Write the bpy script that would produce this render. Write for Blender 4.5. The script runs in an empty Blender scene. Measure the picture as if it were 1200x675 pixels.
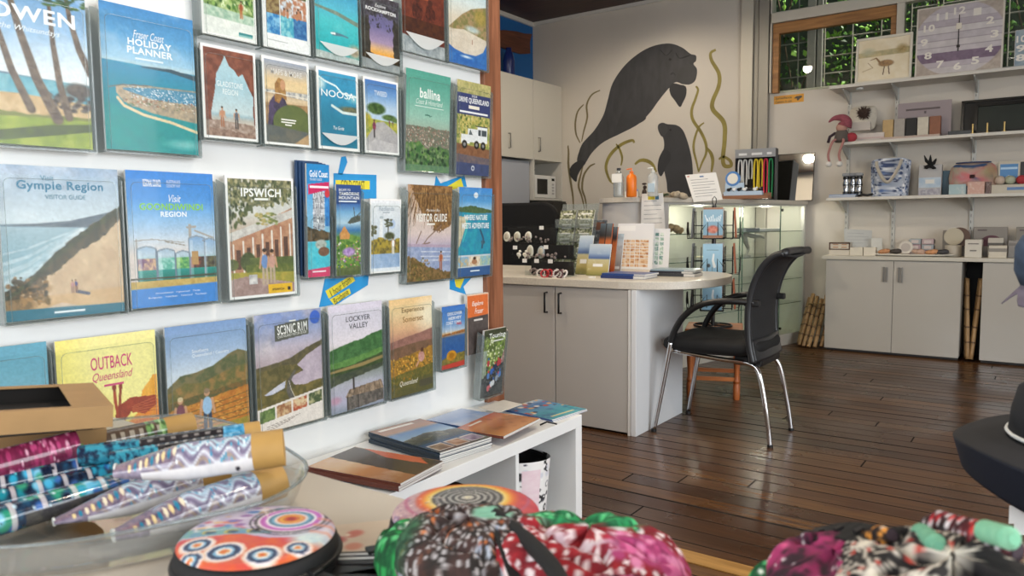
import bpy, bmesh, math, random
import numpy as np
from mathutils import Vector, Matrix, Euler
PI = math.pi
scene = bpy.context.scene
COL = scene.collection
random.seed(7)

# ------------------------------------------------------------------ camera
FPX, YAW, PITCH, ROLL, EYE = 883.59, 35.7909, 4.93265, -0.5909, 1.10
def _basis():
    y, a, r = [math.radians(v) for v in (YAW, PITCH, ROLL)]
    F = Vector((-math.sin(y)*math.cos(a), math.cos(y)*math.cos(a), -math.sin(a)))
    Rt = Vector((math.cos(y), math.sin(y), 0)); U = Rt.cross(F)
    return Rt*math.cos(r)+U*math.sin(r), U*math.cos(r)-Rt*math.sin(r), F
CR, CU, CF = _basis()
EYEP = Vector((0, 0, EYE))
cam = bpy.data.cameras.new('camera'); camo = bpy.data.objects.new('camera', cam); COL.objects.link(camo)
camo.matrix_world = Matrix(((CR.x, CU.x, -CF.x, 0), (CR.y, CU.y, -CF.y, 0), (CR.z, CU.z, -CF.z, EYE), (0, 0, 0, 1)))
cam.sensor_width = 36; cam.lens = FPX/1200*36; cam.clip_start = .02; cam.clip_end = 100
cam.dof.use_dof = True; cam.dof.focus_distance = 3.0; cam.dof.aperture_fstop = 8.0
scene.camera = camo
def wp(u, v, x=None, y=None, z=None):
    """point of the plane x=, y= or z= that a photo pixel (1200x675) looks at"""
    d = CF*FPX + CR*(u-600) - CU*(v-337.5)
    t = x/d.x if x is not None else y/d.y if y is not None else (z-EYE)/d.z
    return EYEP + d*t

# ------------------------------------------------------------------ light
scene.view_settings.view_transform = 'Standard'
scene.view_settings.look = 'None'
scene.view_settings.exposure = 1.0
scene.view_settings.gamma = 1.0
scene.view_settings.use_curve_mapping = False
scene.cycles.transparent_max_bounces = 24
scene.cycles.max_bounces = 7
scene.cycles.caustics_reflective = False
scene.cycles.caustics_refractive = False
scene.cycles.sample_clamp_indirect = 4
w = bpy.data.worlds.new('sky'); scene.world = w; w.use_nodes = True
nt = w.node_tree; bg = nt.nodes['Background']
sky = nt.nodes.new('ShaderNodeTexSky'); sky.sky_type = 'HOSEK_WILKIE'; sky.sun_direction = (.6, -.2, .75); sky.turbidity = 4
nt.links.new(sky.outputs[0], bg.inputs[0]); bg.inputs[1].default_value = 1.6
def area(name, loc, target, sx, sy, power, color, spread=PI):
    l = bpy.data.lights.new(name, 'AREA'); l.shape = 'RECTANGLE'; l.size = sx; l.size_y = sy
    l.energy = power; l.color = color; l.spread = spread
    o = bpy.data.objects.new(name, l); COL.objects.link(o); o.location = loc
    o.rotation_euler = (Vector(target)-Vector(loc)).to_track_quat('-Z', 'Y').to_euler()
    return o
area('shopfront_daylight', (3.12, 1.3, 1.55), (0, 1.3, 1.4), 4.6, 2.3, 88, (.95, .98, 1.0))
area('rear_fill', (-.2, -2.42, 1.9), (-.2, 0, 1.75), 3.0, 1.7, 44, (.95, .98, 1.0))  # weak fill lamp added behind the camera for faces turned to the rear

sl = bpy.data.lights.new('sun', 'SUN'); sl.energy = 5.0; sl.angle = .02; sl.color = (1, .95, .86)
so_ = bpy.data.objects.new('sun', sl); COL.objects.link(so_); so_.rotation_euler = Vector((-.5, .06, -.87)).to_track_quat('-Z', 'Y').to_euler()

# ------------------------------------------------------------------ colour + materials
def lin(c):
    if isinstance(c, str):
        c = c.lstrip('#'); c = [int(c[i:i+2], 16)/255 for i in (0, 2, 4)]
    return tuple(((v/12.92) if v <= .04045 else ((v+.055)/1.055)**2.4) for v in c[:3])
def srgb(c):
    if isinstance(c, str):
        c = c.lstrip('#'); return np.array([int(c[i:i+2], 16)/255 for i in (0, 2, 4)])
    return np.array(c, float)
MATS = {}
def mat(name, color, rough=.5, metal=0.0, var=0.0, scale=20, bump=0.0, bscale=80, spec=.5, coat=0.0, alpha=1.0, trans=0.0, sheen=0.0, stretch=None):
    if name in MATS: return MATS[name]
    m = bpy.data.materials.new(name); m.use_nodes = True; t = m.node_tree; p = t.nodes['Principled BSDF']
    p.inputs['Base Color'].default_value = (*lin(color), 1); p.inputs['Roughness'].default_value = rough
    p.inputs['Metallic'].default_value = metal; p.inputs['Specular IOR Level'].default_value = spec
    p.inputs['Coat Weight'].default_value = coat; p.inputs['Alpha'].default_value = alpha
    p.inputs['Transmission Weight'].default_value = trans; p.inputs['Sheen Weight'].default_value = sheen
    co = t.nodes.new('ShaderNodeTexCoord'); mp = t.nodes.new('ShaderNodeMapping'); t.links.new(co.outputs['Object'], mp.inputs[0])
    if stretch: mp.inputs['Scale'].default_value = stretch
    if var > 0:
        n = t.nodes.new('ShaderNodeTexNoise'); n.inputs['Scale'].default_value = scale; n.inputs['Detail'].default_value = 4
        t.links.new(mp.outputs[0], n.inputs['Vector'])
        r = t.nodes.new('ShaderNodeValToRGB'); b = np.array(lin(color))
        r.color_ramp.elements[0].position = .3; r.color_ramp.elements[1].position = .7
        r.color_ramp.elements[0].color = (*(b*(1-var)), 1); r.color_ramp.elements[1].color = (*np.clip(b*(1+var), 0, 1), 1)
        t.links.new(n.outputs['Fac'], r.inputs[0]); t.links.new(r.outputs[0], p.inputs['Base Color'])
    if bump > 0:
        n2 = t.nodes.new('ShaderNodeTexNoise'); n2.inputs['Scale'].default_value = bscale; n2.inputs['Detail'].default_value = 3
        t.links.new(mp.outputs[0], n2.inputs['Vector'])
        bp = t.nodes.new('ShaderNodeBump'); bp.inputs['Strength'].default_value = bump; bp.inputs['Distance'].default_value = .01
        t.links.new(n2.outputs['Fac'], bp.inputs['Height']); t.links.new(bp.outputs[0], p.inputs['Normal'])
    MATS[name] = m; return m
def clear_mat(name, tint=(1, 1, 1), refl=.06, rough=.03, body=0.0, bodycol='c8d2d2'):
    """thin clear sheet: see-through with a fresnel sheen"""
    if name in MATS: return MATS[name]
    m = bpy.data.materials.new(name); m.use_nodes = True; t = m.node_tree
    for n in list(t.nodes): t.nodes.remove(n)
    out = t.nodes.new('ShaderNodeOutputMaterial'); tr = t.nodes.new('ShaderNodeBsdfTransparent'); gl = t.nodes.new('ShaderNodeBsdfGlossy')
    tr.inputs[0].default_value = (*tint, 1); gl.inputs['Roughness'].default_value = rough
    fr = t.nodes.new('ShaderNodeFresnel'); fr.inputs[0].default_value = 1.45
    mu = t.nodes.new('ShaderNodeMath'); mu.operation = 'MULTIPLY'; mu.inputs[1].default_value = refl/.04
    mu.use_clamp = True
    t.links.new(fr.outputs[0], mu.inputs[0])
    gm = t.nodes.new('ShaderNodeNewGeometry'); inv = t.nodes.new('ShaderNodeMath'); inv.operation = 'SUBTRACT'; inv.inputs[0].default_value = 1; t.links.new(gm.outputs['Backfacing'], inv.inputs[1])
    m3 = t.nodes.new('ShaderNodeMath'); m3.operation = 'MULTIPLY'; t.links.new(mu.outputs[0], m3.inputs[0]); t.links.new(inv.outputs[0], m3.inputs[1]); mu = m3
    mx = t.nodes.new('ShaderNodeMixShader'); t.links.new(mu.outputs[0], mx.inputs[0])
    src = tr
    if body > 0:
        df = t.nodes.new('ShaderNodeBsdfDiffuse'); df.inputs[0].default_value = (*lin(bodycol), 1)
        m2 = t.nodes.new('ShaderNodeMixShader'); m2.inputs[0].default_value = body
        t.links.new(tr.outputs[0], m2.inputs[1]); t.links.new(df.outputs[0], m2.inputs[2]); src = m2
    t.links.new(src.outputs[0], mx.inputs[1]); t.links.new(gl.outputs[0], mx.inputs[2]); t.links.new(mx.outputs[0], out.inputs[0])
    MATS[name] = m; return m
def attr_mat(name, rough=.35, spec=.5, bump=0.0, bscale=300, coat=0.0):
    if name in MATS: return MATS[name]
    m = mat(name, 'ffffff', rough, spec=spec, bump=bump, bscale=bscale, coat=coat); t = m.node_tree
    a = t.nodes.new('ShaderNodeAttribute'); a.attribute_name = 'Col'
    t.links.new(a.outputs['Color'], t.nodes['Principled BSDF'].inputs['Base Color']); return m
def board_mat():
    m = bpy.data.materials.new('floor_boards'); m.use_nodes = True; t = m.node_tree; L = t.links.new; p = t.nodes['Principled BSDF']
    N = t.nodes.new
    co = N('ShaderNodeTexCoord'); sep = N('ShaderNodeSeparateXYZ'); L(co.outputs['Object'], sep.inputs[0])
    def M(op, a, b=None, c=None):
        n = N('ShaderNodeMath'); n.operation = op
        for i, v in enumerate((a, b, c)):
            if v is None: continue
            if isinstance(v, (int, float)): n.inputs[i].default_value = v
            else: L(v, n.inputs[i])
        return n.outputs[0]
    wd = .108
    row = M('DIVIDE', sep.outputs['Y'], wd); rid = M('FLOOR', row); fy = M('SUBTRACT', row, rid)
    wn = N('ShaderNodeTexWhiteNoise'); wn.noise_dimensions = '1D'; L(rid, wn.inputs['W'])
    off = M('MULTIPLY', wn.outputs['Value'], 5.1)
    col = M('DIVIDE', M('ADD', sep.outputs['X'], off), 4.6); cid = M('FLOOR', col); fx = M('SUBTRACT', col, cid)
    wn2 = N('ShaderNodeTexWhiteNoise'); wn2.noise_dimensions = '2D'
    cb = N('ShaderNodeCombineXYZ'); L(rid, cb.inputs[0]); L(cid, cb.inputs[1]); L(cb.outputs[0], wn2.inputs['Vector'])
    mp = N('ShaderNodeMapping'); mp.inputs['Scale'].default_value = (1.3, 26, 1)
    cb2 = N('ShaderNodeCombineXYZ'); L(M('ADD', sep.outputs['X'], M('MULTIPLY', wn2.outputs['Value'], 9)), cb2.inputs[0]); L(sep.outputs['Y'], cb2.inputs[1])
    L(cb2.outputs[0], mp.inputs[0])
    gr = N('ShaderNodeTexNoise'); gr.inputs['Scale'].default_value = 2.2; gr.inputs['Detail'].default_value = 7; gr.inputs['Roughness'].default_value = .65
    L(mp.outputs[0], gr.inputs['Vector'])
    wear = N('ShaderNodeTexNoise'); wear.inputs['Scale'].default_value = 1.7; wear.inputs['Detail'].default_value = 5; L(co.outputs['Object'], wear.inputs['Vector'])
    v = M('ADD', M('MULTIPLY', gr.outputs['Fac'], .62), M('ADD', M('MULTIPLY', wn2.outputs['Value'], .20), M('MULTIPLY', wear.outputs['Fac'], .22)))
    rp = N('ShaderNodeValToRGB'); e = rp.color_ramp.elements
    e[0].position = .30; e[0].color = (*lin('26150b'), 1); e[1].position = .90; e[1].color = (*lin('9c7441'), 1)
    q = e.new(.55); q.color = (*lin('4f311b'), 1); q = e.new(.72); q.color = (*lin('73502b'), 1)
    L(v, rp.inputs[0]); p.inputs['Specular IOR Level'].default_value = .42
    # gaps between boards, wider on some, shade of cupped edges drawn in; butt joints
    gw = M('ADD', .055, M('MULTIPLY', M('POWER', wn.outputs['Value'], 2.5), .13))
    gap = M('MAXIMUM', M('LESS_THAN', fy, gw), M('LESS_THAN', fx, .0016))
    # nail heads near joists every .45 m
    jx = M('FRACT', M('DIVIDE', sep.outputs['X'], .45))
    ny = M('MINIMUM', M('ABSOLUTE', M('SUBTRACT', fy, .25)), M('ABSOLUTE', M('SUBTRACT', fy, .75)))
    nd = M('ADD', M('POWER', M('MULTIPLY', M('SUBTRACT', jx, M('ADD', .48, M('MULTIPLY', wn.outputs['Value'], .04))), .45), 2), M('POWER', M('MULTIPLY', ny, wd), 2))
    nail = M('LESS_THAN', nd, .0035**2)
    dark = M('MAXIMUM', gap, nail)
    mx = N('ShaderNodeMix'); mx.data_type = 'RGBA'; L(dark, mx.inputs[0]); L(rp.outputs[0], mx.inputs[6]); mx.inputs[7].default_value = (*lin('080605'), 1)
    L(mx.outputs[2], p.inputs['Base Color'])
    rr = N('ShaderNodeMapRange'); rr.inputs[1].default_value = .3; rr.inputs[2].default_value = .75; rr.inputs[3].default_value = .20; rr.inputs[4].default_value = .42
    L(wear.outputs['Fac'], rr.inputs[0]); L(M('MAXIMUM', rr.outputs[0], gap), p.inputs['Roughness'])
    bp = N('ShaderNodeBump'); bp.inputs['Strength'].default_value = .22; bp.inputs['Distance'].default_value = .003
    cup = M('MULTIPLY', M('POWER', M('SUBTRACT', fy, .5), 2), 1.2)
    L(M('ADD', M('MULTIPLY', gr.outputs['Fac'], .5), M('SUBTRACT', cup, M('MULTIPLY', dark, 1.5))), bp.inputs['Height']); L(bp.outputs[0], p.inputs['Normal'])
    return m
def wood_mat(name, c1, c2, axis='Z', scale=14, rough=.45):
    if name in MATS: return MATS[name]
    m = bpy.data.materials.new(name); m.use_nodes = True; t = m.node_tree; L = t.links.new; p = t.nodes['Principled BSDF']
    co = t.nodes.new('ShaderNodeTexCoord'); mp = t.nodes.new('ShaderNodeMapping'); L(co.outputs['Object'], mp.inputs[0])
    s = [scale]*3; s['XYZ'.index(axis)] = scale*.07; mp.inputs['Scale'].default_value = s
    n = t.nodes.new('ShaderNodeTexNoise'); n.inputs['Scale'].default_value = 3; n.inputs['Detail'].default_value = 6; n.inputs['Distortion'].default_value = .6
    L(mp.outputs[0], n.inputs['Vector']); r = t.nodes.new('ShaderNodeValToRGB')
    r.color_ramp.elements[0].position = .32; r.color_ramp.elements[1].position = .68
    r.color_ramp.elements[0].color = (*lin(c1), 1); r.color_ramp.elements[1].color = (*lin(c2), 1)
    L(n.outputs['Fac'], r.inputs[0]); L(r.outputs[0], p.inputs['Base Color']); p.inputs['Roughness'].default_value = rough
    bp = t.nodes.new('ShaderNodeBump'); bp.inputs['Strength'].default_value = .15; bp.inputs['Distance'].default_value = .004
    L(n.outputs['Fac'], bp.inputs['Height']); L(bp.outputs[0], p.inputs['Normal'])
    MATS[name] = m; return m

# ------------------------------------------------------------------ mesh building
class B:
    """collects shapes into one mesh object"""
    def __init__(s): s.bm = bmesh.new()
    def _xf(s, vs, M):
        if M is not None: bmesh.ops.transform(s.bm, matrix=M, verts=vs)
    def box(s, c, d, rot=None, M=None):
        r = bmesh.ops.create_cube(s.bm, size=1)['verts']
        m = Matrix.Translation(c) @ ((Euler(rot).to_matrix().to_4x4()) if rot else Matrix()) @ Matrix.Diagonal((*d, 1))
        s._xf(r, (M @ m) if M is not None else m); return s
    def bb(s, x0, x1, y0, y1, z0, z1):
        return s.box(((x0+x1)/2, (y0+y1)/2, (z0+z1)/2), (abs(x1-x0), abs(y1-y0), abs(z1-z0)))
    def cyl(s, a, b, r0, r1=None, seg=20, caps=True):
        a = Vector(a); b = Vector(b); r1 = r0 if r1 is None else r1; d = b-a
        r = bmesh.ops.create_cone(s.bm, cap_ends=caps, segments=seg, radius1=max(r0, 1e-5), radius2=max(r1, 1e-5), depth=d.length)['verts']
        s._xf(r, Matrix.Translation((a+b)/2) @ d.to_track_quat('Z', 'Y').to_matrix().to_4x4()); return s
    def tube(s, pts, r, seg=10, closed=False):
        pts = [Vector(p) for p in pts]; n = len(pts); rs = r if isinstance(r, (list, tuple)) else [r]*n
        rings = []; up = None
        for i, p in enumerate(pts):
            if closed: t = (pts[(i+1) % n]-pts[i-1]).normalized()
            else: t = (pts[min(i+1, n-1)]-pts[max(i-1, 0)]).normalized()
            if up is None: up = t.orthogonal().normalized()
            up = (up - t*up.dot(t)).normalized(); bi = t.cross(up)
            rings.append([s.bm.verts.new(p+(up*math.cos(2*PI*k/seg)+bi*math.sin(2*PI*k/seg))*rs[i]) for k in range(seg)])
        for i in range(n if closed else n-1):
            A = rings[i]; C = rings[(i+1) % n]
            for k in range(seg): s.bm.faces.new((A[k], A[(k+1) % seg], C[(k+1) % seg], C[k]))
        if not closed:
            s.bm.faces.new(rings[0][::-1]); s.bm.faces.new(rings[-1])
        return s
    def prism(s, poly, M, depth):
        """outline in local xy (M places it), from local z=0 to z=depth"""
        lo = [s.bm.verts.new(M @ Vector((x, y, 0))) for x, y in poly]; hi = [s.bm.verts.new(M @ Vector((x, y, depth))) for x, y in poly]
        n = len(poly); s.bm.faces.new(lo[::-1]); s.bm.faces.new(hi)
        for i in range(n): s.bm.faces.new((lo[i], lo[(i+1) % n], hi[(i+1) % n], hi[i]))
        return s
    def lathe(s, prof, c=(0, 0, 0), seg=28, M=None):
        """profile (radius, height) turned about z; closed at both ends"""
        c = Vector(c); rings = []
        for r, h in prof:
            vs = [Vector((max(r, 1e-4)*math.cos(2*PI*k/seg), max(r, 1e-4)*math.sin(2*PI*k/seg), h)) for k in range(seg)]
            rings.append([s.bm.verts.new(((M @ v) if M is not None else v)+c) for v in vs])
        for A, C in zip(rings, rings[1:]):
            for k in range(seg): s.bm.faces.new((A[k], A[(k+1) % seg], C[(k+1) % seg], C[k]))
        s.bm.faces.new(rings[0][::-1]); s.bm.faces.new(rings[-1]); return s
    def ball(s, c, r, seg=16, rot=None):
        r = (r, r, r) if isinstance(r, (int, float)) else r
        vs = bmesh.ops.create_uvsphere(s.bm, u_segments=seg, v_segments=max(seg*2//3, 5), radius=1)['verts']
        s._xf(vs, Matrix.Translation(c) @ (Euler(rot).to_matrix().to_4x4() if rot else Matrix()) @ Matrix.Diagonal((*r, 1))); return s
    def quad(s, *p):
        s.bm.faces.new([s.bm.verts.new(v) for v in p]); return s
    def obj(s, name, m, parent=None, smooth=False, bevel=0, world=False, kind=None, label=None):
        if world and parent is not None: bmesh.ops.translate(s.bm, verts=s.bm.verts, vec=-parent.location)
        bmesh.ops.recalc_face_normals(s.bm, faces=s.bm.faces)
        me = bpy.data.meshes.new(name); s.bm.to_mesh(me); s.bm.free()
        return link(name, me, m, parent, smooth, bevel, kind, label)
def link(name, me, m, parent=None, smooth=False, bevel=0, kind=None, label=None):
    o = bpy.data.objects.new(name, me); COL.objects.link(o)
    if m is not None: me.materials.append(m)
    if smooth:
        me.shade_smooth()
        if smooth != 'all': 
            e = o.modifiers.new('edges', 'EDGE_SPLIT'); e.split_angle = math.radians(42)
    if bevel:
        b = o.modifiers.new('bevel', 'BEVEL'); b.width = bevel; b.segments = 2; b.limit_method = 'ANGLE'; b.angle_limit = math.radians(40)
    if parent is not None: o.parent = parent
    if kind: o['kind'] = kind
    if label: o['label'] = label
    return o
def thing(name, label, cat, loc=(0, 0, 0), rot=(0, 0, 0), group=None):
    o = bpy.data.objects.new(name, None); COL.objects.link(o); o.empty_display_size = .05
    o.location = loc; o.rotation_euler = rot; o['label'] = label; o['category'] = cat
    if group: o['group'] = group
    return o
def tag(o, label, cat, group=None, kind=None):
    o['label'] = label; o['category'] = cat
    if group: o['group'] = group
    if kind: o['kind'] = kind
    return o
def struct(o): o['kind'] = 'structure'; return o
def dup(root, loc, rot=None, label=None):
    r = root.copy(); COL.objects.link(r); r.location = loc
    if rot is not None: r.rotation_euler = rot
    if label: r['label'] = label
    for ch in list(root.children):
        c = ch.copy(); COL.objects.link(c); c.parent = r
        for g in ch.children:
            d = g.copy(); COL.objects.link(d); d.parent = c
    return r
def catmull(pts, n=8, closed=False):
    P = [Vector(p) for p in pts]; out = []; N = len(P)
    for i in range(N if closed else N-1):
        if closed: p0, p1, p2, p3 = P[i-1], P[i], P[(i+1) % N], P[(i+2) % N]
        else: p0, p1, p2, p3 = P[max(i-1, 0)], P[i], P[i+1], P[min(i+2, N-1)]
        for k in range(n):
            t = k/n; out.append(.5*((2*p1)+(p2-p0)*t+(2*p0-5*p1+4*p2-p3)*t*t+(3*p1-p0-3*p2+p3)*t**3))
    if not closed: out.append(P[-1])
    return out
def rrect(x0, y0, x1, y1, r, n=5, corners=(1, 1, 1, 1)):
    out = []
    for (cx, cy, a0, on, px, py) in ((x1-r, y0+r, -90, corners[0], x1, y0), (x1-r, y1-r, 0, corners[1], x1, y1), (x0+r, y1-r, 90, corners[2], x0, y1), (x0+r, y0+r, 180, corners[3], x0, y0)):
        if on:
            for k in range(n+1):
                a = math.radians(a0+90*k/n); out.append((cx+r*math.cos(a), cy+r*math.sin(a)))
        else: out.append((px, py))
    return out

# ------------------------------------------------------------------ lettering (built-in font), as flat mesh fitted to a box
_TXT = {}
def letters(s, bold=.0, shear=0.0):
    k = (s, bold, shear)
    if k not in _TXT:
        cu = bpy.data.curves.new('lettering', 'FONT'); cu.body = s; cu.size = 1; cu.offset = bold; cu.shear = shear; cu.resolution_u = 3
        cu.align_x = 'LEFT'; cu.space_character = 1+bold*3
        o = bpy.data.objects.new('lettering', cu)
        me = bpy.data.meshes.new_from_object(o); bpy.data.objects.remove(o); _TXT[k] = me
    return _TXT[k].copy()
def text(s, x0, y0, x1, y1, m, parent, z=0.0, bold=.0, shear=0.0, keep=False, name='lettering', tilt=0.0, depth=0.0):
    """lettering s fitted into the local box x0..x1, y0..y1 of parent's xy plane"""
    me = letters(s, bold, shear); n = len(me.vertices)
    if n == 0: return None
    co = np.empty(n*3); me.vertices.foreach_get('co', co); co = co.reshape(-1, 3)
    a = co.min(0); b = co.max(0); d = np.maximum(b-a, 1e-6)
    sx, sy = (x1-x0)/d[0], (y1-y0)/d[1]
    if keep: sx = sy = min(sx, sy)
    q = np.zeros_like(co); q[:, 0] = (co[:, 0]-(a[0]+b[0])/2)*sx; q[:, 1] = (co[:, 1]-(a[1]+b[1])/2)*sy
    c, si = math.cos(tilt), math.sin(tilt); q = np.stack([q[:, 0]*c-q[:, 1]*si+(x0+x1)/2, q[:, 0]*si+q[:, 1]*c+(y0+y1)/2, q[:, 2]+z], 1)
    me.vertices.foreach_set('co', q.ravel()); me.update()
    o = link(name, me, m, parent)
    if depth: mo = o.modifiers.new('depth', 'SOLIDIFY'); mo.thickness = depth; mo.offset = 1
    return o
def ink(c): return mat('ink_'+c, c, .4)

# ------------------------------------------------------------------ printed pictures: numpy raster -> grid of coloured vertices
_rng = np.random.RandomState(5)
def fbm(h, w, cell, seed, octv=4):
    rs = np.random.RandomState(seed); out = np.zeros((h, w)); amp = 1.0; tot = 0
    for _ in range(octv):
        gh, gw = max(int(h/cell)+2, 2), max(int(w/cell)+2, 2); g = rs.rand(gh, gw)
        yy = np.linspace(0, gh-1.001, h); xx = np.linspace(0, gw-1.001, w)
        y0 = yy.astype(int); x0 = xx.astype(int); fy = (yy-y0)[:, None]; fx = (xx-x0)[None]
        fy = fy*fy*(3-2*fy); fx = fx*fx*(3-2*fx)
        out += amp*((g[y0][:, x0]*(1-fx)+g[y0][:, x0+1]*fx)*(1-fy)+(g[y0+1][:, x0]*(1-fx)+g[y0+1][:, x0+1]*fx)*fy)
        tot += amp; amp *= .55; cell = max(cell/2, 1)
    return out/tot
class Img:
    """small raster in sRGB; x 0..1 left to right, y 0..1 top to bottom"""
    def __init__(s, w, h, base='ffffff', seed=1):
        s.w, s.h, s.seed = int(w), int(h), seed
        s.a = np.ones((s.h, s.w, 3))*srgb(base)
        s.y, s.x = np.mgrid[0:s.h, 0:s.w].astype(float); s.x /= s.w-1; s.y /= s.h-1; s.asp = s.h/s.w
    def nz(s, cell, octv=4):
        s.seed += 1; return fbm(s.h, s.w, cell, s.seed*13+7, octv)
    def put(s, m, c1, c2=None, cell=6, contrast=1.0):
        m = np.clip(m, 0, 1)[..., None]; c = np.ones_like(s.a)*srgb(c1)
        if c2 is not None:
            n = np.clip((s.nz(cell)-.5)*2.2*contrast+.5, 0, 1)[..., None]; c = c*(1-n)+srgb(c2)*n
        s.a = s.a*(1-m)+c*m; return s
    def grad(s, stops, m=None):
        ys = [q[0] for q in stops]; cs = np.array([srgb(q[1]) for q in stops])
        g = np.stack([np.interp(s.y, ys, cs[:, k]) for k in range(3)], -1)
        if m is None: s.a = g
        else: m = np.clip(m, 0, 1)[..., None]; s.a = s.a*(1-m)+g*m
        return s
    def under(s, pts, j=0.0, cell=5):
        """mask of what lies below the curve through pts"""
        c = np.interp(s.x, [p[0] for p in pts], [p[1] for p in pts])
        if j: c = c+(s.nz(cell)-.5)*j
        return np.clip((s.y-c)*s.h, 0, 1)
    def rect(s, x0, y0, x1, y1): return ((s.x >= x0) & (s.x <= x1) & (s.y >= y0) & (s.y <= y1)).astype(float)
    def ell(s, cx, cy, rx, ry, soft=.15):
        d = np.sqrt(((s.x-cx)/rx)**2+((s.y-cy)/ry)**2); return np.clip((1-d)/soft, 0, 1)
    def poly(s, pts):
        m = np.zeros((s.h, s.w), bool); n = len(pts)
        for i in range(n):
            (x0, y0), (x1, y1) = pts[i], pts[(i+1) % n]
            if abs(y1-y0) < 1e-9: continue
            c = ((y0 > s.y) != (y1 > s.y)) & (s.x < (x1-x0)*(s.y-y0)/(y1-y0)+x0); m ^= c
        return m.astype(float)
    def line(s, pts, w0, w1=None):
        w1 = w0 if w1 is None else w1; d = np.full((s.h, s.w), 9.0); n = len(pts)-1
        for i in range(n):
            ax, ay = pts[i]; bx, by = pts[i+1]; dx, dy = bx-ax, (by-ay)*s.asp
            t = np.clip(((s.x-ax)*dx+(s.y-ay)*s.asp*dy)/(dx*dx+dy*dy+1e-12), 0, 1)
            ww = w0+(w1-w0)*(i+t)/n
            d = np.minimum(d, np.hypot(s.x-ax-dx*t, (s.y-ay)*s.asp-dy*t)/ww)
        return np.clip((1-d)*3, 0, 1)
    def specks(s, n, box, r0, r1, cols, squash=1.0):
        rs = np.random.RandomState(s.seed*3+n); s.seed += 1; cs = [srgb(c) for c in cols]
        for _ in range(n):
            cx = box[0]+(box[2]-box[0])*rs.rand(); cy = box[1]+(box[3]-box[1])*rs.rand(); r = r0+(r1-r0)*rs.rand()
            x0 = max(int((cx-r)*s.w), 0); x1 = min(int((cx+r)*s.w)+2, s.w); y0 = max(int((cy-r*squash/s.asp)*s.h), 0); y1 = min(int((cy+r*squash/s.asp)*s.h)+2, s.h)
            if x0 >= x1 or y0 >= y1: continue
            X = s.x[y0:y1, x0:x1]; Y = s.y[y0:y1, x0:x1]
            m = np.clip(2*(1-np.hypot((X-cx)/r, (Y-cy)*s.asp/(r*squash))), 0, 1)[..., None]
            s.a[y0:y1, x0:x1] = s.a[y0:y1, x0:x1]*(1-m)+cs[rs.randint(len(cs))]*m
        return s
    def grain(s, amp=.05, cell=2):
        s.a = np.clip(s.a*(1+(s.nz(cell, 2)-.5)[..., None]*2*amp), 0, 1); return s
    def mix(s, m, c, k): return s.put(m*k, c)
def person(i, x, y, h, top, legs, skin='c79a78', hair='3a2a20'):
    """small printed figure, feet at x,y"""
    wd = h*.30*i.asp
    i.put(i.line([(x-wd*.18, y-h*.45), (x-wd*.2, y)], wd*.17), legs); i.put(i.line([(x+wd*.18, y-h*.45), (x+wd*.22, y)], wd*.17), legs)
    i.put(i.ell(x, y-h*.62, wd*.42, h*.21), top); i.put(i.line([(x-wd*.4, y-h*.75), (x-wd*.55, y-h*.45)], wd*.12), skin); i.put(i.line([(x+wd*.4, y-h*.75), (x+wd*.55, y-h*.45)], wd*.12), skin)
    i.put(i.ell(x, y-h*.90, wd*.24, h*.085), skin); i.put(i.ell(x, y-h*.94, wd*.25, h*.06), hair)
def colour_layer(me, img):
    a = np.clip(img, 0, 1).reshape(-1, 3); l = np.where(a <= .04045, a/12.92, ((a+.055)/1.055)**2.4)
    at = me.color_attributes.new('Col', 'FLOAT_COLOR', 'POINT'); c = np.ones((len(l), 4), np.float32); c[:, :3] = l
    at.data.foreach_set('color', c.ravel())
def grid_mesh(name, P, img, wrap=False):
    """P: (h,w,3) points, img same h,w"""
    h, w_ = P.shape[:2]; me = bpy.data.meshes.new(name)
    idx = np.arange(h*w_).reshape(h, w_)
    if wrap: idx = np.concatenate([idx, idx[:, :1]], 1)
    f = np.stack([idx[:-1, :-1], idx[1:, :-1], idx[1:, 1:], idx[:-1, 1:]], -1).reshape(-1, 4)
    me.vertices.add(h*w_); me.vertices.foreach_set('co', P.reshape(-1).astype(np.float32))
    me.loops.add(f.size); me.loops.foreach_set('vertex_index', f.ravel().astype(np.int32))
    me.polygons.add(len(f)); me.polygons.foreach_set('loop_start', np.arange(0, f.size, 4, dtype=np.int32))
    me.update(calc_edges=True); me.validate(); colour_layer(me, img); return me
def picture(name, img, x0, y0, x1, y1, z, parent, m=None, smooth=False, kind=None):
    X = np.linspace(x0, x1, img.w); Y = np.linspace(y1, y0, img.h)
    P = np.zeros((img.h, img.w, 3)); P[..., 0] = X[None]; P[..., 1] = Y[:, None]; P[..., 2] = z
    return link(name, grid_mesh(name, P, img.a), m or attr_mat('printed_paper', .38), parent)
FACE_X = (PI/2, 0, PI/2)      # local x -> +y, local y -> up, local z -> +x
FACE_Y = (PI/2, 0, 0)         # local x -> +x, local y -> up, local z -> -y (towards the viewer)
# ================================================================== THE SETTING
YB = 7.1          # plane of the mural wall and of the shelf wall
XW = -1.68        # face of the brochure wall
ZC = 3.3
wallm = mat('warm_white_wall', 'cfc8bd', .7, var=.03, scale=2, bump=.05, bscale=120)
leftm = mat('white_panel', 'e9ebea', .45, var=.015, scale=3)
struct(B().bb(-4.9, 3.3, -2.6, 7.2, -.1, 0).obj('floor', board_mat()))
struct(B().bb(-4.9, 3.3, -2.6, 7.2, ZC, ZC+.1).obj('ceiling', wood_mat('dark_ceiling_boards', '2c1a14', '49291e', 'X', 9, .5)))
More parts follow.
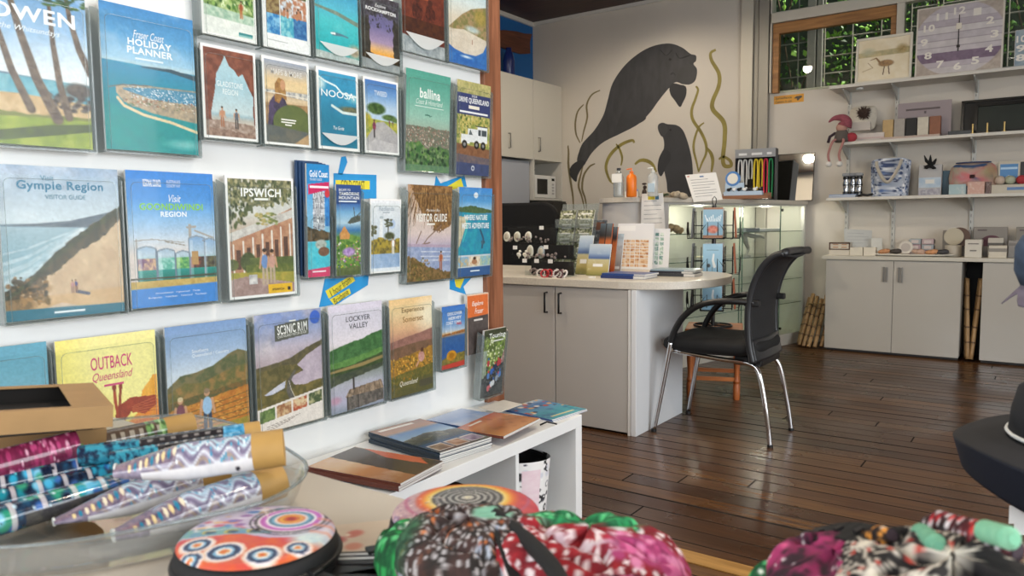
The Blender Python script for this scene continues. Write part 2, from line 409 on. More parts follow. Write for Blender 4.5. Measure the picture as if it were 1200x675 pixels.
# brochure partition with its timber end post
struct(B().bb(-1.78, XW, -2.5, 2.15, 0, ZC).obj('wall_left', leftm))
struct(B().bb(-1.79, -1.662, 2.15, 2.25, 0, ZC).obj('trim_1', wood_mat('red_brown_post', '6e4128', 'a3694a', 'Z', 16, .5), bevel=.003))
# kitchen wall, mural and shelf wall with the high windows
struct(B().bb(-4.9, -4.8, 2.0, 7.2, 0, ZC).obj('wall_kitchen', mat('blue_paint', '1f65a6', .6, var=.04, scale=3)))
WX0, WX1, WZ0, WZ1 = -2.17, 1.55, 2.25, 3.2
b = B(); b.bb(-4.8, WX0, YB, YB+.1, 0, ZC).bb(WX0, WX1, YB, YB+.1, 0, WZ0).bb(WX0, WX1, YB, YB+.1, WZ1, ZC).bb(WX1, 3.3, YB, YB+.1, 0, ZC)
struct(b.obj('wall_back', wallm))
b = B(); b.bb(3.2, 3.3, -2.5, 7.1, 0, .35).bb(3.2, 3.3, -2.5, 7.1, 2.75, ZC).bb(3.2, 3.3, -2.5, -1.05, .35, 2.75).bb(3.2, 3.3, 3.65, 7.1, .35, 2.75)
struct(b.obj('wall_right', wallm))
b = B(); b.bb(-1.78, 3.2, -2.6, -2.5, 0, 1.0).bb(-1.78, 3.2, -2.6, -2.5, 2.8, ZC).bb(-1.78, -1.75, -2.6, -2.5, 1, 2.8).bb(1.35, 3.2, -2.6, -2.5, 1, 2.8)
struct(b.obj('wall_front', wallm))
struct(B().bb(-4.9, -1.78, 1.9, 2.0, 0, ZC).obj('wall_kitchen_end', wallm))
alu = mat('cream_aluminium', 'cbc5b6', .4, metal=.15)
grey_alu = mat('grey_aluminium', '9a968c', .4, metal=.25)
b = B(); b.bb(-1.79, 3.2, 2.235, 2.315, 0.0005, .004)
struct(b.obj('trim_2', wood_mat('pale_threshold', '9a7038', 'bd9050', 'X', 12, .35)))
b = B(); b.bb(-4.8, -2.45, 7.075, 7.1, ZC-.035, ZC)
struct(b.obj('trim_3', mat('cornice_white', 'd8d4cc', .5)))
b = B(); b.bb(-4.8, -4.775, 2.0, 7.1, ZC-.045, ZC); struct(b.obj('trim_4', mat('cornice_white', 'd8d4cc', .5)))
struct(B().bb(-2.445, -2.335, 7.06, 7.1, 0, ZC).obj('trim_5', alu, bevel=.003))
struct(B().bb(-2.32, -2.285, 7.07, 7.1, 0, ZC).bb(-2.275, -2.185, 7.045, 7.1, 0, ZC).obj('trim_6', grey_alu, bevel=.003))
# high windows
pane_m = clear_mat('window_glass', (.93, .96, .93), .05, .0)
sash_m = wood_mat('honey_timber', '7d5327', 'b07c44', 'X', 14, .45)
MX0, MX1 = -1.14, -1.08
w1 = B(); w1.bb(WX0, WX1, 7.03, 7.12, 2.865, 2.955).bb(MX0, MX1, 7.03, 7.12, WZ0, 2.865).bb(WX0, WX0+.015, 7.03, 7.12, WZ0, WZ1)
w1.bb(.18, .24, 7.03, 7.12, WZ0, WZ1).bb(WX1-.05, WX1, 7.03, 7.12, WZ0, WZ1).bb(WX0, WX1, 7.03, 7.12, WZ1-.03, WZ1).bb(WX0, WX1, 7.1, 7.16, WZ0, WZ0+.02)
w1 = struct(w1.obj('window_1', mat('window_frame_cream', 'c6c1b4', .4, metal=.1), bevel=.004))
s = B(); s.bb(WX0+.02, MX0, 7.05, 7.11, 2.77, 2.862).bb(WX0+.02, WX0+.075, 7.05, 7.11, WZ0, 2.77).bb(MX0-.045, MX0, 7.05, 7.11, WZ0, 2.77)
s.obj('window_sash', sash_m, w1, bevel=.003)
for i, (a, c, d, e) in enumerate(((WX0+.07, MX0-.04, WZ0, 2.78), (MX1, .18, WZ0, 2.866), (.24, WX1-.05, WZ0, 2.866), (WX0, WX1, 2.955, WZ1-.03))):
    B().bb(a, c, 7.085, 7.089, d, e).obj('window_pane', pane_m, w1)
b = B()
for y in (-1.05, .5, 2.05, 3.6): b.bb(3.19, 3.31, y, y+.06, .35, 2.75)
b.bb(3.19, 3.31, -1.05, 3.65, .35, .42).bb(3.19, 3.31, -1.05, 3.65, 2.68, 2.75)
struct(b.obj('window_2', mat('window_frame_cream', 'c6c1b4', .4)))
b = B()
for x in (-1.75, -.2, 1.3): b.bb(x, x+.06, -2.6, -2.49, 1, 2.8)
b.bb(-1.75, 1.35, -2.6, -2.49, 1, 1.05).bb(-1.75, 1.35, -2.6, -2.49, 2.75, 2.8)
struct(b.obj('window_3', mat('window_frame_cream', 'c6c1b4', .4)))
# outside the high windows: ground, steel trellis and climbing leaves
struct(B().bb(-5, 4, 7.2, 10, -.1, 0).obj('garden_ground', mat('garden_soil', '4a4335', .9, var=.3, scale=4)))
t = thing('garden_trellis', 'grey steel mesh trellis with posts seen through the high windows', 'trellis', (-.5, 7.42, 0))
b = B()
for x in np.arange(-3.2, 2.2, .235): b.cyl((x, 7.42, 1.6), (x, 7.42, 3.7), .006, seg=6)
for z in np.arange(1.66, 3.7, .155): b.cyl((-3.2, 7.425, z), (2.2, 7.425, z), .0065, seg=6)
b.obj('mesh_wires', mat('galvanised_wire', '9d978c', .5, metal=.3), t, world=True, smooth=True)
for x in (-1.93, .15, 2.0): B().bb(x, x+.07, 7.36, 7.43, 0, 3.75).bb(x+.085, x+.125, 7.37, 7.43, 0, 3.75).obj('post', mat('weathered_post', '7e7b76', .7, var=.1), t, world=True)
def leaves():
    rs = np.random.RandomState(3); n = 7000
    V = []; F = []; Cc = []
    pal = [srgb(c) for c in ('3c6420', '4f842a', '70a838', '8cc548', '28451a', 'a2d45a', '456f28')]
    for i in range(n):
        x = rs.uniform(-3.4, 2.4); y = 7.45+abs(rs.normal(0, .28)); z = rs.uniform(1.7, 4.3)
        if (math.sin(x*3.1+z*2.3)+math.sin(z*4.7-x*1.9)) < -1.25: continue
        L = rs.uniform(.035, .085); W = L*rs.uniform(.45, .75)
        d = Vector((rs.normal(), rs.normal()*.6-.25, rs.normal()-.6)).normalized(); sdn = d.cross(Vector((rs.normal()*.5, -1, rs.normal()*.5))).normalized(); nn = d.cross(sdn)
        p = Vector((x, y, z)); k = len(V)
        V += [p, p+d*L*.45+sdn*W*.5+nn*.006, p+d*L, p+d*L*.45-sdn*W*.5+nn*.006, p+d*L*.5-nn*.006]
        F += [(k, k+1, k+4), (k+1, k+2, k+4), (k+2, k+3, k+4), (k+3, k, k+4)]
        Cc += [pal[rs.randint(7)]*rs.uniform(.85, 1.1)]*5
    me = bpy.data.meshes.new('climbing_leaves'); me.from_pydata([tuple(v) for v in V], [], F); colour_layer(me, np.array(Cc)); return me
m = attr_mat('leaf_surface', .45); m.node_tree.nodes['Principled BSDF'].inputs['Subsurface Weight'].default_value = 0
tag(link('climbing_foliage', leaves(), m), 'green climbing leaves growing over the trellis outside the windows', 'foliage', kind='stuff')
rs = random.Random(4)
b = B()
for i in range(26):
    x = rs.uniform(-3.2, 2.2); pts = [(x+rs.uniform(-.1, .1), 7.46+rs.uniform(-.02, .15), 0)]
    for k in range(1, 9): pts.append((pts[-1][0]+rs.uniform(-.12, .12), 7.47+rs.uniform(-.02, .15), .45*k))
    b.tube(catmull(pts, 3), .008, 5)
tag(b.obj('vine_stems', mat('vine_bark', '5a4a36', .8), smooth='all'), 'thin brown vine stems climbing behind the trellis', 'stems', kind='stuff')
struct(B().bb(-5, 4, 8.6, 8.7, 0, 5.2).obj('garden_wall', mat('dark_hedge_wall', '27331c', .9, var=.4, scale=12)))
# ceiling downlights (the mirror and the window glass catch them); the last is added to brighten the mirrored end wall
for i, (x, y) in enumerate(((-3.1, 4.2), (-.9, 4.2), (1.2, 4.2), (-.6, 1.5), (1.5, 1.5), (-3.1, 6.1), (-3.0, 2.7))):
    t = thing('downlight', 'round white recessed downlight in the dark timber ceiling', 'light', (x, y, ZC), group='ceiling downlights')
    B().lathe([(.045, -.004), (.06, -.012), (.075, -.004), (.075, 0), (.045, 0)], seg=24).obj('rim', mat('white_rim', 'e8e6e0', .4), t, smooth=True)
    em = mat('lamp_lens', 'fff4e0', .5); em.node_tree.nodes['Principled BSDF'].inputs['Emission Color'].default_value = (1, .9, .75, 1); em.node_tree.nodes['Principled BSDF'].inputs['Emission Strength'].default_value = 9
    B().cyl((0, 0, -.005), (0, 0, -.001), .044, seg=24).obj('lens', em, t)
    l = bpy.data.lights.new('downlight_lamp', 'SPOT'); l.energy = (44, 24, 6, 45, 30, 26, 60)[i]; l.color = (1, .86, .68); l.spot_size = 3.1 if i == 6 else 2.75; l.spot_blend = .15 if i == 6 else .6; l.shadow_soft_size = .06
    o = bpy.data.objects.new('downlight_lamp', l); COL.objects.link(o); o.location = (x, y, ZC-.03)

# ---- the painted mural: flat paint on the back wall
U0, V0, SC = 655, 40, 220/742
def mural_pt(cx, cy): return wp(U0+cx*SC, V0+cy*SC, y=YB)
mur = thing('wall_mural', 'painted mural of two dark grey sea cows among olive seaweed on the back wall', 'mural', (-3.3, YB, 1.2))
def paint(name, pts, m, th=.0016, n=6, lab=None):
    P = [mural_pt(*p) for p in pts]; P = catmull([(p.x, p.z, 0) for p in P], n, True)
    b = B(); b.prism([(p.x+3.3, p.y-1.2) for p in P], Matrix(((1, 0, 0, 0), (0, 0, -1, 0), (0, 1, 0, 0), (0, 0, 0, 1))), th)
    return b.obj(name, m, mur, label=lab)
dug = mat('dugong_paint', '3e3e40', .65, var=.2, scale=5, stretch=(3, 1, 1))
dug2 = mat('dugong_dark', '333335', .65, var=.1, scale=6)
big = [(72, 500), (78, 470), (95, 430), (140, 380), (175, 322), (192, 265), (212, 195), (255, 130), (310, 80), (370, 48), (435, 37), (485, 52), (520, 78), (541, 84), (542, 105), (532, 118), (546, 140), (540, 180), (520, 198), (490, 198), (462, 190), (436, 212), (395, 262), (360, 310), (315, 355), (250, 390), (175, 428), (130, 470), (104, 510), (85, 512)]
paint('mother_body', big, dug)
paint('tail_fluke', [(72, 503), (50, 520), (41, 545), (48, 565), (68, 584), (74, 560), (90, 530), (106, 508), (90, 498)], dug2, .0022)
paint('flipper', [(437, 212), (452, 195), (480, 200), (502, 208), (503, 240), (490, 270), (478, 288), (458, 262), (442, 240)], dug2, .0022)
paint('belly_shade', [(225, 385), (240, 330), (270, 270), (285, 255), (300, 285), (345, 330), (300, 362), (255, 386)], mat('dugong_side', '3d3d3f', .65, var=.15, scale=6), .0021)
paint('muzzle', [(466, 170), (475, 140), (505, 120), (534, 124), (545, 142), (538, 176), (515, 195), (488, 192)], mat('dugong_muzzle', '3f3f40', .65, var=.12, scale=7), .0021)
paint('eye', [(434, 100), (440, 95), (446, 100), (440, 106)], mat('eye_black', '141414', .4), .003, 3)
for a in (((462, 75), (478, 95), (520, 82)), ((400, 62), (424, 84), (446, 62)), ((442, 160), (452, 152), (462, 165))):
    P = [mural_pt(*q) for q in a]; b = B(); b.tube(catmull([(p.x, YB-.002, p.z) for p in P], 5), .004, 5); b.obj('painted_fold', dug2, mur, world=True)
calf = [(392, 378), (393, 358), (410, 350), (430, 356), (465, 360), (490, 380), (510, 430), (526, 500), (530, 580), (525, 640), (440, 640), (425, 580), (415, 530), (410, 480), (416, 440), (412, 410), (402, 400)]
paint('calf_body', calf, mat('calf_paint', '3a3a3c', .65, var=.12, scale=6))
paint('calf_flipper', [(418, 455), (440, 470), (440, 500), (422, 530), (404, 562), (391, 540), (393, 500), (405, 470)], dug2, .0022)
paint('calf_muzzle', [(393, 378), (394, 360), (412, 352), (426, 362), (428, 384), (416, 402), (400, 394)], mat('dugong_muzzle', '3f3f40', .65), .0021)
paint('calf_eye', [(437, 378), (442, 374), (446, 380), (441, 384)], mat('eye_black', '141414', .4), .003, 3)
weed = mat('seaweed_olive', '8d8140', .6, var=.2, scale=8)
weedd = mat('seaweed_brown', '756a48', .6, var=.15, scale=8)
W = [([(620, 62), (600, 75), (604, 105), (632, 155), (632, 205), (608, 265), (610, 300), (652, 350), (655, 420), (648, 490), (655, 520), (680, 520), (676, 500), (650, 485), (632, 495)], .014, weed),
     ([(541, 206), (550, 220), (540, 255), (525, 300), (530, 340), (560, 385), (580, 430), (582, 470), (565, 510), (552, 545)], .010, weed),
     ([(574, 350), (552, 370), (535, 420), (533, 460), (545, 510), (552, 545)], .008, weed), ([(582, 448), (600, 470), (608, 500), (603, 545)], .011, weed),
     ([(163, 222), (130, 240), (110, 280), (112, 330), (98, 385), (90, 425)], .007, weedd), ([(98, 278), (75, 305), (65, 350), (68, 395), (84, 430)], .007, weedd),
     ([(298, 430), (290, 420), (255, 432), (220, 458), (196, 490), (186, 530), (200, 575), (215, 590)], .012, weed), ([(226, 434), (240, 455), (250, 490), (245, 520)], .008, weed),
     ([(36, 440), (38, 470), (38, 520), (46, 580), (55, 640), (58, 690)], .009, weedd), ([(95, 520), (85, 560), (78, 600), (90, 640), (102, 690)], .008, weedd), ([(143, 512), (120, 525), (98, 560), (92, 610), (104, 650), (110, 690)], .008, weedd),
     ([(300, 515), (320, 500), (345, 500), (370, 515), (385, 545)], .012, weed)]
for pts, r, m in W:
    P = catmull([(mural_pt(*p).x, 0, mural_pt(*p).z) for p in pts], 6)
    b = B(); n = len(P); L = []; R_ = []
    for i, p in enumerate(P):
        t_ = (P[min(i+1, n-1)]-P[max(i-1, 0)]).normalized(); nr = Vector((-t_.z, 0, t_.x)); ww = r*(.35+1.2*math.sin(PI*(.12+.8*i/n))) 
        L.append(p+nr*ww); R_.append(p-nr*ww)
    for i in range(n-1):
        q = [Vector((v.x, YB-.0012, v.z)) for v in (L[i], R_[i], R_[i+1], L[i+1])]
        b.quad(*q)
    o = b.obj('seaweed_strand', m, mur, world=True); mo = o.modifiers.new('thick', 'SOLIDIFY'); mo.thickness = .001
# ================================================================== BROCHURES in clear pockets on the left wall
XB = -1.65
acry = clear_mat('clear_acrylic', (.975, .985, .982), .014, .05)
acry_e = clear_mat('acrylic_edge', (.80, .84, .84), .09, .12, .22, 'b4bcbc')
crescent_mat = clear_mat('pale_acrylic_crescent', (.95, .97, .97), .07, .08, .55, 'eef2f2')
page_m = mat('page_edges', 'd9d7d2', .7, var=.08, scale=200, stretch=(1, 1, 20))
PX = .00185
def brochure(y0, z0, w, h, what, paintfn, texts=(), tilt=0.0, thick=.006, group=None, x=XB, pocket=True, label=None, crescent=False, border=0.0, hz=.94, copies=0):
    """w,h metres; what = wording used for both labels"""
    t = thing('travel_brochure', label or (what+' in its pocket'), 'brochure', (x, y0, z0), (PI/2+tilt, 0, PI/2), group or 'brochures on the white wall')
    B().bb(0, w, 0, h, -thick, 0).obj('pages', page_m, t)
    im = Img(max(w/PX, 24), max(h/PX, 24), seed=sum(map(ord, what)) % 97)
    paintfn(im)
    im.grain(.06, 2); im.grain(.025, 7)
    if border:
        bx = border/w; by = border/h; m = 1-im.rect(bx, by, 1-bx, 1-by); im.put(m, 'f3f3f1')
    picture('cover', im, 0, 0, w, h, .0005, t)
    for T in texts:
        s, a, b_, c, d, colr = T[:6]; kw = T[6] if len(T) > 6 else {}
        if s == '~':
            B().bb(a*w, c*w, (1-d)*h, (1-b_)*h, .0009, .0012).obj('print_line', ink(colr), t); continue
        text(s, a*w, (1-d)*h, c*w, (1-b_)*h, ink(colr), t, z=.0011, **kw)
    for k in range(copies):
        c = thing('travel_brochure', 'spare copy behind the '+what, 'brochure', (x-.007*(k+1), y0-.006*(k+1), z0+.003*(k+1)), (PI/2+tilt, 0, PI/2), 'spare copies in the pockets')
        B().bb(0, w, 0, h, -thick, 0).obj('pages', mat('dark_blue_page', '1f3f66', .5), c)
    if pocket:
        p = thing('brochure_pocket', 'clear pocket holding the '+what, 'brochure holder', (x, y0, z0), (PI/2+tilt, 0, PI/2), 'clear brochure pockets')
        e = .004; zb = -.028 if tilt == 0 else -.026
        B().bb(-e, w+e, -.004, h*.97, zb, zb+.002).obj('back_panel', acry, p)
        for xx in (-e-.002, w+e): B().prism([(zb, -.004), (.007, -.004), (.007, h*hz-.006), (.001, h*hz), (zb, h*.97)], Matrix(((0, 0, 1, xx), (0, 1, 0, 0), (1, 0, 0, 0), (0, 0, 0, 1))), .002).obj('side_wall', acry_e, p)
        B().bb(-e, w+e, -.007, -.004, zb, .007).obj('base', acry_e, p)
        B().prism(rrect(-e, -.006, w+e, h*hz, .012, corners=(0, 1, 1, 0)), Matrix.Translation((0, 0, .005)), .002).obj('front_panel', acry, p)
        B().tube([(q[0], q[1], .0065) for q in rrect(.008, .0, w-.008, h*hz-.008, .012, 4, (0, 1, 1, 0))], .0007, 4, True).obj('moulded_rim', acry_e, p)
        if crescent:
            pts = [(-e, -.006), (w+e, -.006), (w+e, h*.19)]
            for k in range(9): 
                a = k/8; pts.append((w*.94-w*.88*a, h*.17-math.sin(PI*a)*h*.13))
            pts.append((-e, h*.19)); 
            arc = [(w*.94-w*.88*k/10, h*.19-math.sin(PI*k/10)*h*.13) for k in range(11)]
            B().prism(arc+[(w*.06, h*.195), (w*.94, h*.195)][::1], Matrix.Translation((0, 0, .0075)), .001).obj('pale_crescent', crescent_mat, p)  # pale crescent sheet laid over the lower part of the front panel
    return t

# ---- painters
def p_bowen(i):
    i.grad([(0, '6f9fd0'), (.3, '9cbfe0'), (.48, 'd8e4ee'), (.56, 'e4eaee')]); i.put(i.nz(30)*1.4-.75, 'eef3f7')
    i.put(i.under([(0, .555), (1, .575)]), '5fa3b8', '7fb8c4', 8); i.put(i.under([(0, .55), (.3, .553), (.35, .56), (1, .58)])*(1-i.under([(0, .558), (1, .58)])), '6d8296')
    i.put(i.under([(0, .68), (.4, .675), (1, .70)]), 'c3a276', 'd8bd92', 10)
    i.put(i.under([(0, .78), (.5, .80), (1, .79)], .02), '8b8a55', '6f7b35', 10); i.put(i.under([(0, .83), (.5, .815), (1, .81)]), 'a7b34c', '7d9238', 12)
    i.put(i.under([(0, .94), (.6, .86), (1, .83)])*(1-i.under([(0, 1.0), (.6, .93), (1, .88)])), '5e6b38', '4b5632', 8)
    for q in range(26):
        i.put(i.ell(.62+.4*((q*37) % 100)/100, .66+.10*((q*53) % 100)/100, .05, .018, .6), ['4a4340', '6b625c', '3a3432'][q % 3])
    i.put(i.ell(.9, .62, .16, .06, .4), '6b5f55', '4d443f', 4)
    for a, b_, c, d, w0 in ((.16, .0, .48, .77, .026), (.33, .0, .7, .82, .035), (.68, .1, .80, .80, .026), (.82, 0, 1.02, .5, .026)):
        mid = (a*.45+c*.55-.02, .45*(b_+d)); i.put(i.line([(a, b_), (a+(c-a)*.3-.02, b_+(d-b_)*.35), (a+(c-a)*.62-.02, b_+(d-b_)*.7), (c, d)], w0*.75, w0*1.7), '7a6757', '5b4c40', 4, 1.3)
    i.specks(60, (.6, -.02, 1.05, .10), .02, .06, ['3e5a35', '56743f', '2f4a2c'], .35)
    person(i, .12, .72, .10, 'b26a4a', 'a8744e')
def p_hp(i):
    i.grad([(0, '3f86c0'), (.2, '5b9fd2'), (.36, '9cc6e0'), (.385, 'b8d3df')]); i.put(i.nz(26)*1.5-.85, 'b9d5ea')
    i.put(i.under([(0, .385), (1, .40)]), '2f87ad', '3b95b6', 10); i.grad([(.4, '3d8db5'), (.6, '1f8a9d'), (.8, '1c9192'), (1, '188a8e')], i.under([(0, .41), (1, .42)]))
    i.put(i.under([(.35, .40), (.7, .385), (1, .41)], .01)*(1-i.under([(.35, .405), (.7, .41), (1, .445)]))*(i.x > .4), '3a5260')
    m = i.under([(.1, .56), (.22, .545), (.4, .53), (1, .52)])*(1-i.under([(.1, .58), (.2, .66), (.5, .72), (1, .76)]))*(i.x > .13)
    i.put(m, 'bfa98c', '8f8576', 4); 
    w_ = i.under([(.2, .565), (.5, .54), (1, .53)])*(1-i.under([(.2, .575), (.5, .62), (1, .63)]))*(i.x > .2); i.put(w_, '3f83a6', '5590ad', 5)
    i.specks(260, (.25, .545, 1, .63), .004, .010, ['f4f6f7', 'dfe6ea', 'c7d4dc'], .6); i.specks(150, (.2, .62, 1, .69), .008, .016, ['b0755a', '6f7d55', 'c9b79e', 'e7ded0', '8d6a55'], .6)
    i.put(i.line([(.14, .64), (.2, .69), (.4, .74), (.7, .775), (1, .83)], .018), 'e3cda5'); i.put(i.line([(.05, .575), (.2, .545), (.5, .53)], .008), '6a6f6c')
    i.put(i.under([(0, .66), (.5, .8), (1, .88)])*.5, '2b9c96', '1b8b90', 12)
    i.put(i.ell(.85, .93, .3, .05, .8)*.5, 'bfe0dc')
def p_green(i):
    i.grad([(0, '7f9a60'), (.5, '8aa56a'), (1, '9db58a')]); i.put(i.rect(0, 0, 1, .70), '5d7f3c', 'b8c98a', 7, 1.6); i.specks(160, (0, .3, 1, .66), .01, .04, ['4d7a35', '8fb25c', 'dce8c0', '2f5426'], 1.3)
    i.put(i.under([(0, .66), (1, .70)]), '93b7a0', 'c7d9c6', 6); person(i, .72, .74, .2, 'a0522d', 'b86e3e')
    i.put(i.under([(0, .78), (1, .80)]), 'e9ece6', 'dfe4df', 10); i.put(i.rect(.66, .92, .92, .95), '8fc6c4')
    m = i.rect(.2, .86, .6, .865); i.put(m, '9aa39c')
def p_collage(i):
    i.put(i.rect(0, 0, 1, 1), 'eef0f1')
    cs = [('6d7a4a', 'c2b58a'), ('9fb9d6', 'e6dcd0'), ('4c5f3a', '8a5a3a'), ('6b5238', '9d8a60'), ('cfdcea', 'a87a5c'), ('dfe6ee', 'b57a5a'), ('2f79b8', '86bfe0'), ('43a0bd', '8fd0d8'), ('2d5f9a', '4f86b8')]
    for k, (a, b_) in enumerate(cs):
        cx, cy = k % 3, k//3; i.put(i.rect(.08+.285*cx, .1+.245*cy, .36+.285*cx, .34+.245*cy), a, b_, 5, 1.6)
    for a, b_ in ((.45, .55), (.52, .56), (.75, .52), (.80, .54), (.72, .56)):
        i.put(i.ell(a, b_, .035, .05), 'b87f5e'); i.put(i.ell(a, b_-.05, .02, .018), '5a3d2c')
    i.put(i.rect(.1, .90, .5, .905), 'a3a8aa')
def p_turq(i):
    i.grad([(0, '3b8fc0'), (.3, '58b5d0'), (.5, '4fc2c9'), (.8, '2fb0b8'), (1, '6cc0bd')]); i.put(i.under([(0, .33), (.5, .36), (1, .44)])*(1-i.under([(0, .36), (.5, .41), (1, .50)])), '8b9a8c', '6d8278', 5)
    i.put(i.line([(.4, .66), (.6, .655), (.75, .67)], .04, .01), '5b7f90'); i.put(i.line([(.36, .66), (.44, .655)], .02), 'e9f1f2')
    i.put(i.ell(.9, .84, .22, .12, .6), 'c2b49a', '8e8672', 4); i.put(i.under([(0, .90), (1, .93)]), 'cdd6d4', 'a9b4b0', 5); i.put(i.nz(18)*1.2-.8, 'a5e0e0')
def p_rock(i):
    i.grad([(0, '5e5a72'), (.4, '6f6a98'), (.62, 'a58fae'), (.72, 'e0b27a'), (.80, 'e9a23e'), (.84, '8f6a3a'), (1, '9aa0a2')])
    m = (np.abs(i.x-.52) > .30+.1*(i.nz(8)-.5))*1.0*(i.y < .82); i.put(m, '2f2b28', '4a453c', 4); i.put((i.y < .33-.5*(1-np.abs(i.x-.5)*2)*.2+.1*(i.nz(5)-.5))*1.0, '38343a', '55525c', 4, 1.5)
    i.specks(120, (0, .05, 1, .45), .012, .03, ['2b2828', '3f3b38', '575260']); i.put(i.under([(0, .78), (.2, .76), (.4, .82), (.8, .82), (1, .74)], .04), '2a2520', '4f3c22', 4)
    i.put(i.under([(0, .86), (1, .89)]), 'a8adae', '8d9496', 8)
def p_sunset(i):
    i.grad([(0, '4d2a26'), (.3, '9a4a35'), (.45, 'b8623c'), (.6, '6b3428'), (.8, '3b211d'), (1, '2b1b1a')]); i.put(i.ell(.45, .38, .09, .06, .9), 'ffd08a')
    i.put(i.under([(0, .3), (.3, .25), (.4, .42), (.6, .42), (.7, .3), (1, .25)]), '5e2c24', '7d3d2c', 6)
    for x in (.36, .66): i.put(i.ell(x, .56, .13, .11), '3a1d1b', '6b3326', 4); i.put(i.ell(x, .44, .06, .035), '4b2620')
    i.put(i.rect(0, .64, 1, .8), '3f221d', '57301f', 6); i.put(i.under([(0, .82), (.5, .86), (1, .86)]), 'b9bfc2', '8e979c', 6)
def p_curve(i):
    i.grad([(0, 'a9cbe0'), (.3, 'd5dfe0'), (.5, 'd9cdbb'), (1, 'e0d5c5')]); i.put(i.under([(0, .62), (.35, .44), (.6, .35), (1, .28)])*(1-i.under([(0, .64), (.4, .6), (1, .66)])), 'a88d68', '7d7a4a', 6, 1.5)
    i.put(i.ell(.85, .42, .22, .12, .5), '8d8440', 'b59a58', 5); i.put(i.ell(.62, .58, .25, .05, .6), 'c9d0c8', 'aebfc0', 6); i.put(i.under([(0, .62), (1, .66)])*.8, 'ddd2c4', 'cdbfae', 12)
    m = i.under([(0, .80), (.15, .84), (.4, .865), (.7, .86), (.9, .80), (1, .70)]); i.put(m, '2f63ae', '3f79bf', 8); i.put(i.ell(.45, .9, .2, .02, .9), 'e8eef4')
    i.put(i.line([(.61, .70), (.61, .74)], .012), '9a6a55')
def p_glad(i):
    i.put(i.rect(0, 0, 1, 1), '8f5440', '6f3d2e', 7, 1.3); m = i.poly([(.18, 1), (.14, .72), (.22, .5), (.26, .3), (.36, .18), (.42, .09), (.5, .2), (.6, .24), (.66, .3), (.74, .26), (.86, .42), (.93, .5), (.92, .7), (.97, 1)])
    i.grad([(0, 'b9d4dd'), (.4, 'a6c9d6'), (.70, 'c3d3d6'), (.735, '9fb9c2'), (.78, 'b9b5ac'), (.84, 'cfc3b6'), (1, 'b5a193')], m)
    i.put(i.under([(0, .80), (.3, .79), (1, .82)], .02), 'c0aca0', '8d7566', 5); i.put(i.under([(0, .88), (1, .92)], .04), 'a98d7c', '7a5e50', 5)
    person(i, .34, .86, .22, 'c08a6a', 'a86f4f'); person(i, .60, .87, .22, '5b5f6a', '3f3a3a')
    i.put(i.rect(.34, .2, .66, .204)+i.rect(.34, .3, .66, .304), 'e8f0f2')
def p_sand(i):
    i.grad([(0, '8597b0'), (.12, 'b9b3b0'), (.25, 'e3c79a'), (.34, 'e9cfa0'), (.40, 'b79a7c'), (.46, 'd9c3a2'), (.6, 'c39a6b')]); i.put(i.under([(0, .37), (1, .36)])*(1-i.under([(0, .40), (1, .44)])), '8d8f95', 'e9e2d5', 4)
    i.put(i.under([(0, .52), (1, .50)]), '8f6f4e', 'b08a5f', 6); i.put(i.poly([(.08, .80), (.12, .52), (.24, .42), (.44, .44), (.52, .55), (.5, .8)]), '3b3346', '57496a', 5); i.put(i.poly([(.24, .50), (.25, .30), (.33, .22), (.44, .24), (.47, .34), (.50, .48), (.40, .44), (.33, .52)]), '8d6238', 'b58a50', 4); i.put(i.ell(.42, .30, .06, .065), 'c99772'); i.put(i.line([(.3, .62), (.2, .8)], .06), '2f293a')
    m = i.ell(.62, .78, .46, .27, .05)*(i.x > .2); i.put(m, '66713f', '59653a', 12); i.put(i.under([(0, .76), (1, .82)]), '5b6160', '6f6d62', 10); i.put(i.under([(.55, 1), (1, .82)])*(i.x > .5), 'b0906a', 'c2a37a', 8)
    i.put(i.line([(.1, .40), (.95, .42)], .008), 'efe5d3')
def p_noosa(i):
    i.grad([(0, '3f9cc6'), (.3, '3793bb'), (.6, '2b7f9e'), (1, '2a7d97')]); i.put(i.nz(14)*1.6-.9, '2d6f92'); i.put(i.ell(.85, .48, .42, .06, .5), '4d5a4e', '7d7a5a', 4); i.put(i.ell(.95, .33, .3, .08, .6), '5fb0c8', 'bfe0e0', 6)
    i.put(i.line([(0, .1), (.2, .16), (.45, .20), (.6, .28), (1, .30)], .02), 'e3f0f2'); i.put(i.line([(.35, .45), (.6, .52), (1, .52)], .03), 'd6e4e2'); i.put(i.ell(.05, .2, .2, .1, .6), 'cfe6ea')
def p_tweed(i):
    i.grad([(0, '3f6fb2'), (.2, '6f9bd0'), (.38, 'b9cfe6')]); i.put(i.ell(.35, .40, .3, .09, .3), '2f4a22', '54703a', 4, 1.5); i.put(i.ell(.72, .50, .25, .05, .4), '38552a', '5f7a3f', 4); i.put(i.ell(.95, .53, .2, .035, .4), '5f7a3f')
    i.put(i.under([(0, .53), (1, .56)]), '8f9c45', 'c2b84f', 5, 1.4); i.put(i.under([(0, .85), (.35, .58), (.55, .56), (1, .72)]), 'b9b5b4', 'a6a3a6', 8); i.put(i.under([(0, .92), (.3, .80), (1, .86)]), 'c9c6c6', 'b0adb0', 10)
    i.put(i.ell(.08, .55, .16, .10, .5), '9a9a35', 'bfae3e', 4)
    for x, y, h in ((.28, .78, .24), (.72, .62, .10), (.82, .62, .09)):
        i.put(i.line([(x, y), (x, y-h*.35)], h*.10), '3a3434'); i.put(i.ell(x, y-h*.6, h*.22, h*.25), 'a2485a', '49304a', 3); i.put(i.ell(x, y-h*.9, h*.11, h*.08), '6d4a3a')
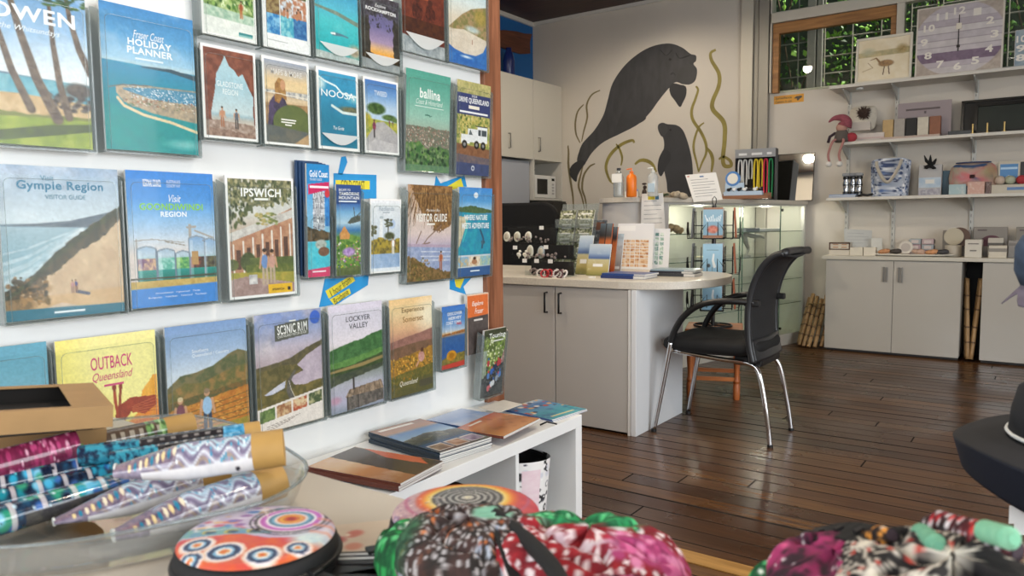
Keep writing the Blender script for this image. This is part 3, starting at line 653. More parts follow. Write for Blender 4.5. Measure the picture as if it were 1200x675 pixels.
def p_ballina(i):
    i.grad([(0, '4f9c8b'), (.25, '6fb09f'), (.45, '98c2b2'), (.55, '9fb6a6')]); i.put(i.under([(0, .545), (.5, .54), (1, .56)], .03), '8a7d70', '6a7263', 3, 1.6); i.specks(330, (0, .55, 1, .75), .006, .014, ['c9a89a', '7d6a5a', '5e7a55', 'dcd2c4', '94584a'], 1.2)
    i.put(i.under([(0, .72), (.3, .70), (.5, .78), (.7, .73), (1, .76)], .06), '3f6a3c', '6c8f4e', 6, 1.6); i.specks(120, (0, .75, 1, .93), .02, .05, ['3d5a3c', '5a7550', '7f9468', '2c452f'])
    i.put(i.rect(0, .93, 1, 1)*.6, '6f8f7a'); i.put(i.line([(.43, .43), (.48, .425), (.52, .43)], .012)+i.line([(.53, .44), (.57, .43)], .008), '35705f')
def p_drive(i):
    i.grad([(0, 'b9b184'), (.15, 'd5c78f'), (1, '3f4a6e')]); i.put(i.rect(0, 0, 1, .72), '8f9a50', 'd0bd72', 6, 1.6); i.specks(150, (0, .34, 1, .62), .012, .04, ['6b7d38', 'b0a552', 'd8c98a', '4f6130'])
    i.put(i.rect(0, .13, 1, .355), '3b4372'); i.put(i.rect(0, .0, 1, .13), 'c9bd84', '9a9a60', 5); i.put(i.under([(0, .66), (1, .70)]), '93674a', '7d5238', 5); i.put(i.under([(0, .77), (1, .80)]), '7c6a66', '5d5664', 5); i.put(i.under([(0, .86), (1, .87)]), '3d4767', '46507a', 12)
    i.put(i.rect(.34, .50, .66, .64)+i.rect(.14, .565, .4, .66), 'e8eaec'); i.put(i.rect(.62, .47, .92, .64), 'eceef0'); i.put(i.rect(.64, .5, .73, .56)+i.rect(.75, .5, .9, .56), '4a5258'); i.put(i.rect(.56, .455, .93, .47), '3a3c40'); i.put(i.poly([(.40, .50), (.48, .56), (.36, .565)]), '5a6468')
    for x, y in ((.24, .67), (.80, .67), (.60, .665)): i.put(i.ell(x, y, .085, .048), '26221f'); i.put(i.ell(x, y, .04, .022), '8d8d8d')
    i.put(i.ell(.5, .92, .05, .03), 'e6e8ec'); i.put(i.ell(.5, .92, .03, .018), '46507a')
def p_gympie(i):
    i.grad([(0, '8fa9c4'), (.12, 'a9bdd0'), (.25, 'b9c8d4'), (.36, 'c9d6de')]); i.put(i.nz(34)*2-1.0, 'd9dfe4'); i.put((i.nz(22)*2-1.15)*(i.y < .3), '8795a8')
    i.put(i.under([(0, .375), (1, .37)]), '6f93a8', '86a6b6', 9); i.put(i.under([(0, .38), (.3, .37), (.55, .355), (1, .28)])*(1-i.under([(0, .385), (.5, .40), (1, .45)])), '556270', '6a7680', 6)
    sea = i.under([(0, .39), (.7, .40), (1, .40)]); i.grad([(.38, '9db6c2'), (.6, '8fb0be'), (.8, 'a3bcc4')], sea*(i.y+i.x*.6 < .9))
    for k in range(5): i.put(i.line([(0, .57+k*.062), (.2, .535+k*.052), (.42, .47+k*.03), (.66, .405+k*.008)], .010+.006*k)*.45*np.clip(i.nz(8)*2.2-.3, 0, 1), 'e3eaec')
    dune = i.under([(0, .86), (.12, .80), (.3, .70), (.45, .60), (.6, .50), (.8, .38), (1, .27)], .01); i.put(dune, 'c3a687', 'd2b998', 14)
    sc = i.under([(0, .80), (.15, .75), (.3, .66), (.42, .56), (.6, .46), (.8, .35), (1, .255)], .03)*(1-i.under([(0, .90), (.2, .80), (.35, .72), (.5, .64), (.65, .55), (.85, .46), (1, .34)], .05)); i.put(sc, '3c3b2e', '5f5440', 4, 1.5)
    i.put(i.ell(.22, .80, .18, .05, .6), 'a57c4e', '8a6238', 5); i.put(i.ell(.1, .90, .16, .07, .4), '4c4233', '7a5f40', 4, 1.5); i.specks(130, (.02, .72, .34, .90), .012, .03, ['4d4535', '6d5a42', '8a6a44', '3f3a28']); i.put(i.under([(0, .84), (.2, .735), (.4, .58), (.6, .465), (.8, .355), (1, .26)], .02)*(1-i.under([(0, .87), (.2, .77), (.4, .62), (.6, .51), (.8, .40), (1, .30)], .02)), '35382a', '4f5238', 3, 1.6)
    i.put(i.under([(.15, 1), (.3, .93), (.45, .90), (.6, .93)])*(i.x > .2)*(i.x < .62), 'b9b2b8', 'cfc6c4', 10); i.put(i.under([(0, .86), (1, .82)])*.35, 'd2a56a')
    i.put(i.line([(.58, .835), (.68, .855)], .018), '5e6272'); person(i, .545, .84, .085, 'b98a8a', '7d5a5a'); person(i, .575, .835, .085, '5b5a86', '8d6a5a')
    i.put(i.under([(0, .925), (1, .935)]), '2f7186')
def p_goon(i):
    i.grad([(0, '2f7fd0'), (.2, '4a93dc'), (.35, '8ab8e2'), (.5, 'c6d2e0'), (.62, 'e2d6cf')])
    i.put(i.line([(.69, .40), (.69, .56)], .02)+i.line([(.66, .415), (.76, .41)], .014)+i.line([(.75, .44), (.98, .50)], .012), 'a9a39c'); i.put(i.line([(.05, .51), (.25, .50), (.62, .53)], .006)+i.line([(.08, .5), (.08, .8)], .01)+i.line([(.4, .52), (.62, .55)], .008), '9a958e')
    for k, (a, b_, t) in enumerate(((.08, .29, .55), (.30, .50, .57), (.51, .68, .59), (.67, .86, .48), (.84, 1.0, .50))):
        m = i.rect(a, t+.015, b_, .82)+i.ell((a+b_)/2, t+.018, (b_-a)/2, .02, .1); i.grad([(.5, '86a9cf'), (.62, 'b9cbd8'), (.7, '5fa09a'), (.74, '1f8a80'), (.82, '126a62')], np.clip(m, 0, 1))
        i.put(np.clip(m, 0, 1)*(i.y > .64)*(i.y < .73), ['7a5a78', '5fae9a', '3f8a5a', '4a3a34', '3a332c'][k], ['d2b08a', 'a9d6d0', '8ac06a', '8d4a3a', '6d6a4a'][k], 5, 1.6)
    for a, t in ((.08, .55), (.29, .55), (.30, .57), (.50, .57), (.51, .59), (.68, .59), (.67, .48), (.86, .48)): i.put(i.line([(a, t+.02), (a, .82)], .009), '6f7f92')
    for a, b_, t in ((.08, .29, .55), (.30, .50, .57), (.51, .68, .59), (.67, .86, .48), (.84, 1.0, .50)): i.put(i.line([(a, t+.02), ((a+b_)/2, t), (b_, t+.02)], .009), '8d97a3'); i.put(i.rect(a+.01, t+.03, a+.05, .82)*.35, 'e6eef4')
    i.put(i.rect(.70, .6, .78, .7), 'b58f5a'); i.put(i.under([(0, .805), (1, .80)]), 'b99a50', 'd0b468', 5); i.put(i.line([(0, .79), (1, .785)], .012), '4a4a38'); i.put(i.under([(0, .86), (1, .845)]), '3f86d2')
def p_ips(i):
    i.grad([(0, 'c9cfd2'), (.3, 'd3d2cc'), (.6, 'b08a6a'), (.8, 'a3a24a'), (1, '9c8e86')]); i.put(i.poly([(.0, .52), (1, .24), (1, .72), (0, .80)]), 'a8755a', 'c19474', 7); i.put(i.poly([(0, .47), (1, .26), (1, .33), (0, .54)]), 'd6d3cd', 'b9b4ae', 7)
    for k in range(7): x = .08+k*.14; i.put(i.line([(x, .56-.028*k), (x, .80-.01*k)], .013), 'e6dfd6'); i.put(i.rect(x+.04, .60-.02*k, x+.10, .76-.01*k), '6b4a3c', '4f3a34', 4)
    m = (i.y < .28-.16*np.abs(i.x-.35)+.16*(i.nz(9)-.5))*1.0; i.put(m, '5b6145', '8d8a66', 4, 1.7); i.specks(240, (0, .0, 1, .24), .010, .03, ['4f5a38', '79784e', 'a8a27a', '3c452c', 'c9c7bb'], 1.5); i.specks(70, (0, .2, .3, .42), .01, .03, ['4f5a38', '79784e', '3c452c'], 1.6)
    i.specks(60, (.42, .30, .72, .40), .02, .045, ['6f7a45', '97a064', 'b9a86a'], .5); i.put(i.ell(.28, .70, .12, .085), '3f4a2a', '57613a', 5); i.put(i.ell(.06, .72, .09, .05), '4a542f', '6a6f40', 4); i.put(i.rect(.3, .67, 1, .73), '4f5c32', '6b7440', 5); i.put(i.rect(.25, .73, 1, .80), '55632f', '7d8244', 5); i.put(i.under([(0, .78), (1, .80)]), 'b5a248', '949240', 6)
    i.put(i.poly([(0, 1), (0, .84), (.25, .82), (.7, .87), (1, .9), (1, 1)]), 'b39a94', '947a74', 8); person(i, .52, .89, .30, '6f8fc0', 'b9a690'); person(i, .63, .88, .28, 'c79a8a', 'b9a690'); i.put(i.rect(.28, .81, .40, .89), 'e0ddda', 'a8a6a8', 6)
    i.put(i.rect(.56, .90, .93, 1.0), 'e8b92e'); i.put(i.rect(.86, .93, .9, .96), '3a332a')
def p_gold(i):
    i.grad([(0, '2b86c4'), (.3, '5aa6d6'), (.55, '8cc0de'), (1, '3fb6cc')]); i.put(i.rect(.25, .24, .78, .58), '8a9099', 'c3c9cf', 4, 1.6)
    for k in range(8): i.put(i.line([(.28+.05*k, .25), (.5, .58)], .012)+i.line([(.25, .27+.04*k), (.78, .24+.05*k)], .010), '454c58' if k % 2 else 'e6eaed')
    i.put(i.rect(.8, .26, 1, .55), '2b6fb5', '3f8fd0', 5); i.put(i.under([(0, .55), (1, .60)], .03)*(i.y < .68), '6d5a40', '3f3a2c', 4, 1.5); i.put(i.under([(0, .69), (1, .67)]), '3fb9cf', '62cddb', 7); i.put(i.ell(.6, .71, .3, .05, .3), 'c9cfc8', '8f9a90', 4); i.put(i.ell(.72, .775, .27, .045, .15), '6f4e3c', '8a6650', 5)
    i.put(1-i.under([(0, .17), (1, .16)]), '1f86c6'); i.put(i.poly([(.05, .18), (1, .15), (1, .22), (.6, .24), (.05, .27)]), 'c4235d'); i.put(i.ell(.9, .255, .13, .04), 'c4343d'); i.put(i.under([(0, .93), (1, .91)]), 'd6476f')
def p_tamb(i):
    i.grad([(0, '30518a'), (.2, '3c66a8'), (.3, '7ab0d8'), (.42, 'b8d4e4'), (.5, '3f78ac'), (.58, '6d9a66')]); i.put(1-i.under([(0, .21), (1, .20)]), '2d4d88'); i.put(i.poly([(.45, .42), (.6, .36), (1, .33), (1, .40), (.55, .43)]), '6d6e6a', '4a5248', 4); i.put(i.line([(.7, .25), (.75, .36), (1, .3)], .02), '555a58')
    i.put(i.under([(0, .56), (.4, .53), (1, .58)], .05), '4f7a35', '7da04c', 5, 1.6); i.put(i.poly([(.12, .55), (.32, .45), (.55, .55), (.52, .60), (.16, .60)]), 'c98a4a', 'd9a264', 4); i.specks(130, (0, .62, 1, .95), .02, .06, ['6a9a3e', 'd9c84a', '8f6ab0', 'c46a8a', '3c6a34', 'e3e0cf'], .7); i.put(i.ell(.5, .74, .32, .06, .4), '9a78b8', 'c3a6d4', 4, 1.6); i.put(i.under([(0, .92), (1, .90)]), '6d7a4a', '525f38', 5)
def p_redl(i):
    i.grad([(0, 'e8ecef'), (.2, 'e3e8ee'), (.5, 'cfdae6'), (.7, '8fa6bc')]); i.put(i.line([(.36, .28), (.34, .55)], .05, .075), 'eef0f2'); i.put(i.ell(.36, .25, .07, .02), 'b9c4cc'); i.put(i.ell(.70, .34, .12, .07), 'b9cbe6')
    i.put(i.line([(.58, .36), (.57, .54)], .02), '5b5648'); i.specks(40, (.46, .27, .70, .38), .03, .06, ['3a4038', '555a48', '74755c'], .4); i.specks(50, (.05, .36, .2, .5), .02, .05, ['4a4f3a', '6f6e4e'], .6)
    i.put(i.under([(0, .56), (.3, .52), (.6, .55), (1, .53)], .05), '6d6338', 'b09a3f', 5, 1.6); i.put(i.ell(.62, .50, .2, .06, .4), '3f4430', '5a5e3c', 4); i.put(i.under([(0, .74), (1, .735)]), 'a9c0dc', '8fabcf', 9); person(i, .74, .745, .23, 'f2f2f2', 'e8e4dc'); i.put(i.under([(0, .93), (1, .93)]), 'e6ecf2')
def p_vis(i):
    i.grad([(0, 'b08d70'), (.3, 'd6c0b2'), (.5, 'dcc9c4'), (.6, 'c9b8c4'), (.7, '9fa8c4')]); m = (i.y < .50-.9*np.abs(i.x-.72)**1.6+.15*(i.nz(6)-.5))*(i.x > .0); i.put(m*1.0, '6d4e30', '9a7448', 4, 1.6)
    rs = np.random.RandomState(2)
    for k in range(90):
        x = rs.rand(); y = .02+.3*rs.rand(); L = .08+.12*rs.rand(); i.put(i.line([(x, y), (x+(x-.6)*.12, y+L)], .010, .004)*.9, ['54381f', '8a6238', 'b8905a', '6f5230'][k % 4])
    for a in ([(.02, .95), (.15, .75), (.45, .55), (.75, .42)], [(.1, .80), (.2, .6), (.3, .48)], [(.05, .7), (.3, .62), (.5, .6)]): i.put(i.line(a, .012), '8a6f5e')
    i.put(i.under([(0, .60), (1, .63)])*(1-i.under([(0, .64), (1, .66)])), 'b5a0b4'); i.put(i.under([(0, .63), (1, .66)]), '8d9bc0', 'a9b4d0', 7)
    for y in (.69, .74, .78): i.put(i.line([(.3, y), (1, y+.02)], .008), 'd6dae6')
    i.put(i.under([(0, .72), (.25, .78), (.5, .86), (1, .93)], .05), '8d6f48', '64532f', 5, 1.6); i.specks(90, (0, .76, .5, 1), .012, .03, ['6f6a3a', 'a3824e', '574a2c']); person(i, .76, .89, .2, 'b05f3c', 'a86a45')
def p_where(i):
    i.grad([(0, '3f84c8'), (.15, '5a9fd8'), (.26, 'a9cde6'), (.3, '2f7fb0'), (.75, '1f97ac')]); i.put(i.nz(20)*1.5-.8*(i.y < .2)-.9*(i.y >= .2), 'cfe3f0'); i.put(i.under([(0, .22), (.4, .20), (1, .25)], .02)*(1-i.under([(0, .33), (.4, .29), (1, .28)], .02)), '3f5a3c', '5d7448', 4)
    i.put(i.under([(0, .27), (1, .30)])*(i.y > .27), '2b86ad', '2fa0b4', 10); i.put(i.poly([(0, .32), (.28, .33), (.2, .45), (.12, .56), (.04, .66), (0, .68)]), 'd8cdb2', 'c2b493', 5); i.put(i.line([(.22, .36), (.26, .45), (.14, .6)], .02), '4fc0bf'); i.put(i.line([(.66, .48), (.76, .58), (.72, .68)], .03), '35506a'); i.put(i.ell(.75, .62, .08, .03, .4), '2f4a60', '5a7a8a', 3)
    i.put(i.rect(0, .76, 1, .9), 'cfd6dc'); 
    for k, (a, c) in enumerate((('7fb4dc', 'c9b48e'), ('d6b58f', 'e8dcc8'), ('8fb6c4', 'b9c8a8'))): i.put(i.rect(.01+.335*k, .775, .325+.335*k, .885), a, c, 5, 1.5)
    i.put(i.ell(.5, .80, .05, .02), '3b2c24'); i.put(i.ell(.5, .84, .09, .03), 'b07e5c'); i.put(i.under([(0, .90), (1, .89)]), '3a5f94'); i.put(i.ell(.5, .085, .07, .035), 'dfe9f2')
def p_belt(i):
    i.grad([(0, '5b9fb8'), (.3, '6fabc0'), (1, '4b8aa3')])
def p_outb(i):
    i.grad([(0, 'efe06a'), (.4, 'f2e370'), (.7, 'f0d95a'), (1, 'efc24a')]); i.put(np.clip(1.3-np.hypot((i.x-.75)/.7, (i.y-.15)/.5), 0, .7), 'f6f0b0')
    Yt = i.y; i.y = .555+(i.y-.376)/.877      # the lower part of the sheet is hidden
    i.put(i.poly([(.83, .62), (.9, .56), (.96, .5), (1, .5), (1, 1), (.7, 1), (.78, .8)]), 'efa63a', 'f2b84c', 6); i.put(i.under([(.45, 1), (.6, .9), (.8, .78), (1, .72)])*(i.x > .5), 'e88a35', 'ea9a44', 8)
    legs = 'a5452d'; i.put(i.poly([(.56, .72), (.70, .66), (.98, .68), (.98, .76), (.85, .82), (.70, .78), (.62, .86), (.60, .97), (.5, .97), (.52, .84)]), legs, '8f3a28', 6); i.put(i.line([(.54, .56), (.545, .68), (.58, .86)], .018), legs); i.put(i.line([(.605, .56), (.59, .68), (.575, .86)], .016), '8c3826')
    i.put(i.ell(.54, .555, .022, .035), '8c3826'); i.put(i.ell(.605, .555, .022, .035), '8c3826')
    for k in range(5): i.put(i.line([(.72, .74+.012*k), (1, .69+.03*k)], .006), 'c2653f')
    i.put(i.poly([(.62, .97), (.66, .88), (.85, .85), (1, .9), (1, 1), (.6, 1)]), 'dd7a3c')
    i.y = Yt
def p_south(i):
    i.grad([(0, '7597c4'), (.2, '9db6d6'), (.38, 'ccd8e4')]); i.put(i.under([(0, .46), (.15, .38), (.35, .37), (.55, .34), (.75, .27), (.88, .24), (1, .27)], .01), '7d7350', '56603f', 9, 1.4); i.put(i.under([(0, .5), (.2, .44), (.4, .46), (.7, .40), (1, .36)], .01), '9a7a48', '68683c', 8, 1.4)
    i.put(i.under([(0, .58), (.3, .55), (1, .50)], .02), '5a5a38', '7d6238', 5, 1.5); i.put(i.under([(0, .64), (.4, .60), (1, .54)], .02), 'c98a3c', 'b5702f', 6, 1.4); i.specks(160, (0, .62, 1, .80), .010, .026, ['d69a48', 'b06c30', 'e0b25e', '8a6a34'], .5)
    for k in range(7): i.put(i.line([(0, .70+.03*k), (1, .60+.045*k)], .006), '6b5a34')
    i.put(i.under([(0, .84), (1, .80)]), 'b58f3e', '8d8a3a', 7); i.put(i.under([(0, .93), (1, .90)]), '9a8a48', '7a7a3a', 6)
    person(i, .14, .86, .32, '7a4a55', '5a3a44', hair='d6c29a'); person(i, .46, .87, .36, '9cc0e0', '33425a', hair='8f7a62')
def p_rim(i):
    i.grad([(0, '7b93c4'), (.15, '9aa6cc'), (.3, 'c0b6c4'), (.4, 'b8a8b0')]); i.put(i.nz(26)*2-.95, 'd9cfd0'); i.put((i.nz(20)*2-1.1)*(i.y < .4), '7a7f98'); i.put(i.under([(0, .44), (.3, .42), (.5, .40), (.75, .33), (1, .28)], .01), '55503c', '6f6546', 7); i.put(i.under([(0, .48), (.4, .45), (1, .5)], .02), '7a6d44', '585434', 8, 1.4)
    i.put(i.poly([(.60, .47), (.75, .40), (1, .33), (1, .64), (.75, .66), (.55, .64), (.48, .57), (.7, .53)]), 'b3a4b4', 'c6b8c4', 10); i.put(i.poly([(.1, .68), (.3, .62), (.42, .59), (.4, .65), (.2, .69)]), 'b9bcd0', 'd2d2dc', 6)
    i.put(i.under([(0, .69), (.3, .68), (.6, .66), (1, .63)], .02), '5f5934', '7d7040', 6, 1.5); i.put(i.line([(.56, .52), (.47, .60), (.46, .68), (.55, .82)], .018, .05), '6d6a66', '58554f', 4); i.put(i.line([(.47, .60), (.50, .68), (.60, .82)], .004), 'd8d2c4')
    i.put(i.poly([(0, .795), (1, .71), (1, 1), (0, 1)]), 'e9e1da'); 
    for k, (a, c) in enumerate((('4c6638', '7d9258'), ('9a6a4a', 'd2b48c'), ('b0563c', 'e0c8a0'), ('4a5a3c', 'b9b48a'))): x = .03+k*.245; dy = -.085*x; i.put(i.poly([(x, .815+dy), (x+.215, .797+dy), (x+.215, .90+dy), (x, .918+dy)]), a, c, 5, 1.6)
    for k in range(3): i.put(i.line([(.12, .955-.0+k*.018), (.62-.08*k, .905+k*.018)], .004), '8a7d74')
    i.put(i.poly([(.28, .105), (.80, .075), (.80, .215), (.28, .245)]), '585a52', '62645a', 20); i.put(i.ell(.90, .075, .085, .062, .08), '3f66c0')
def p_lock(i):
    i.grad([(0, 'd6d2e0'), (.2, 'dcd6e2'), (.36, 'e8dfe6'), (.4, 'd8d0d0')]); i.put(i.under([(0, .41), (.35, .36), (.6, .34), (.8, .30), (1, .28)], .015), '4f7d4a', '3a6338', 6, 1.3); i.put(i.under([(0, .53), (.5, .50), (1, .45)], .02), '6d9a55', '54803f', 6); i.put(i.under([(0, .58), (.4, .57), (1, .50)], .02), '4a5a35', '35482a', 5, 1.4); i.put(i.under([(0, .60), (.6, .565), (1, .53)])*(1-i.under([(0, .62), (.6, .60), (1, .56)])), '9a8558')
    i.put(i.under([(0, .65), (1, .60)]), '40493c', '545a46', 6); i.grad([(.62, '7a8578'), (.75, 'b3b4c0'), (.9, 'b9b5cc'), (1, '8f98a8')], i.under([(0, .75), (.2, .72), (.5, .69), (1, .64)], .02))
    i.put(i.ell(.08, .88, .14, .05, .6), 'c29ab0'); i.put(i.poly([(.34, .80), (.95, .77), (1, .86), (.26, .87)]), 'a8927c', '7d6b5a', 5, 1.4)
    for k in range(7): i.put(i.line([(.36+.09*k, .80-.004*k), (.30+.105*k, .87)], .006), '5f5246')
    i.put(i.poly([(.28, .87), (1, .86), (1, .97), (.28, 1)]), '55504c', '7a736c', 5, 1.5); i.put(i.line([(.3, .87), (.3, 1)], .014)+i.line([(.5, .87), (.5, .99)], .01)+i.line([(.42, .70), (.42, .80)], .02), '3f3a36')
def p_som(i):
    i.grad([(0, 'e6c48c'), (.15, 'ecd0a0'), (.3, 'e0b48a'), (.42, 'c29078'), (.5, '9a6f62')]); i.put(np.clip(1.2-np.hypot((i.x-.95)/.4, (i.y-.2)/.22), 0, .9), 'f8ecd0'); i.put(i.under([(0, .43), (.3, .40), (.7, .37), (1, .34)], .01), 'a3766a', '8a6258', 8); i.put(i.under([(0, .50), (.5, .47), (1, .46)], .01), '86634e', '6d5540', 7)
    i.put(i.under([(0, .62), (.3, .60), (.7, .56), (1, .52)], .03), 'b88538', '8a6a30', 5, 1.5); i.specks(260, (0, .60, 1, .86), .008, .022, ['e0a63a', 'c98a2a', '7a6a30', '4f5028', 'edbd55']); i.put(i.under([(0, .78), (1, .72)], .03)*.8, '4d5530', '6d6a34', 5, 1.5)
    i.specks(60, (0, .78, .6, .93), .01, .022, ['b07828', '6f6a34', '8a7a3a'])
    i.put(i.ell(.72, .63, .08, .06), 'd3a6a0', 'b9857a', 4); i.put(i.ell(.74, .56, .04, .025), '5a3a2c'); i.put(i.line([(.65, .68), (.6, .72)], .02), 'c99a80'); i.put(i.rect(.66, .875, .98, .95), '4b4640'); i.put(i.under([(0, .87), (1, .83)])*.5, '57563a')
def p_small(i):
    i.grad([(0, '3f74c0'), (.25, '5f92d0'), (.40, 'b9c8d8'), (.44, 'e0b27a'), (.50, '46618a'), (.7, '26508f')]); i.put(i.under([(0, .44), (.4, .43), (1, .40)], .01)*(1-i.under([(0, .47), (1, .45)])), '7a4f30', 'c98a48', 4); i.put(i.under([(0, .50), (1, .48)])*.6, '2d5a9a', '3f6fae', 6)
    i.put(i.under([(0, .84), (.3, .80), (.6, .78), (1, .76)], .04), '6d6530', '94803c', 4, 1.5); i.put(i.ell(.42, .80, .22, .09, .12), 'd99a2e', 'b57a24', 4); i.put(i.ell(.42, .80, .12, .05, .2), 'a8701f'); i.put(i.under([(0, .93), (1, .91)]), 'c24438')
    i.put(i.line([(.35, .2), (.4, .45)], .01), 'dfe6ee')
def p_perth(i):
    i.grad([(0, 'd8703a'), (1, 'd8703a')]); i.put(i.under([(0, .38), (1, .36)]), '59514f', '4a4442', 8); i.put(1-i.rect(.03, .02, .97, 1), 'e8c4a8')
def p_tour(i):
    i.put(i.rect(0, 0, 1, 1), '5b6b3e', '8a9a58', 6, 1.5); i.put(i.rect(0, 0, 1, .12), '3a4030', '4a4f38', 5); i.specks(140, (.1, .1, 1, .55), .02, .05, ['a9bd68', 'd3dca0', '56703a', '7f9a4c', 'eef0d8']); i.put(i.rect(0, .3, .18, 1), '8d9a86', 'a9b4a4', 6); i.put(i.poly([(1, .3), (.75, .6), (1, .62)]), 'c4a4a0', '8d6a6a', 4)
    i.put(i.under([(0, .72), (.4, .60), (1, .52)], .05), '3f4244', '5d5f5e', 5, 1.4)
    for k in range(15):
        x = .28+.62*((k*41) % 100)/100; y = .5+.42*((k*29) % 100)/100; c = ['b8434a', '3f66b0', '8f9aa8', 'c46a70', '2d3a55', '5a84c0', 'd0d3d6'][k % 7]
        i.put(i.ell(x, y, .065, .05), c); i.put(i.ell(x, y-.065, .035, .022), ['3c66a8', '2b2b2e', 'c94a50'][k % 3]); i.put(i.ell(x-.05, y+.08, .045, .035), '222426'); i.put(i.ell(x-.05, y+.08, .03, .022), '6b6d6e')
bold = dict(bold=.025); slim = dict(bold=.006); ital = dict(shear=.35)
Z1, Z2, Z3 = 1.266, .917, .560
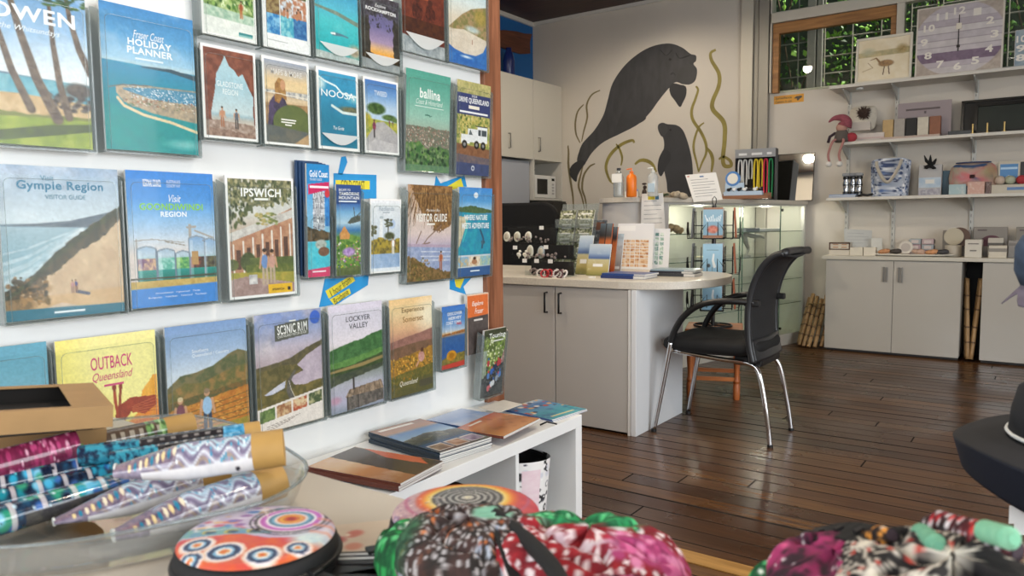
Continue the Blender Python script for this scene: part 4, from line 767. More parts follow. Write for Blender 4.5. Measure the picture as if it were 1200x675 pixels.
BR = [
 (.570, Z1-.004, .218, .310, 'brochure with leaning palm trunks on a beach', p_bowen, [('BOWEN', .06, .13, .90, .225, 'f4f6f8', bold), ('the Whitsundays', .26, .255, .76, .30, 'f0f4f8', ital)], {}),
 (.816, Z1, .213, .310, 'blue HOLIDAY PLANNER brochure with a marina', p_hp, [('Fraser Coast', .33, .155, .66, .21, 'f6fafc', ital), ('HOLIDAY', .27, .215, .74, .262, 'f6fafc', bold), ('PLANNER', .26, .272, .75, .32, 'f6fafc', bold), ('~', .34, .345, .64, .357, 'e3eef6', {})], {}),
 (1.053, 1.553, .150, .212, 'brochure with a walker in green rainforest', p_green, [('~', .66, .905, .92, .93, '3f8f92', {})], {'border': .006}),
 (1.222, 1.553, .150, .212, 'white brochure with a grid of small holiday snapshots', p_collage, [], {}),
 (1.390, 1.556, .157, .212, 'brochure with a turquoise lagoon', p_turq, [], {'crescent': 1}),
 (1.558, 1.556, .157, .212, 'brochure with dark trees framing a dusk sky', p_rock, [('Explore', .36, .10, .64, .16, 'f2f2f4', ital), ('ROCKHAMPTON', .12, .165, .90, .215, 'f2f2f4', bold)], {'crescent': 1}),
 (1.726, 1.631, .200, .300, 'brochure with two figures in a red sunset', p_sunset, [], {'crescent': 1}),
 (1.945, 1.633, .205, .300, 'pale beach brochure with a curved blue foot', p_curve, [], {}),
 (1.046, 1.310, .150, .220, 'brochure with two bathers framed by a red rock arch', p_glad, [('GLADSTONE', .26, .37, .74, .43, 'f2f6f6', slim), ('REGION', .36, .45, .64, .51, 'f2f6f6', slim)], {'border': .006}),
 (1.215, 1.308, .148, .222, 'brochure with a surfer holding a green board', p_sand, [('MAPS & MORE', .18, .125, .84, .19, 'e8e4e0', slim), ('~', .36, .69, .68, .705, 'f4f2ea', {}), ('~', .36, .72, .66, .735, 'f4f2ea', {}), ('~', .44, .75, .58, .765, 'f4f2ea', {})], {'border': .007}),
 (1.388, 1.309, .152, .221, 'brochure with an aerial view of a blue river mouth', p_noosa, [('NOOSA', .10, .26, .90, .345, 'f2f8fa', slim), ('The Guide', .36, .70, .62, .745, 'f0f6f8', ital)], {'border': .008, 'crescent': 1}),
 (1.560, 1.310, .143, .219, 'brochure with cyclists on a country path', p_tweed, [('TWEED', .30, .16, .66, .225, 'eef3f8', slim)], {'border': .006}),
 (1.726, 1.266, .210, .312, 'sea green brochure with a flock of birds over a marsh', p_ballina, [('ballina', .30, .165, .76, .265, 'f2f7f4', bold), ('Coast & Hinterland', .22, .275, .82, .325, 'e8f2ee', ital), ('~', .2, .345, .84, .352, 'e4efea', {})], {'tilt': .045}),
 (1.970, 1.265, .183, .314, 'brochure with a white off-road wagon at a creek', p_drive, [('2024', .42, .135, .58, .16, 'f2f2f4', {}), ('DRIVE QUEENSLAND', .05, .17, .95, .235, 'f4f4f6', bold), ('~', .34, .25, .66, .285, 'f0e8d8', bold), ('~', .08, .315, .92, .335, 'f0f0f2', {})], {'tilt': .045}),
 (.606, Z2, .230, .306, 'visitor guide with a long sand dune above the sea', p_gympie, [('Visit', .33, .06, .44, .095, '3d7f9c', {}), ('Gympie Region', .14, .095, .86, .17, '2f7698', bold), ('VISITOR GUIDE', .36, .185, .70, .215, '3d7892', {}), ('~', .38, .958, .64, .972, 'dce8ec', {})], {}),
 (.853, Z2+.002, .210, .305, 'bright blue brochure with painted grain silos', p_goon, [('REGIONAL COUNCIL', .18, .06, .38, .115, 'f4f8fc', bold), ('AUSTRALIA\'S', .44, .06, .60, .085, 'f4f8fc', {}), ('COUNTRY WAY', .44, .092, .60, .115, 'f4f8fc', {}), ('Visit', .46, .17, .60, .225, 'f4f8fc', ital), ('GOONDIWINDI', .13, .235, .86, .285, '8fd24a', bold), ('REGION', .36, .295, .66, .335, 'f6fafc', bold), ('Goondiwindi   Inglewood   Texas', .26, .895, .78, .912, 'eaf2fa', {}), ('Bungunya   Yelarbon   Talwood   Toobeah', .18, .925, .86, .942, 'eaf2fa', {})], {}),
 (1.096, Z2, .203, .306, 'brochure with a couple and suitcase beside a heritage building', p_ips, [('IPSWICH', .21, .095, .80, .165, 'f6f6f4', bold), ('~', .40, .175, .60, .193, 'f0f0ec', {}), ('IPSWICH', .62, .935, .80, .955, '4a3d20', bold)], {'border': .006}),
 (1.338, .957, .078, .308, 'slim pocket guide with a twisted tower and a pool', p_gold, [('Gold Coast', .12, .055, .92, .115, 'f2f8fc', bold), ('TOURIST GUIDE', .12, .125, .66, .145, 'e6f2fa', {}), ('~', .12, .19, .95, .21, 'f8e6ee', {}), ('~', .2, .945, .8, .958, 'f8e6ee', {})], {'copies': 3, 'hz': .55, 'tilt': .03}),
 (1.438, .955, .093, .258, 'slim guide with a mountain cottage garden', p_tamb, [('ESCAPE TO', .10, .045, .56, .07, 'f4f6fa', slim), ('TAMBORINE', .10, .08, .92, .115, 'f4f6fa', bold), ('MOUNTAIN', .10, .125, .92, .16, 'f4f6fa', bold), ('~', .1, .175, .82, .19, 'e8eef6', {})], {'tilt': .04}),
 (1.567, .954, .130, .222, 'white edged brochure with a palm and a lighthouse', p_redl, [('Redlands', .28, .10, .76, .16, 'a9b4c0', slim), ('~', .40, .175, .62, .19, 'b5bec8', {})], {'border': .005, 'tilt': .04}),
 (1.722, Z2, .212, .306, 'brown VISITOR GUIDE with shaggy pandanus leaves', p_vis, [('Moreton Bay', .40, .245, .72, .28, 'f2ece6', ital), ('VISITOR GUIDE', .17, .295, .88, .38, 'f6f2ec', bold), ('~', .42, .395, .60, .415, 'f2ece6', {})], {'tilt': .05}),
 (1.970, Z2, .183, .306, 'brochure with a turquoise bay and a shipwreck reef', p_where, [('WHERE NATURE', .16, .305, .86, .365, 'f4f8fa', bold), ('MEETS ADVENTURE', .10, .395, .92, .46, 'f4f8fa', bold), ('~', .38, .935, .66, .95, 'dfe9f2', {})], {'tilt': .05}),
 (.462, Z3, .212, .311, 'plain blue guide half hidden by the cardboard box', p_belt, [('Southern Downs', -.0, .27, .88, .325, 'eef4f6', slim), ('& Granite Belt', .10, .375, .74, .435, 'eef4f6', slim)], {}),
 (.690, Z3, .211, .308, 'yellow brochure with two feet raised in the air', p_outb, [('OUTBACK', .32, .145, .74, .235, 'cf3f7c', slim), ('Queensland', .33, .255, .74, .325, 'd2527f', ital), ('~', .44, .345, .64, .36, 'd2527f', {})], {}),
 (.924, Z3-.002, .214, .311, 'brochure with a couple in an autumn vineyard', p_south, [('Southern', .30, .195, .50, .222, 'eef3f8', slim), ('Queensland / Country', .30, .23, .76, .262, 'eef3f8', slim)], {}),
 (1.162, Z3, .216, .311, 'brochure with a winding lakeside road and four small photos', p_rim, [('SC3NIC R1M', .32, .105, .77, .185, 'f2f2ee', dict(bold=.02, tilt=.045)), ('QUEENSLAND VISITOR GUIDE', .32, .188, .76, .215, 'e6e6e0', dict(tilt=.045)), ('~', .50, .075, .60, .09, 'e6e6e0', dict(tilt=.04))], {}),
 (1.404, Z3, .208, .311, 'brochure with green hills above a lake jetty', p_lock, [('LOCKYER', .31, .115, .76, .165, '4a4a52', slim), ('VALLEY', .36, .185, .72, .235, '4a4a52', slim)], {}),
 (1.642, Z3, .196, .307, 'orange dusk brochure with a woman among sunflowers', p_som, [('Experience', .28, .095, .80, .16, '8a6a40', slim), ('Somerset', .30, .185, .78, .245, '9a7038', slim), ('Queensland', .2, .845, .62, .905, 'f2ead8', ital)], {}),
 (1.880, .611, .122, .213, 'small blue brochure with a golden boat in the foreground', p_small, [('DISCOVER', .24, .10, .86, .155, 'f2f6fa', bold), ('HERVEY', .28, .175, .84, .225, 'f2f6fa', bold), ('COAST TOWN', .18, .245, .80, .295, 'f2f6fa', bold), ('FREE', .62, .28, .84, .32, 'd84848', bold)], {'tilt': .03}),
 (2.02, .640, .122, .212, 'orange topped guide standing behind the cycling magazine', p_perth, [('Explore', .22, .12, .74, .22, 'f6efe8', dict(bold=.01, shear=.3)), ('Fraser', .34, .24, .74, .33, 'f6efe8', ital), ('~', .3, .42, .7, .45, 'd8d2cc', {})], {'pocket': False, 'label': 'orange topped guide standing behind the cycling magazine at the foot of the post', 'thick': .012}),
]
for y0, z0, w_, h_, what, fn, tx, kw in BR:
    kw = dict(kw); kw['x'] = XB
    brochure(y0, z0, w_, h_, what, fn, tx, **kw)
brochure(2.055, .482, .128, .245, 'magazine with a crowd of cyclists', p_tour, [('Touring', .22, .055, .96, .15, 'f4f4f0', bold), ('~', .42, .165, .9, .185, 'eaeae2', {})], tilt=.11, x=XB+.022, thick=.008)
# blue paper arrows with yellow strips, stuck to the wall behind the pockets
blue_p = mat('blue_card', '2596d6', .55, var=.03, scale=30); yel_p = mat('yellow_strip', 'e8d93c', .55)
def sign(pts, strips, label, th=.0012):
    c = wp(sum(p[0] for p in pts)/len(pts), sum(p[1] for p in pts)/len(pts), x=XW+.001)
    t = thing('paper_sign', label, 'sign', (XW+.0006, c.y, c.z), (PI/2, 0, PI/2))
    loc = lambda u, v: (wp(u, v, x=XW+.001).y-c.y, wp(u, v, x=XW+.001).z-c.z)
    B().prism([loc(*p) for p in pts], Matrix(), th).obj('blue_card', blue_p, t)
    for pp, s, bx, tl in strips:
        B().prism([loc(*p) for p in pp], Matrix.Translation((0, 0, th)), .0003).obj('yellow_strip', yel_p, t)
        if s:
            q = [loc(*p) for p in pp]; ox = sum(a for a, _ in q)/4; oy = sum(a for _, a in q)/4
            text(s, ox-bx[0], oy-bx[1], ox+bx[0], oy+bx[1], ink('3c3a20'), t, z=th+.0006, tilt=tl)
    return t
sign([(391, 203), (441, 205), (441, 233), (391, 233)], [([(393, 211), (433, 212), (433, 222), (393, 222)], 'GOLD COAST', (.046, .013), 0)], 'blue card with a yellow GOLD COAST strip behind the slim guides')
sign([(396, 204), (400, 184), (405, 183), (407, 190), (401, 205)], [], 'small pale blue paper tip poking up above the slim guides')
sign([(374, 360), (381, 326), (388, 324), (432, 322), (431, 334), (402, 352), (396, 356)], [([(381, 341), (412, 322), (416, 329), (385, 350)], '1 hour from', (.042, .011), .47), ([(386, 351), (409, 338), (411, 344), (391, 357)], 'Brisbane', (.030, .010), .47)], 'blue paper arrow with yellow 1 hour from Brisbane strips below the slim guides')
sign([(509, 219), (511, 206), (516, 215), (544, 205), (547, 219)], [([(523, 219), (540, 209), (543, 219), (530, 222)], None, None, 0)], 'blue paper arrow with a yellow strip above the shaggy brown visitor guide')
sign([(527, 326), (527, 339), (546, 345), (543, 336), (553, 325)], [([(532, 326), (545, 324), (539, 338), (534, 336)], None, None, 0)], 'blue paper arrow tip with yellow strip below the turquoise bay brochure')
# ================================================================== LOW CUBE SHELF with magazines
KZ = .445; KX1 = -1.29; KY0, KY1 = .725, 2.19
white_lam = mat('white_laminate', 'ecedec', .35, var=.01, scale=6)
kt = thing('cube_shelf', 'low white cube shelf unit standing against the brochure wall', 'shelf', (-1.48, 1.457, 0))
def kb(name, *a, **k): return B().bb(*a).obj(name, white_lam, kt, world=True, bevel=.0015)
kb('top_board', -1.675, KX1, KY0, KY1, KZ-.04, KZ); kb('bottom_board', -1.675, KX1, KY0, KY1, .03, .07)
for y in (KY0, KY1-.04): kb('side_board', -1.675, KX1, y, y+.04, .0 if 0 else .07, KZ-.04)
for k in (1, 2, 3):
    y = KY0+.0+k*(KY1-KY0-.04)/4+.012; kb('divider', -1.675, KX1-.004, y, y+.016, .07, KZ-.04)
kb('back_board', -1.678, -1.672, KY0+.02, KY1-.02, .05, KZ-.02)
for x in (-1.64, -1.33):
    for y in (KY0+.05, 1.457, KY1-.05): B().cyl((x, y, 0), (x, y, .03), .02, seg=14).obj('foot', mat('grey_foot', '8d8d8d', .5), kt, world=True)
# patterned tubs inside
def tub(y, label, tilt):
    t = thing('storage_tub', label, 'tub', (-1.445, y, .0705), (0, 0, .05))
    n = 180; hh = 120; img = Img(n, hh, 'f4f2f0', seed=int(y*100)); img.specks(260, (0, 0, 1, 1), .010, .026, ['17171a', '22222a', '17171a', 'f4f2f0', 'dcdce4'], 1.4); img.specks(160, (0, 0, 1, 1), .005, .012, ['17171a', 'ffffff', '3a3a48'])
    for k in range(30):
        x = ((k*37) % 100)/100; yy = ((k*61) % 100)/100; img.put(img.ell(x, yy, .018, .05, .3), '17171a'); img.put(img.ell(x, yy, .008, .025, .3), 'f2f0ee')
    for k in range(26):
        x = ((k*29+7) % 100)/100; yy = ((k*53) % 100)/100; img.put(img.line([(x, yy), (x+.02, yy+.05), (x+.005, yy+.10), (x+.03, yy+.14)], .006), '17171a')
    m = img.rect(.90, .10, .985, .62); img.put(m, 'f1dde2', 'ecd2da', 5)
    th = np.linspace(0, 2*PI, n, endpoint=False); Z = np.linspace(.268, 0, hh); P = np.zeros((hh, n, 3)); R_ = .122+.022*(Z/.268)
    P[..., 0] = R_[:, None]*np.cos(th)[None]*1.05; P[..., 1] = R_[:, None]*np.sin(th)[None]; P[..., 2] = Z[:, None]+.018*np.cos(th+1.2)[None]*(Z/.268)[:, None]
    o = link('tub_body', grid_mesh('tub_body', P, img.a, wrap=True), attr_mat('printed_fabric', .7), t, smooth='all')
    b = B(); b.lathe([(.119, .004), (.138, .255), (.1385, .245), (.10, .22), (.09, .03), (.05, .02)], M=None, seg=40)
    b.obj('black_lining', mat('black_fabric', '0d0d0e', .85), t, smooth='all', label='black lining of the tub')
    return t
tub(1.955, 'black and white doodle tub with a pink patch in the shelf cube nearest the post', .1)
tub(1.555, 'black and white doodle tub in the shelf cube left of the divider', .1)
# magazines lying on top: each stack is its separate copies
def mag_img(fn, w, h, seed):
    im = Img(max(w/.003, 30), max(h/.003, 30), seed=seed); fn(im); return im
def m_orange(i):
    i.grad([(0, 'd9b08a'), (.3, 'e6c6a0'), (.55, 'c98d5a'), (1, '9a7055')]); i.put(i.nz(24)*1.6-.7, 'e9d6c4'); i.put(i.poly([(.45, 0), (1, 0), (1, 1), (.35, 1)]), '4a4038', '5b5046', 6); i.put(i.poly([(.78, .48), (1, .1), (1, .75), (.80, .92)]), 'cf6a48')
def m_cyan(i):
    i.grad([(0, '8d6a58'), (.22, 'b07f62'), (.3, '4f7fb8'), (.5, '9fbcd8'), (.62, '4a4a44'), (.75, '3d5a80'), (1, '5b5046')]); i.put(i.under([(0, .5), (.5, .42), (1, .55)], .04)*(1-i.under([(0, .62), (1, .66)])), '3f4038', '6a6a5a', 5)
    for k in range(3): i.put(i.rect(.06+.31*k, .78, .33+.31*k, .96), 'e6e0dc'); i.put(i.rect(.075+.31*k, .795, .315+.31*k, .945), ['6f5a48', '8d6a50', '7a6a80'][k], ['a98d70', 'c4a48c', 'b0a0b4'][k], 5)
    i.put(i.rect(.1, .05, .75, .1), 'e9e2da')
def m_sky(i):
    i.grad([(0, 'a3b3d4'), (.35, '7f9acb'), (.6, 'b5c2dc'), (.7, 'c9826a'), (1, 'b36a4a')]); i.put(i.nz(20)*1.6-.8, 'd0d6e4')
def m_rust(i):
    i.grad([(0, 'b8603f'), (.3, 'cf8a5a'), (.6, 'a8683c'), (1, 'd2915c')]); i.put(i.nz(10)*1.6-.8, '6b4630'); i.put(i.rect(.2, .1, .5, .16), 'f2e9dd')
def m_teal(i):
    i.grad([(0, 'b9c4cc'), (.2, '3f6fa8'), (.45, '4f93b8'), (.7, '3fa0b0'), (1, '5fb4c0')]); i.put(i.nz(9)*1.8-.9, '274f80'); i.specks(30, (0, 0, 1, .6), .03, .08, ['b0453f', 'e6dcd0', '30406a', 'd9a05a']); i.put(i.rect(.15, .86, .8, .9), 'e0d9a0')
def mag(px_pts, z, th, fn, label, n=1, seed=1, grp=None, jit=.004):
    """px_pts: corners on the photo of the lowest visible outline: back-left, back-right, front-right, front-left"""
    P = [wp(u, v, z=z+th) for u, v in px_pts]; c = sum(P, Vector())/4
    ax = ((P[1]-P[0])+(P[2]-P[3])); ang = math.atan2(ax.y, ax.x)
    W_ = (((P[1]-P[0]).length+(P[2]-P[3]).length)/2); H_ = (((P[3]-P[0]).length+(P[2]-P[1]).length)/2)
    rs = random.Random(seed); each = th/n
    for k in range(n):
        top = k == n-1
        t = thing('magazine', label if top else 'copy under the '+label, 'magazine', (c.x+(0 if top else rs.uniform(-jit, jit)), c.y+(0 if top else rs.uniform(-jit, jit)), z+k*each), (0, 0, ang+(0 if top else rs.uniform(-.02, .02))), grp)
        B().bb(-W_/2, W_/2, -H_/2, H_/2, .0003, each-.0006).obj('pages', page_m, t)
        B().bb(-W_/2-.001, W_/2+.001, -H_/2-.001, H_/2+.001, 0, .0004).bb(-W_/2-.001, -W_/2, -H_/2, H_/2, 0, each-.0004).obj('spine_cover', mat('spine_%d' % seed, ['5a3d30', '2b3a48', '7a3f30', '3f4c6a', '6b3326', '31568a'][seed % 6], .4), t)
        if top: picture('cover', mag_img(fn, W_, H_, seed), -W_/2, -H_/2, W_/2, H_/2, each, t, attr_mat('glossy_print', .16, .6))
        else: B().bb(-W_/2, W_/2, -H_/2, H_/2, each-.0006, each-.0002).obj('cover', mat('cover_%d' % seed, ['8a6a50', '4a5a70', '8a5a44', '5f7fa8', '7f4a38', '4f7fa8'][seed % 6], .3), t)
    return c
# far-left pile: blue one below, orange one above
mag([(380, 548), (432, 527), (462, 552), (440, 579)], KZ, .006, m_teal, 'blue spined magazine under the orange sunrise magazine', 1, 3)
mag([(364, 546), (418, 522), (518, 542), (466, 567)], KZ+.006, .020, m_orange, 'magazine with orange sunrise and dark corner, leftmost on the low shelf', 3, 4, 'magazine pile with the orange sunrise')
mag([(424, 508), (488, 492), (580, 510), (524, 528)], KZ, .034, m_cyan, 'thick stack magazine with three small photos on its cover', 6, 1, 'tall magazine pile in the middle of the low shelf')
mag([(491, 493), (545, 479), (600, 489), (576, 503)], KZ, .022, m_sky, 'pale sky blue magazine at the back of the low shelf', 2, 5, 'magazine pile with the pale blue sky')
mag([(541, 501), (578, 482), (634, 491), (582, 513)], KZ+.0225, .008, m_rust, 'rust and tan magazine overlapping the pale blue one', 1, 2)
mag([(596, 477), (636, 467), (682, 480), (640, 494)], KZ, .008, m_teal, 'teal and blue magazine at the shelf end by the post', 2, 5, 'magazine pile by the post')
# papers along the wall edge of the shelf
def paper(px, z, col, label, fn=None):
    P = [wp(u, v, z=z) for u, v in px]; c = sum(P, Vector())/4; t = thing('loose_sheet', label, 'paper', c)
    B().prism([(p.x-c.x, p.y-c.y) for p in P], Matrix(), .0015).obj('sheet', mat('sheet_'+col, col, .5, var=.06, scale=30), t)
paper([(560, 478), (590, 469), (612, 474), (584, 484)], KZ+.0225, 'd8d2c8', 'cream leaflet lying beyond the pale blue magazine')
b = B(); P = wp(633, 499, z=KZ); b.tube([P+Vector((0, 0, .003)), P+Vector((.02, .01, .014)), P+Vector((.045, .03, .006))], .003, 6)
tag(b.obj('binder_clip', mat('black_plastic', '161617', .4), smooth='all'), 'small black clip at the front edge of the low shelf', 'clip')

# ================================================================== RECEPTION DESK (low front part)
grey_lam = mat('grey_white_laminate', 'b9b5b0', .38, var=.015, scale=5); bright_lam = mat('white_end_laminate', 'e4e6e8', .35)
stone = mat('speckled_worktop', 'cfc8bb', .32, var=.10, scale=160)
DY = 3.44
dt = thing('reception_desk', 'low reception desk with two grey white doors and a rounded stone top', 'desk', (-2.4, 3.8, 0))
B().bb(-3.4, -1.735, DY+.02, 4.02, .05, .755).obj('carcass', grey_lam, dt, world=True)
B().bb(-3.4, -1.74, DY+.05, 3.98, 0, .05).obj('plinth', mat('dark_plinth', '4a4745', .6), dt, world=True)
for x0, x1, hx in ((-3.0, -2.197, -2.245), (-2.19, -1.755, -2.155)):
    d = B().bb(x0, x1, DY, DY+.019, .012, .752).obj('door', grey_lam, dt, world=True, bevel=.0015)
    h = B().tube([(hx, DY, .72), (hx, DY-.025, .72), (hx, DY-.025, .612), (hx, DY, .612)], .0055, 8)
    bmesh.ops.translate(h.bm, verts=h.bm.verts, vec=-dt.location); h.obj('handle', mat('black_metal', '1c1c1d', .35, metal=.6), d, smooth='all')
B().bb(-1.751, -1.737, DY-.004, DY+.02, .0, .755).obj('corner_strip', mat('pale_strip', 'dedcd8', .4), dt, world=True)
B().bb(-1.734, -1.705, DY-.004, 4.03, 0, .755).obj('end_panel', bright_lam, dt, world=True, bevel=.002)
out = [(-3.4, 3.42), (-2.5, 3.42), (-1.80, 3.425), (-1.68, 3.45), (-1.58, 3.50), (-1.50, 3.58), (-1.445, 3.69), (-1.42, 3.82), (-1.425, 3.98), (-1.46, 4.13), (-1.54, 4.26), (-1.66, 4.34), (-1.80, 4.37), (-2.1, 4.38), (-3.4, 4.38)]
sm = out[:2]+[(p.x, p.y) for p in catmull([(x, y, 0) for x, y in out[2:13]], 4)]+out[13:]
B().prism(sm, Matrix.Translation((0, 0, .757)), .042).obj('worktop', stone, dt, world=True, bevel=.004)

# ================================================================== HIGH COUNTER with glass display
ct = thing('display_counter', 'tall reception counter with rounded grey end and lit glass display case', 'counter', (-2.2, 6.0, 0))
A0 = Vector((-1.83, 7.06, 0)); dirv = Vector((-math.cos(math.radians(77)), -math.sin(math.radians(77)), 0)); nrm = Vector((dirv.y, -dirv.x, 0)); nrm = nrm if nrm.x > 0 else -nrm
def cp(L, o, z): 
    p = A0+dirv*L-nrm*o; return Vector((p.x, p.y, z))     # L along the counter from the wall, o back from its glass face
LEN = 2.12; DEP = .46
def slab(L0, L1, o0, o1, z0, z1): 
    b = B(); q = [cp(L0, o0, 0), cp(L1, o0, 0), cp(L1, o1, 0), cp(L0, o1, 0)]
    return b.prism([(p.x, p.y) for p in q], Matrix.Translation((0, 0, z0)), z1-z0)
endc = cp(LEN, DEP/2, 0); a0 = math.atan2(-nrm.y, -nrm.x)
def endpoly(r): 
    base = math.atan2(nrm.y, nrm.x); 
    return [(endc.x+r*math.cos(base-PI*k/24), endc.y+r*math.sin(base-PI*k/24)) for k in range(25)]
sgn = 1 if (Vector((math.cos(math.atan2(nrm.y, nrm.x)-PI/2), math.sin(math.atan2(nrm.y, nrm.x)-PI/2), 0)).dot(dirv) > 0) else -1
def endpoly(r):
    base = math.atan2(nrm.y, nrm.x)
    return [(endc.x+r*math.cos(base-sgn*PI*k/24), endc.y+r*math.sin(base-sgn*PI*k/24)) for k in range(25)]
q0, q1 = cp(0, -.02, 0), cp(0, DEP+.02, 0)
B().prism([(q0.x, q0.y)]+endpoly(DEP/2+.02)+[(q1.x, q1.y)], Matrix.Translation((0, 0, 1.236)), .034).obj('stone_top', stone, ct, world=True, bevel=.003)
e0, e1 = cp(LEN-.12, 0.0, 0), cp(LEN-.12, DEP, 0)
B().prism([(e0.x, e0.y)]+endpoly(DEP/2-.005)+[(e1.x, e1.y)], Matrix.Translation((0, 0, .0)), 1.235).obj('rounded_end', mat('grey_round_panel', 'c4c2c0', .4), ct, world=True, smooth=True)
lit = mat('pale_green_back', 'cdcdbf', .5)
slab(.0, LEN-.12, DEP-.012, DEP, 0, 1.235).obj('back_panel', lit, ct, world=True)
slab(0, LEN-.12, .0, DEP-.012, 0, .10).obj('plinth', mat('cream_plinth', 'c9c4b8', .45), ct, world=True)
slab(0, LEN-.12, .0, DEP-.012, 1.222, 1.2355).obj('top_rail', mat('pale_rail', 'cdccc6', .4, metal=.2), ct, world=True)
gl = clear_mat('display_glass', (.97, .985, .972), .05, .01)
slab(.03, LEN-.12, .0, .005, .10, 1.222).obj('glass_front', gl, ct, world=True)
slab(.0, .03, -.003, .03, 0, 1.236).obj('end_post', mat('pale_rail', 'cdccc6', .4), ct, world=True)
slab(.0, .012, .03, DEP, 0, 1.236).obj('end_panel', lit, ct, world=True)
edge_g = clear_mat('glass_edge', (.5, .66, .58), .1, .05, .45, '6f8f80')
for L in (1.02, 1.06, .43): slab(L, L+.006, -.002, .007, .10, 1.222).obj('glass_joint', edge_g, ct, world=True)
for z in (1.0, .79, .58, .365):
    s_ = slab(.02, LEN-.13, .012, DEP-.02, z, z+.006).obj('glass_shelf', clear_mat('shelf_glass', (.95, .975, .955), .05, .02), ct, world=True)
    slab(.02, LEN-.13, .010, .012, z, z+.006).obj('shelf_edge', edge_g, s_) .location = -ct.location
for z in (1.185, .16):
    p = cp(.43, -.006, z); b = B(); b.cyl(p, p+nrm*.012, .012, seg=14); b.obj('door_knob', mat('dark_chrome', '5b5a56', .25, metal=.9), ct, world=True, smooth=True)
for L in (.35, 1.35):
    b = B(); p = cp(L, .2, 1.216); b.cyl(p, p+Vector((0, 0, .006)), .03, seg=18)
    em = mat('case_lamp', 'fff6e6', .4); em.node_tree.nodes['Principled BSDF'].inputs['Emission Color'].default_value = (1, .93, .8, 1); em.node_tree.nodes['Principled BSDF'].inputs['Emission Strength'].default_value = 3
    b.obj('case_lamp', em, ct, world=True)
    l = bpy.data.lights.new('case_light', 'POINT'); l.energy = 1.7; l.color = (1, .95, .82); l.shadow_soft_size = .04
    o = bpy.data.objects.new('case_light', l); COL.objects.link(o); o.location = cp(L, .2, 1.17)
def atop(L, o, z): return cp(L, o, z)
SZ = [1.0065, .7965, .5865, .3715]
# in the case
b = B(); rs = random.Random(2); c = cp(1.72, .2, SZ[0])
for k in range(9): b.ball((c.x+rs.uniform(-.07, .07), c.y+rs.uniform(-.07, .07), c.z+rs.uniform(.02, .055)), (rs.uniform(.02, .04), .025, rs.uniform(.018, .03)), 10, (rs.random(), rs.random(), rs.random()))
tag(b.obj('driftwood', mat('pale_driftwood', 'b79b74', .8, var=.35, scale=25, bump=.3), smooth='all'), 'knobbly pale driftwood piece on the top glass shelf', 'ornament')
t = thing('carved_ruler', 'long flat grey and white box on the top glass shelf', 'box', cp(.62, .1, SZ[0]), (0, 0, math.atan2(dirv.y, dirv.x)))
B().bb(-.30, .05, -.04, .04, 0, .022).obj('white_section', mat('soft_white', 'd6d8d4', .4), t, bevel=.002); B().bb(.05, .26, -.042, .042, 0, .030).obj('grey_section', mat('slate_grey', '7a848a', .5), t, bevel=.002)
# bird ornament
t = thing('bird_ornament', 'grey bird ornament with spread wings on the second glass shelf', 'ornament', cp(.72, .14, SZ[1]), (0, 0, math.atan2(dirv.y, dirv.x)))
gb = mat('grey_carving', '9a9c92', .6)
B().tube(catmull([(.26, 0, .150), (.14, .0, .175), (.02, 0, .185), (-.08, 0, .170), (-.20, 0, .165), (-.27, 0, .145)], 5), [.004+.016*math.sin(PI*k/25) for k in range(26)], 8).obj('wings', gb, t, smooth='all')
B().tube(catmull([(.06, 0, .18), (.03, 0, .12), (-.01, 0, .06), (.03, 0, .0)], 5), [.028-.0015*k for k in range(16)], 10).obj('body', gb, t, smooth='all')
B().cyl((.03, 0, 0), (.03, 0, .01), .045, seg=20).obj('stand', gb, t, smooth=True)
t = thing('long_dish', 'pale cream oval dish on the second glass shelf behind the card spinner', 'dish', cp(1.25, .15, SZ[1]), (0, 0, math.atan2(dirv.y, dirv.x)))
B().lathe([(.02, 0), (.05, .004), (.09, .02), (.086, .022), (.05, .01), (.01, .008)], M=Matrix.Diagonal((2.3, .9, 1, 1))).obj('dish', mat('cream_ceramic', 'd8cfae', .35), t, smooth='all')
t = thing('wooden_block', 'small timber block on the third glass shelf at the wall end', 'ornament', cp(.35, .12, SZ[2])); B().bb(-.06, .06, -.10, .1, 0, .028).obj('block', wood_mat('tan_wood', 'a08a66', 'c2ab82', 'Y'), t, bevel=.003)
t = thing('dark_book', 'olive and dark book lying at the bottom of the glass case', 'book', cp(.62, .14, .1005), (0, 0, math.atan2(dirv.y, dirv.x))); B().bb(-.12, .12, -.08, .08, 0, .04).obj('book', mat('olive_cover', '74745e', .5), t, bevel=.003); B().bb(-.118, .118, -.083, -.078, .004, .036).obj('pages', page_m, t)

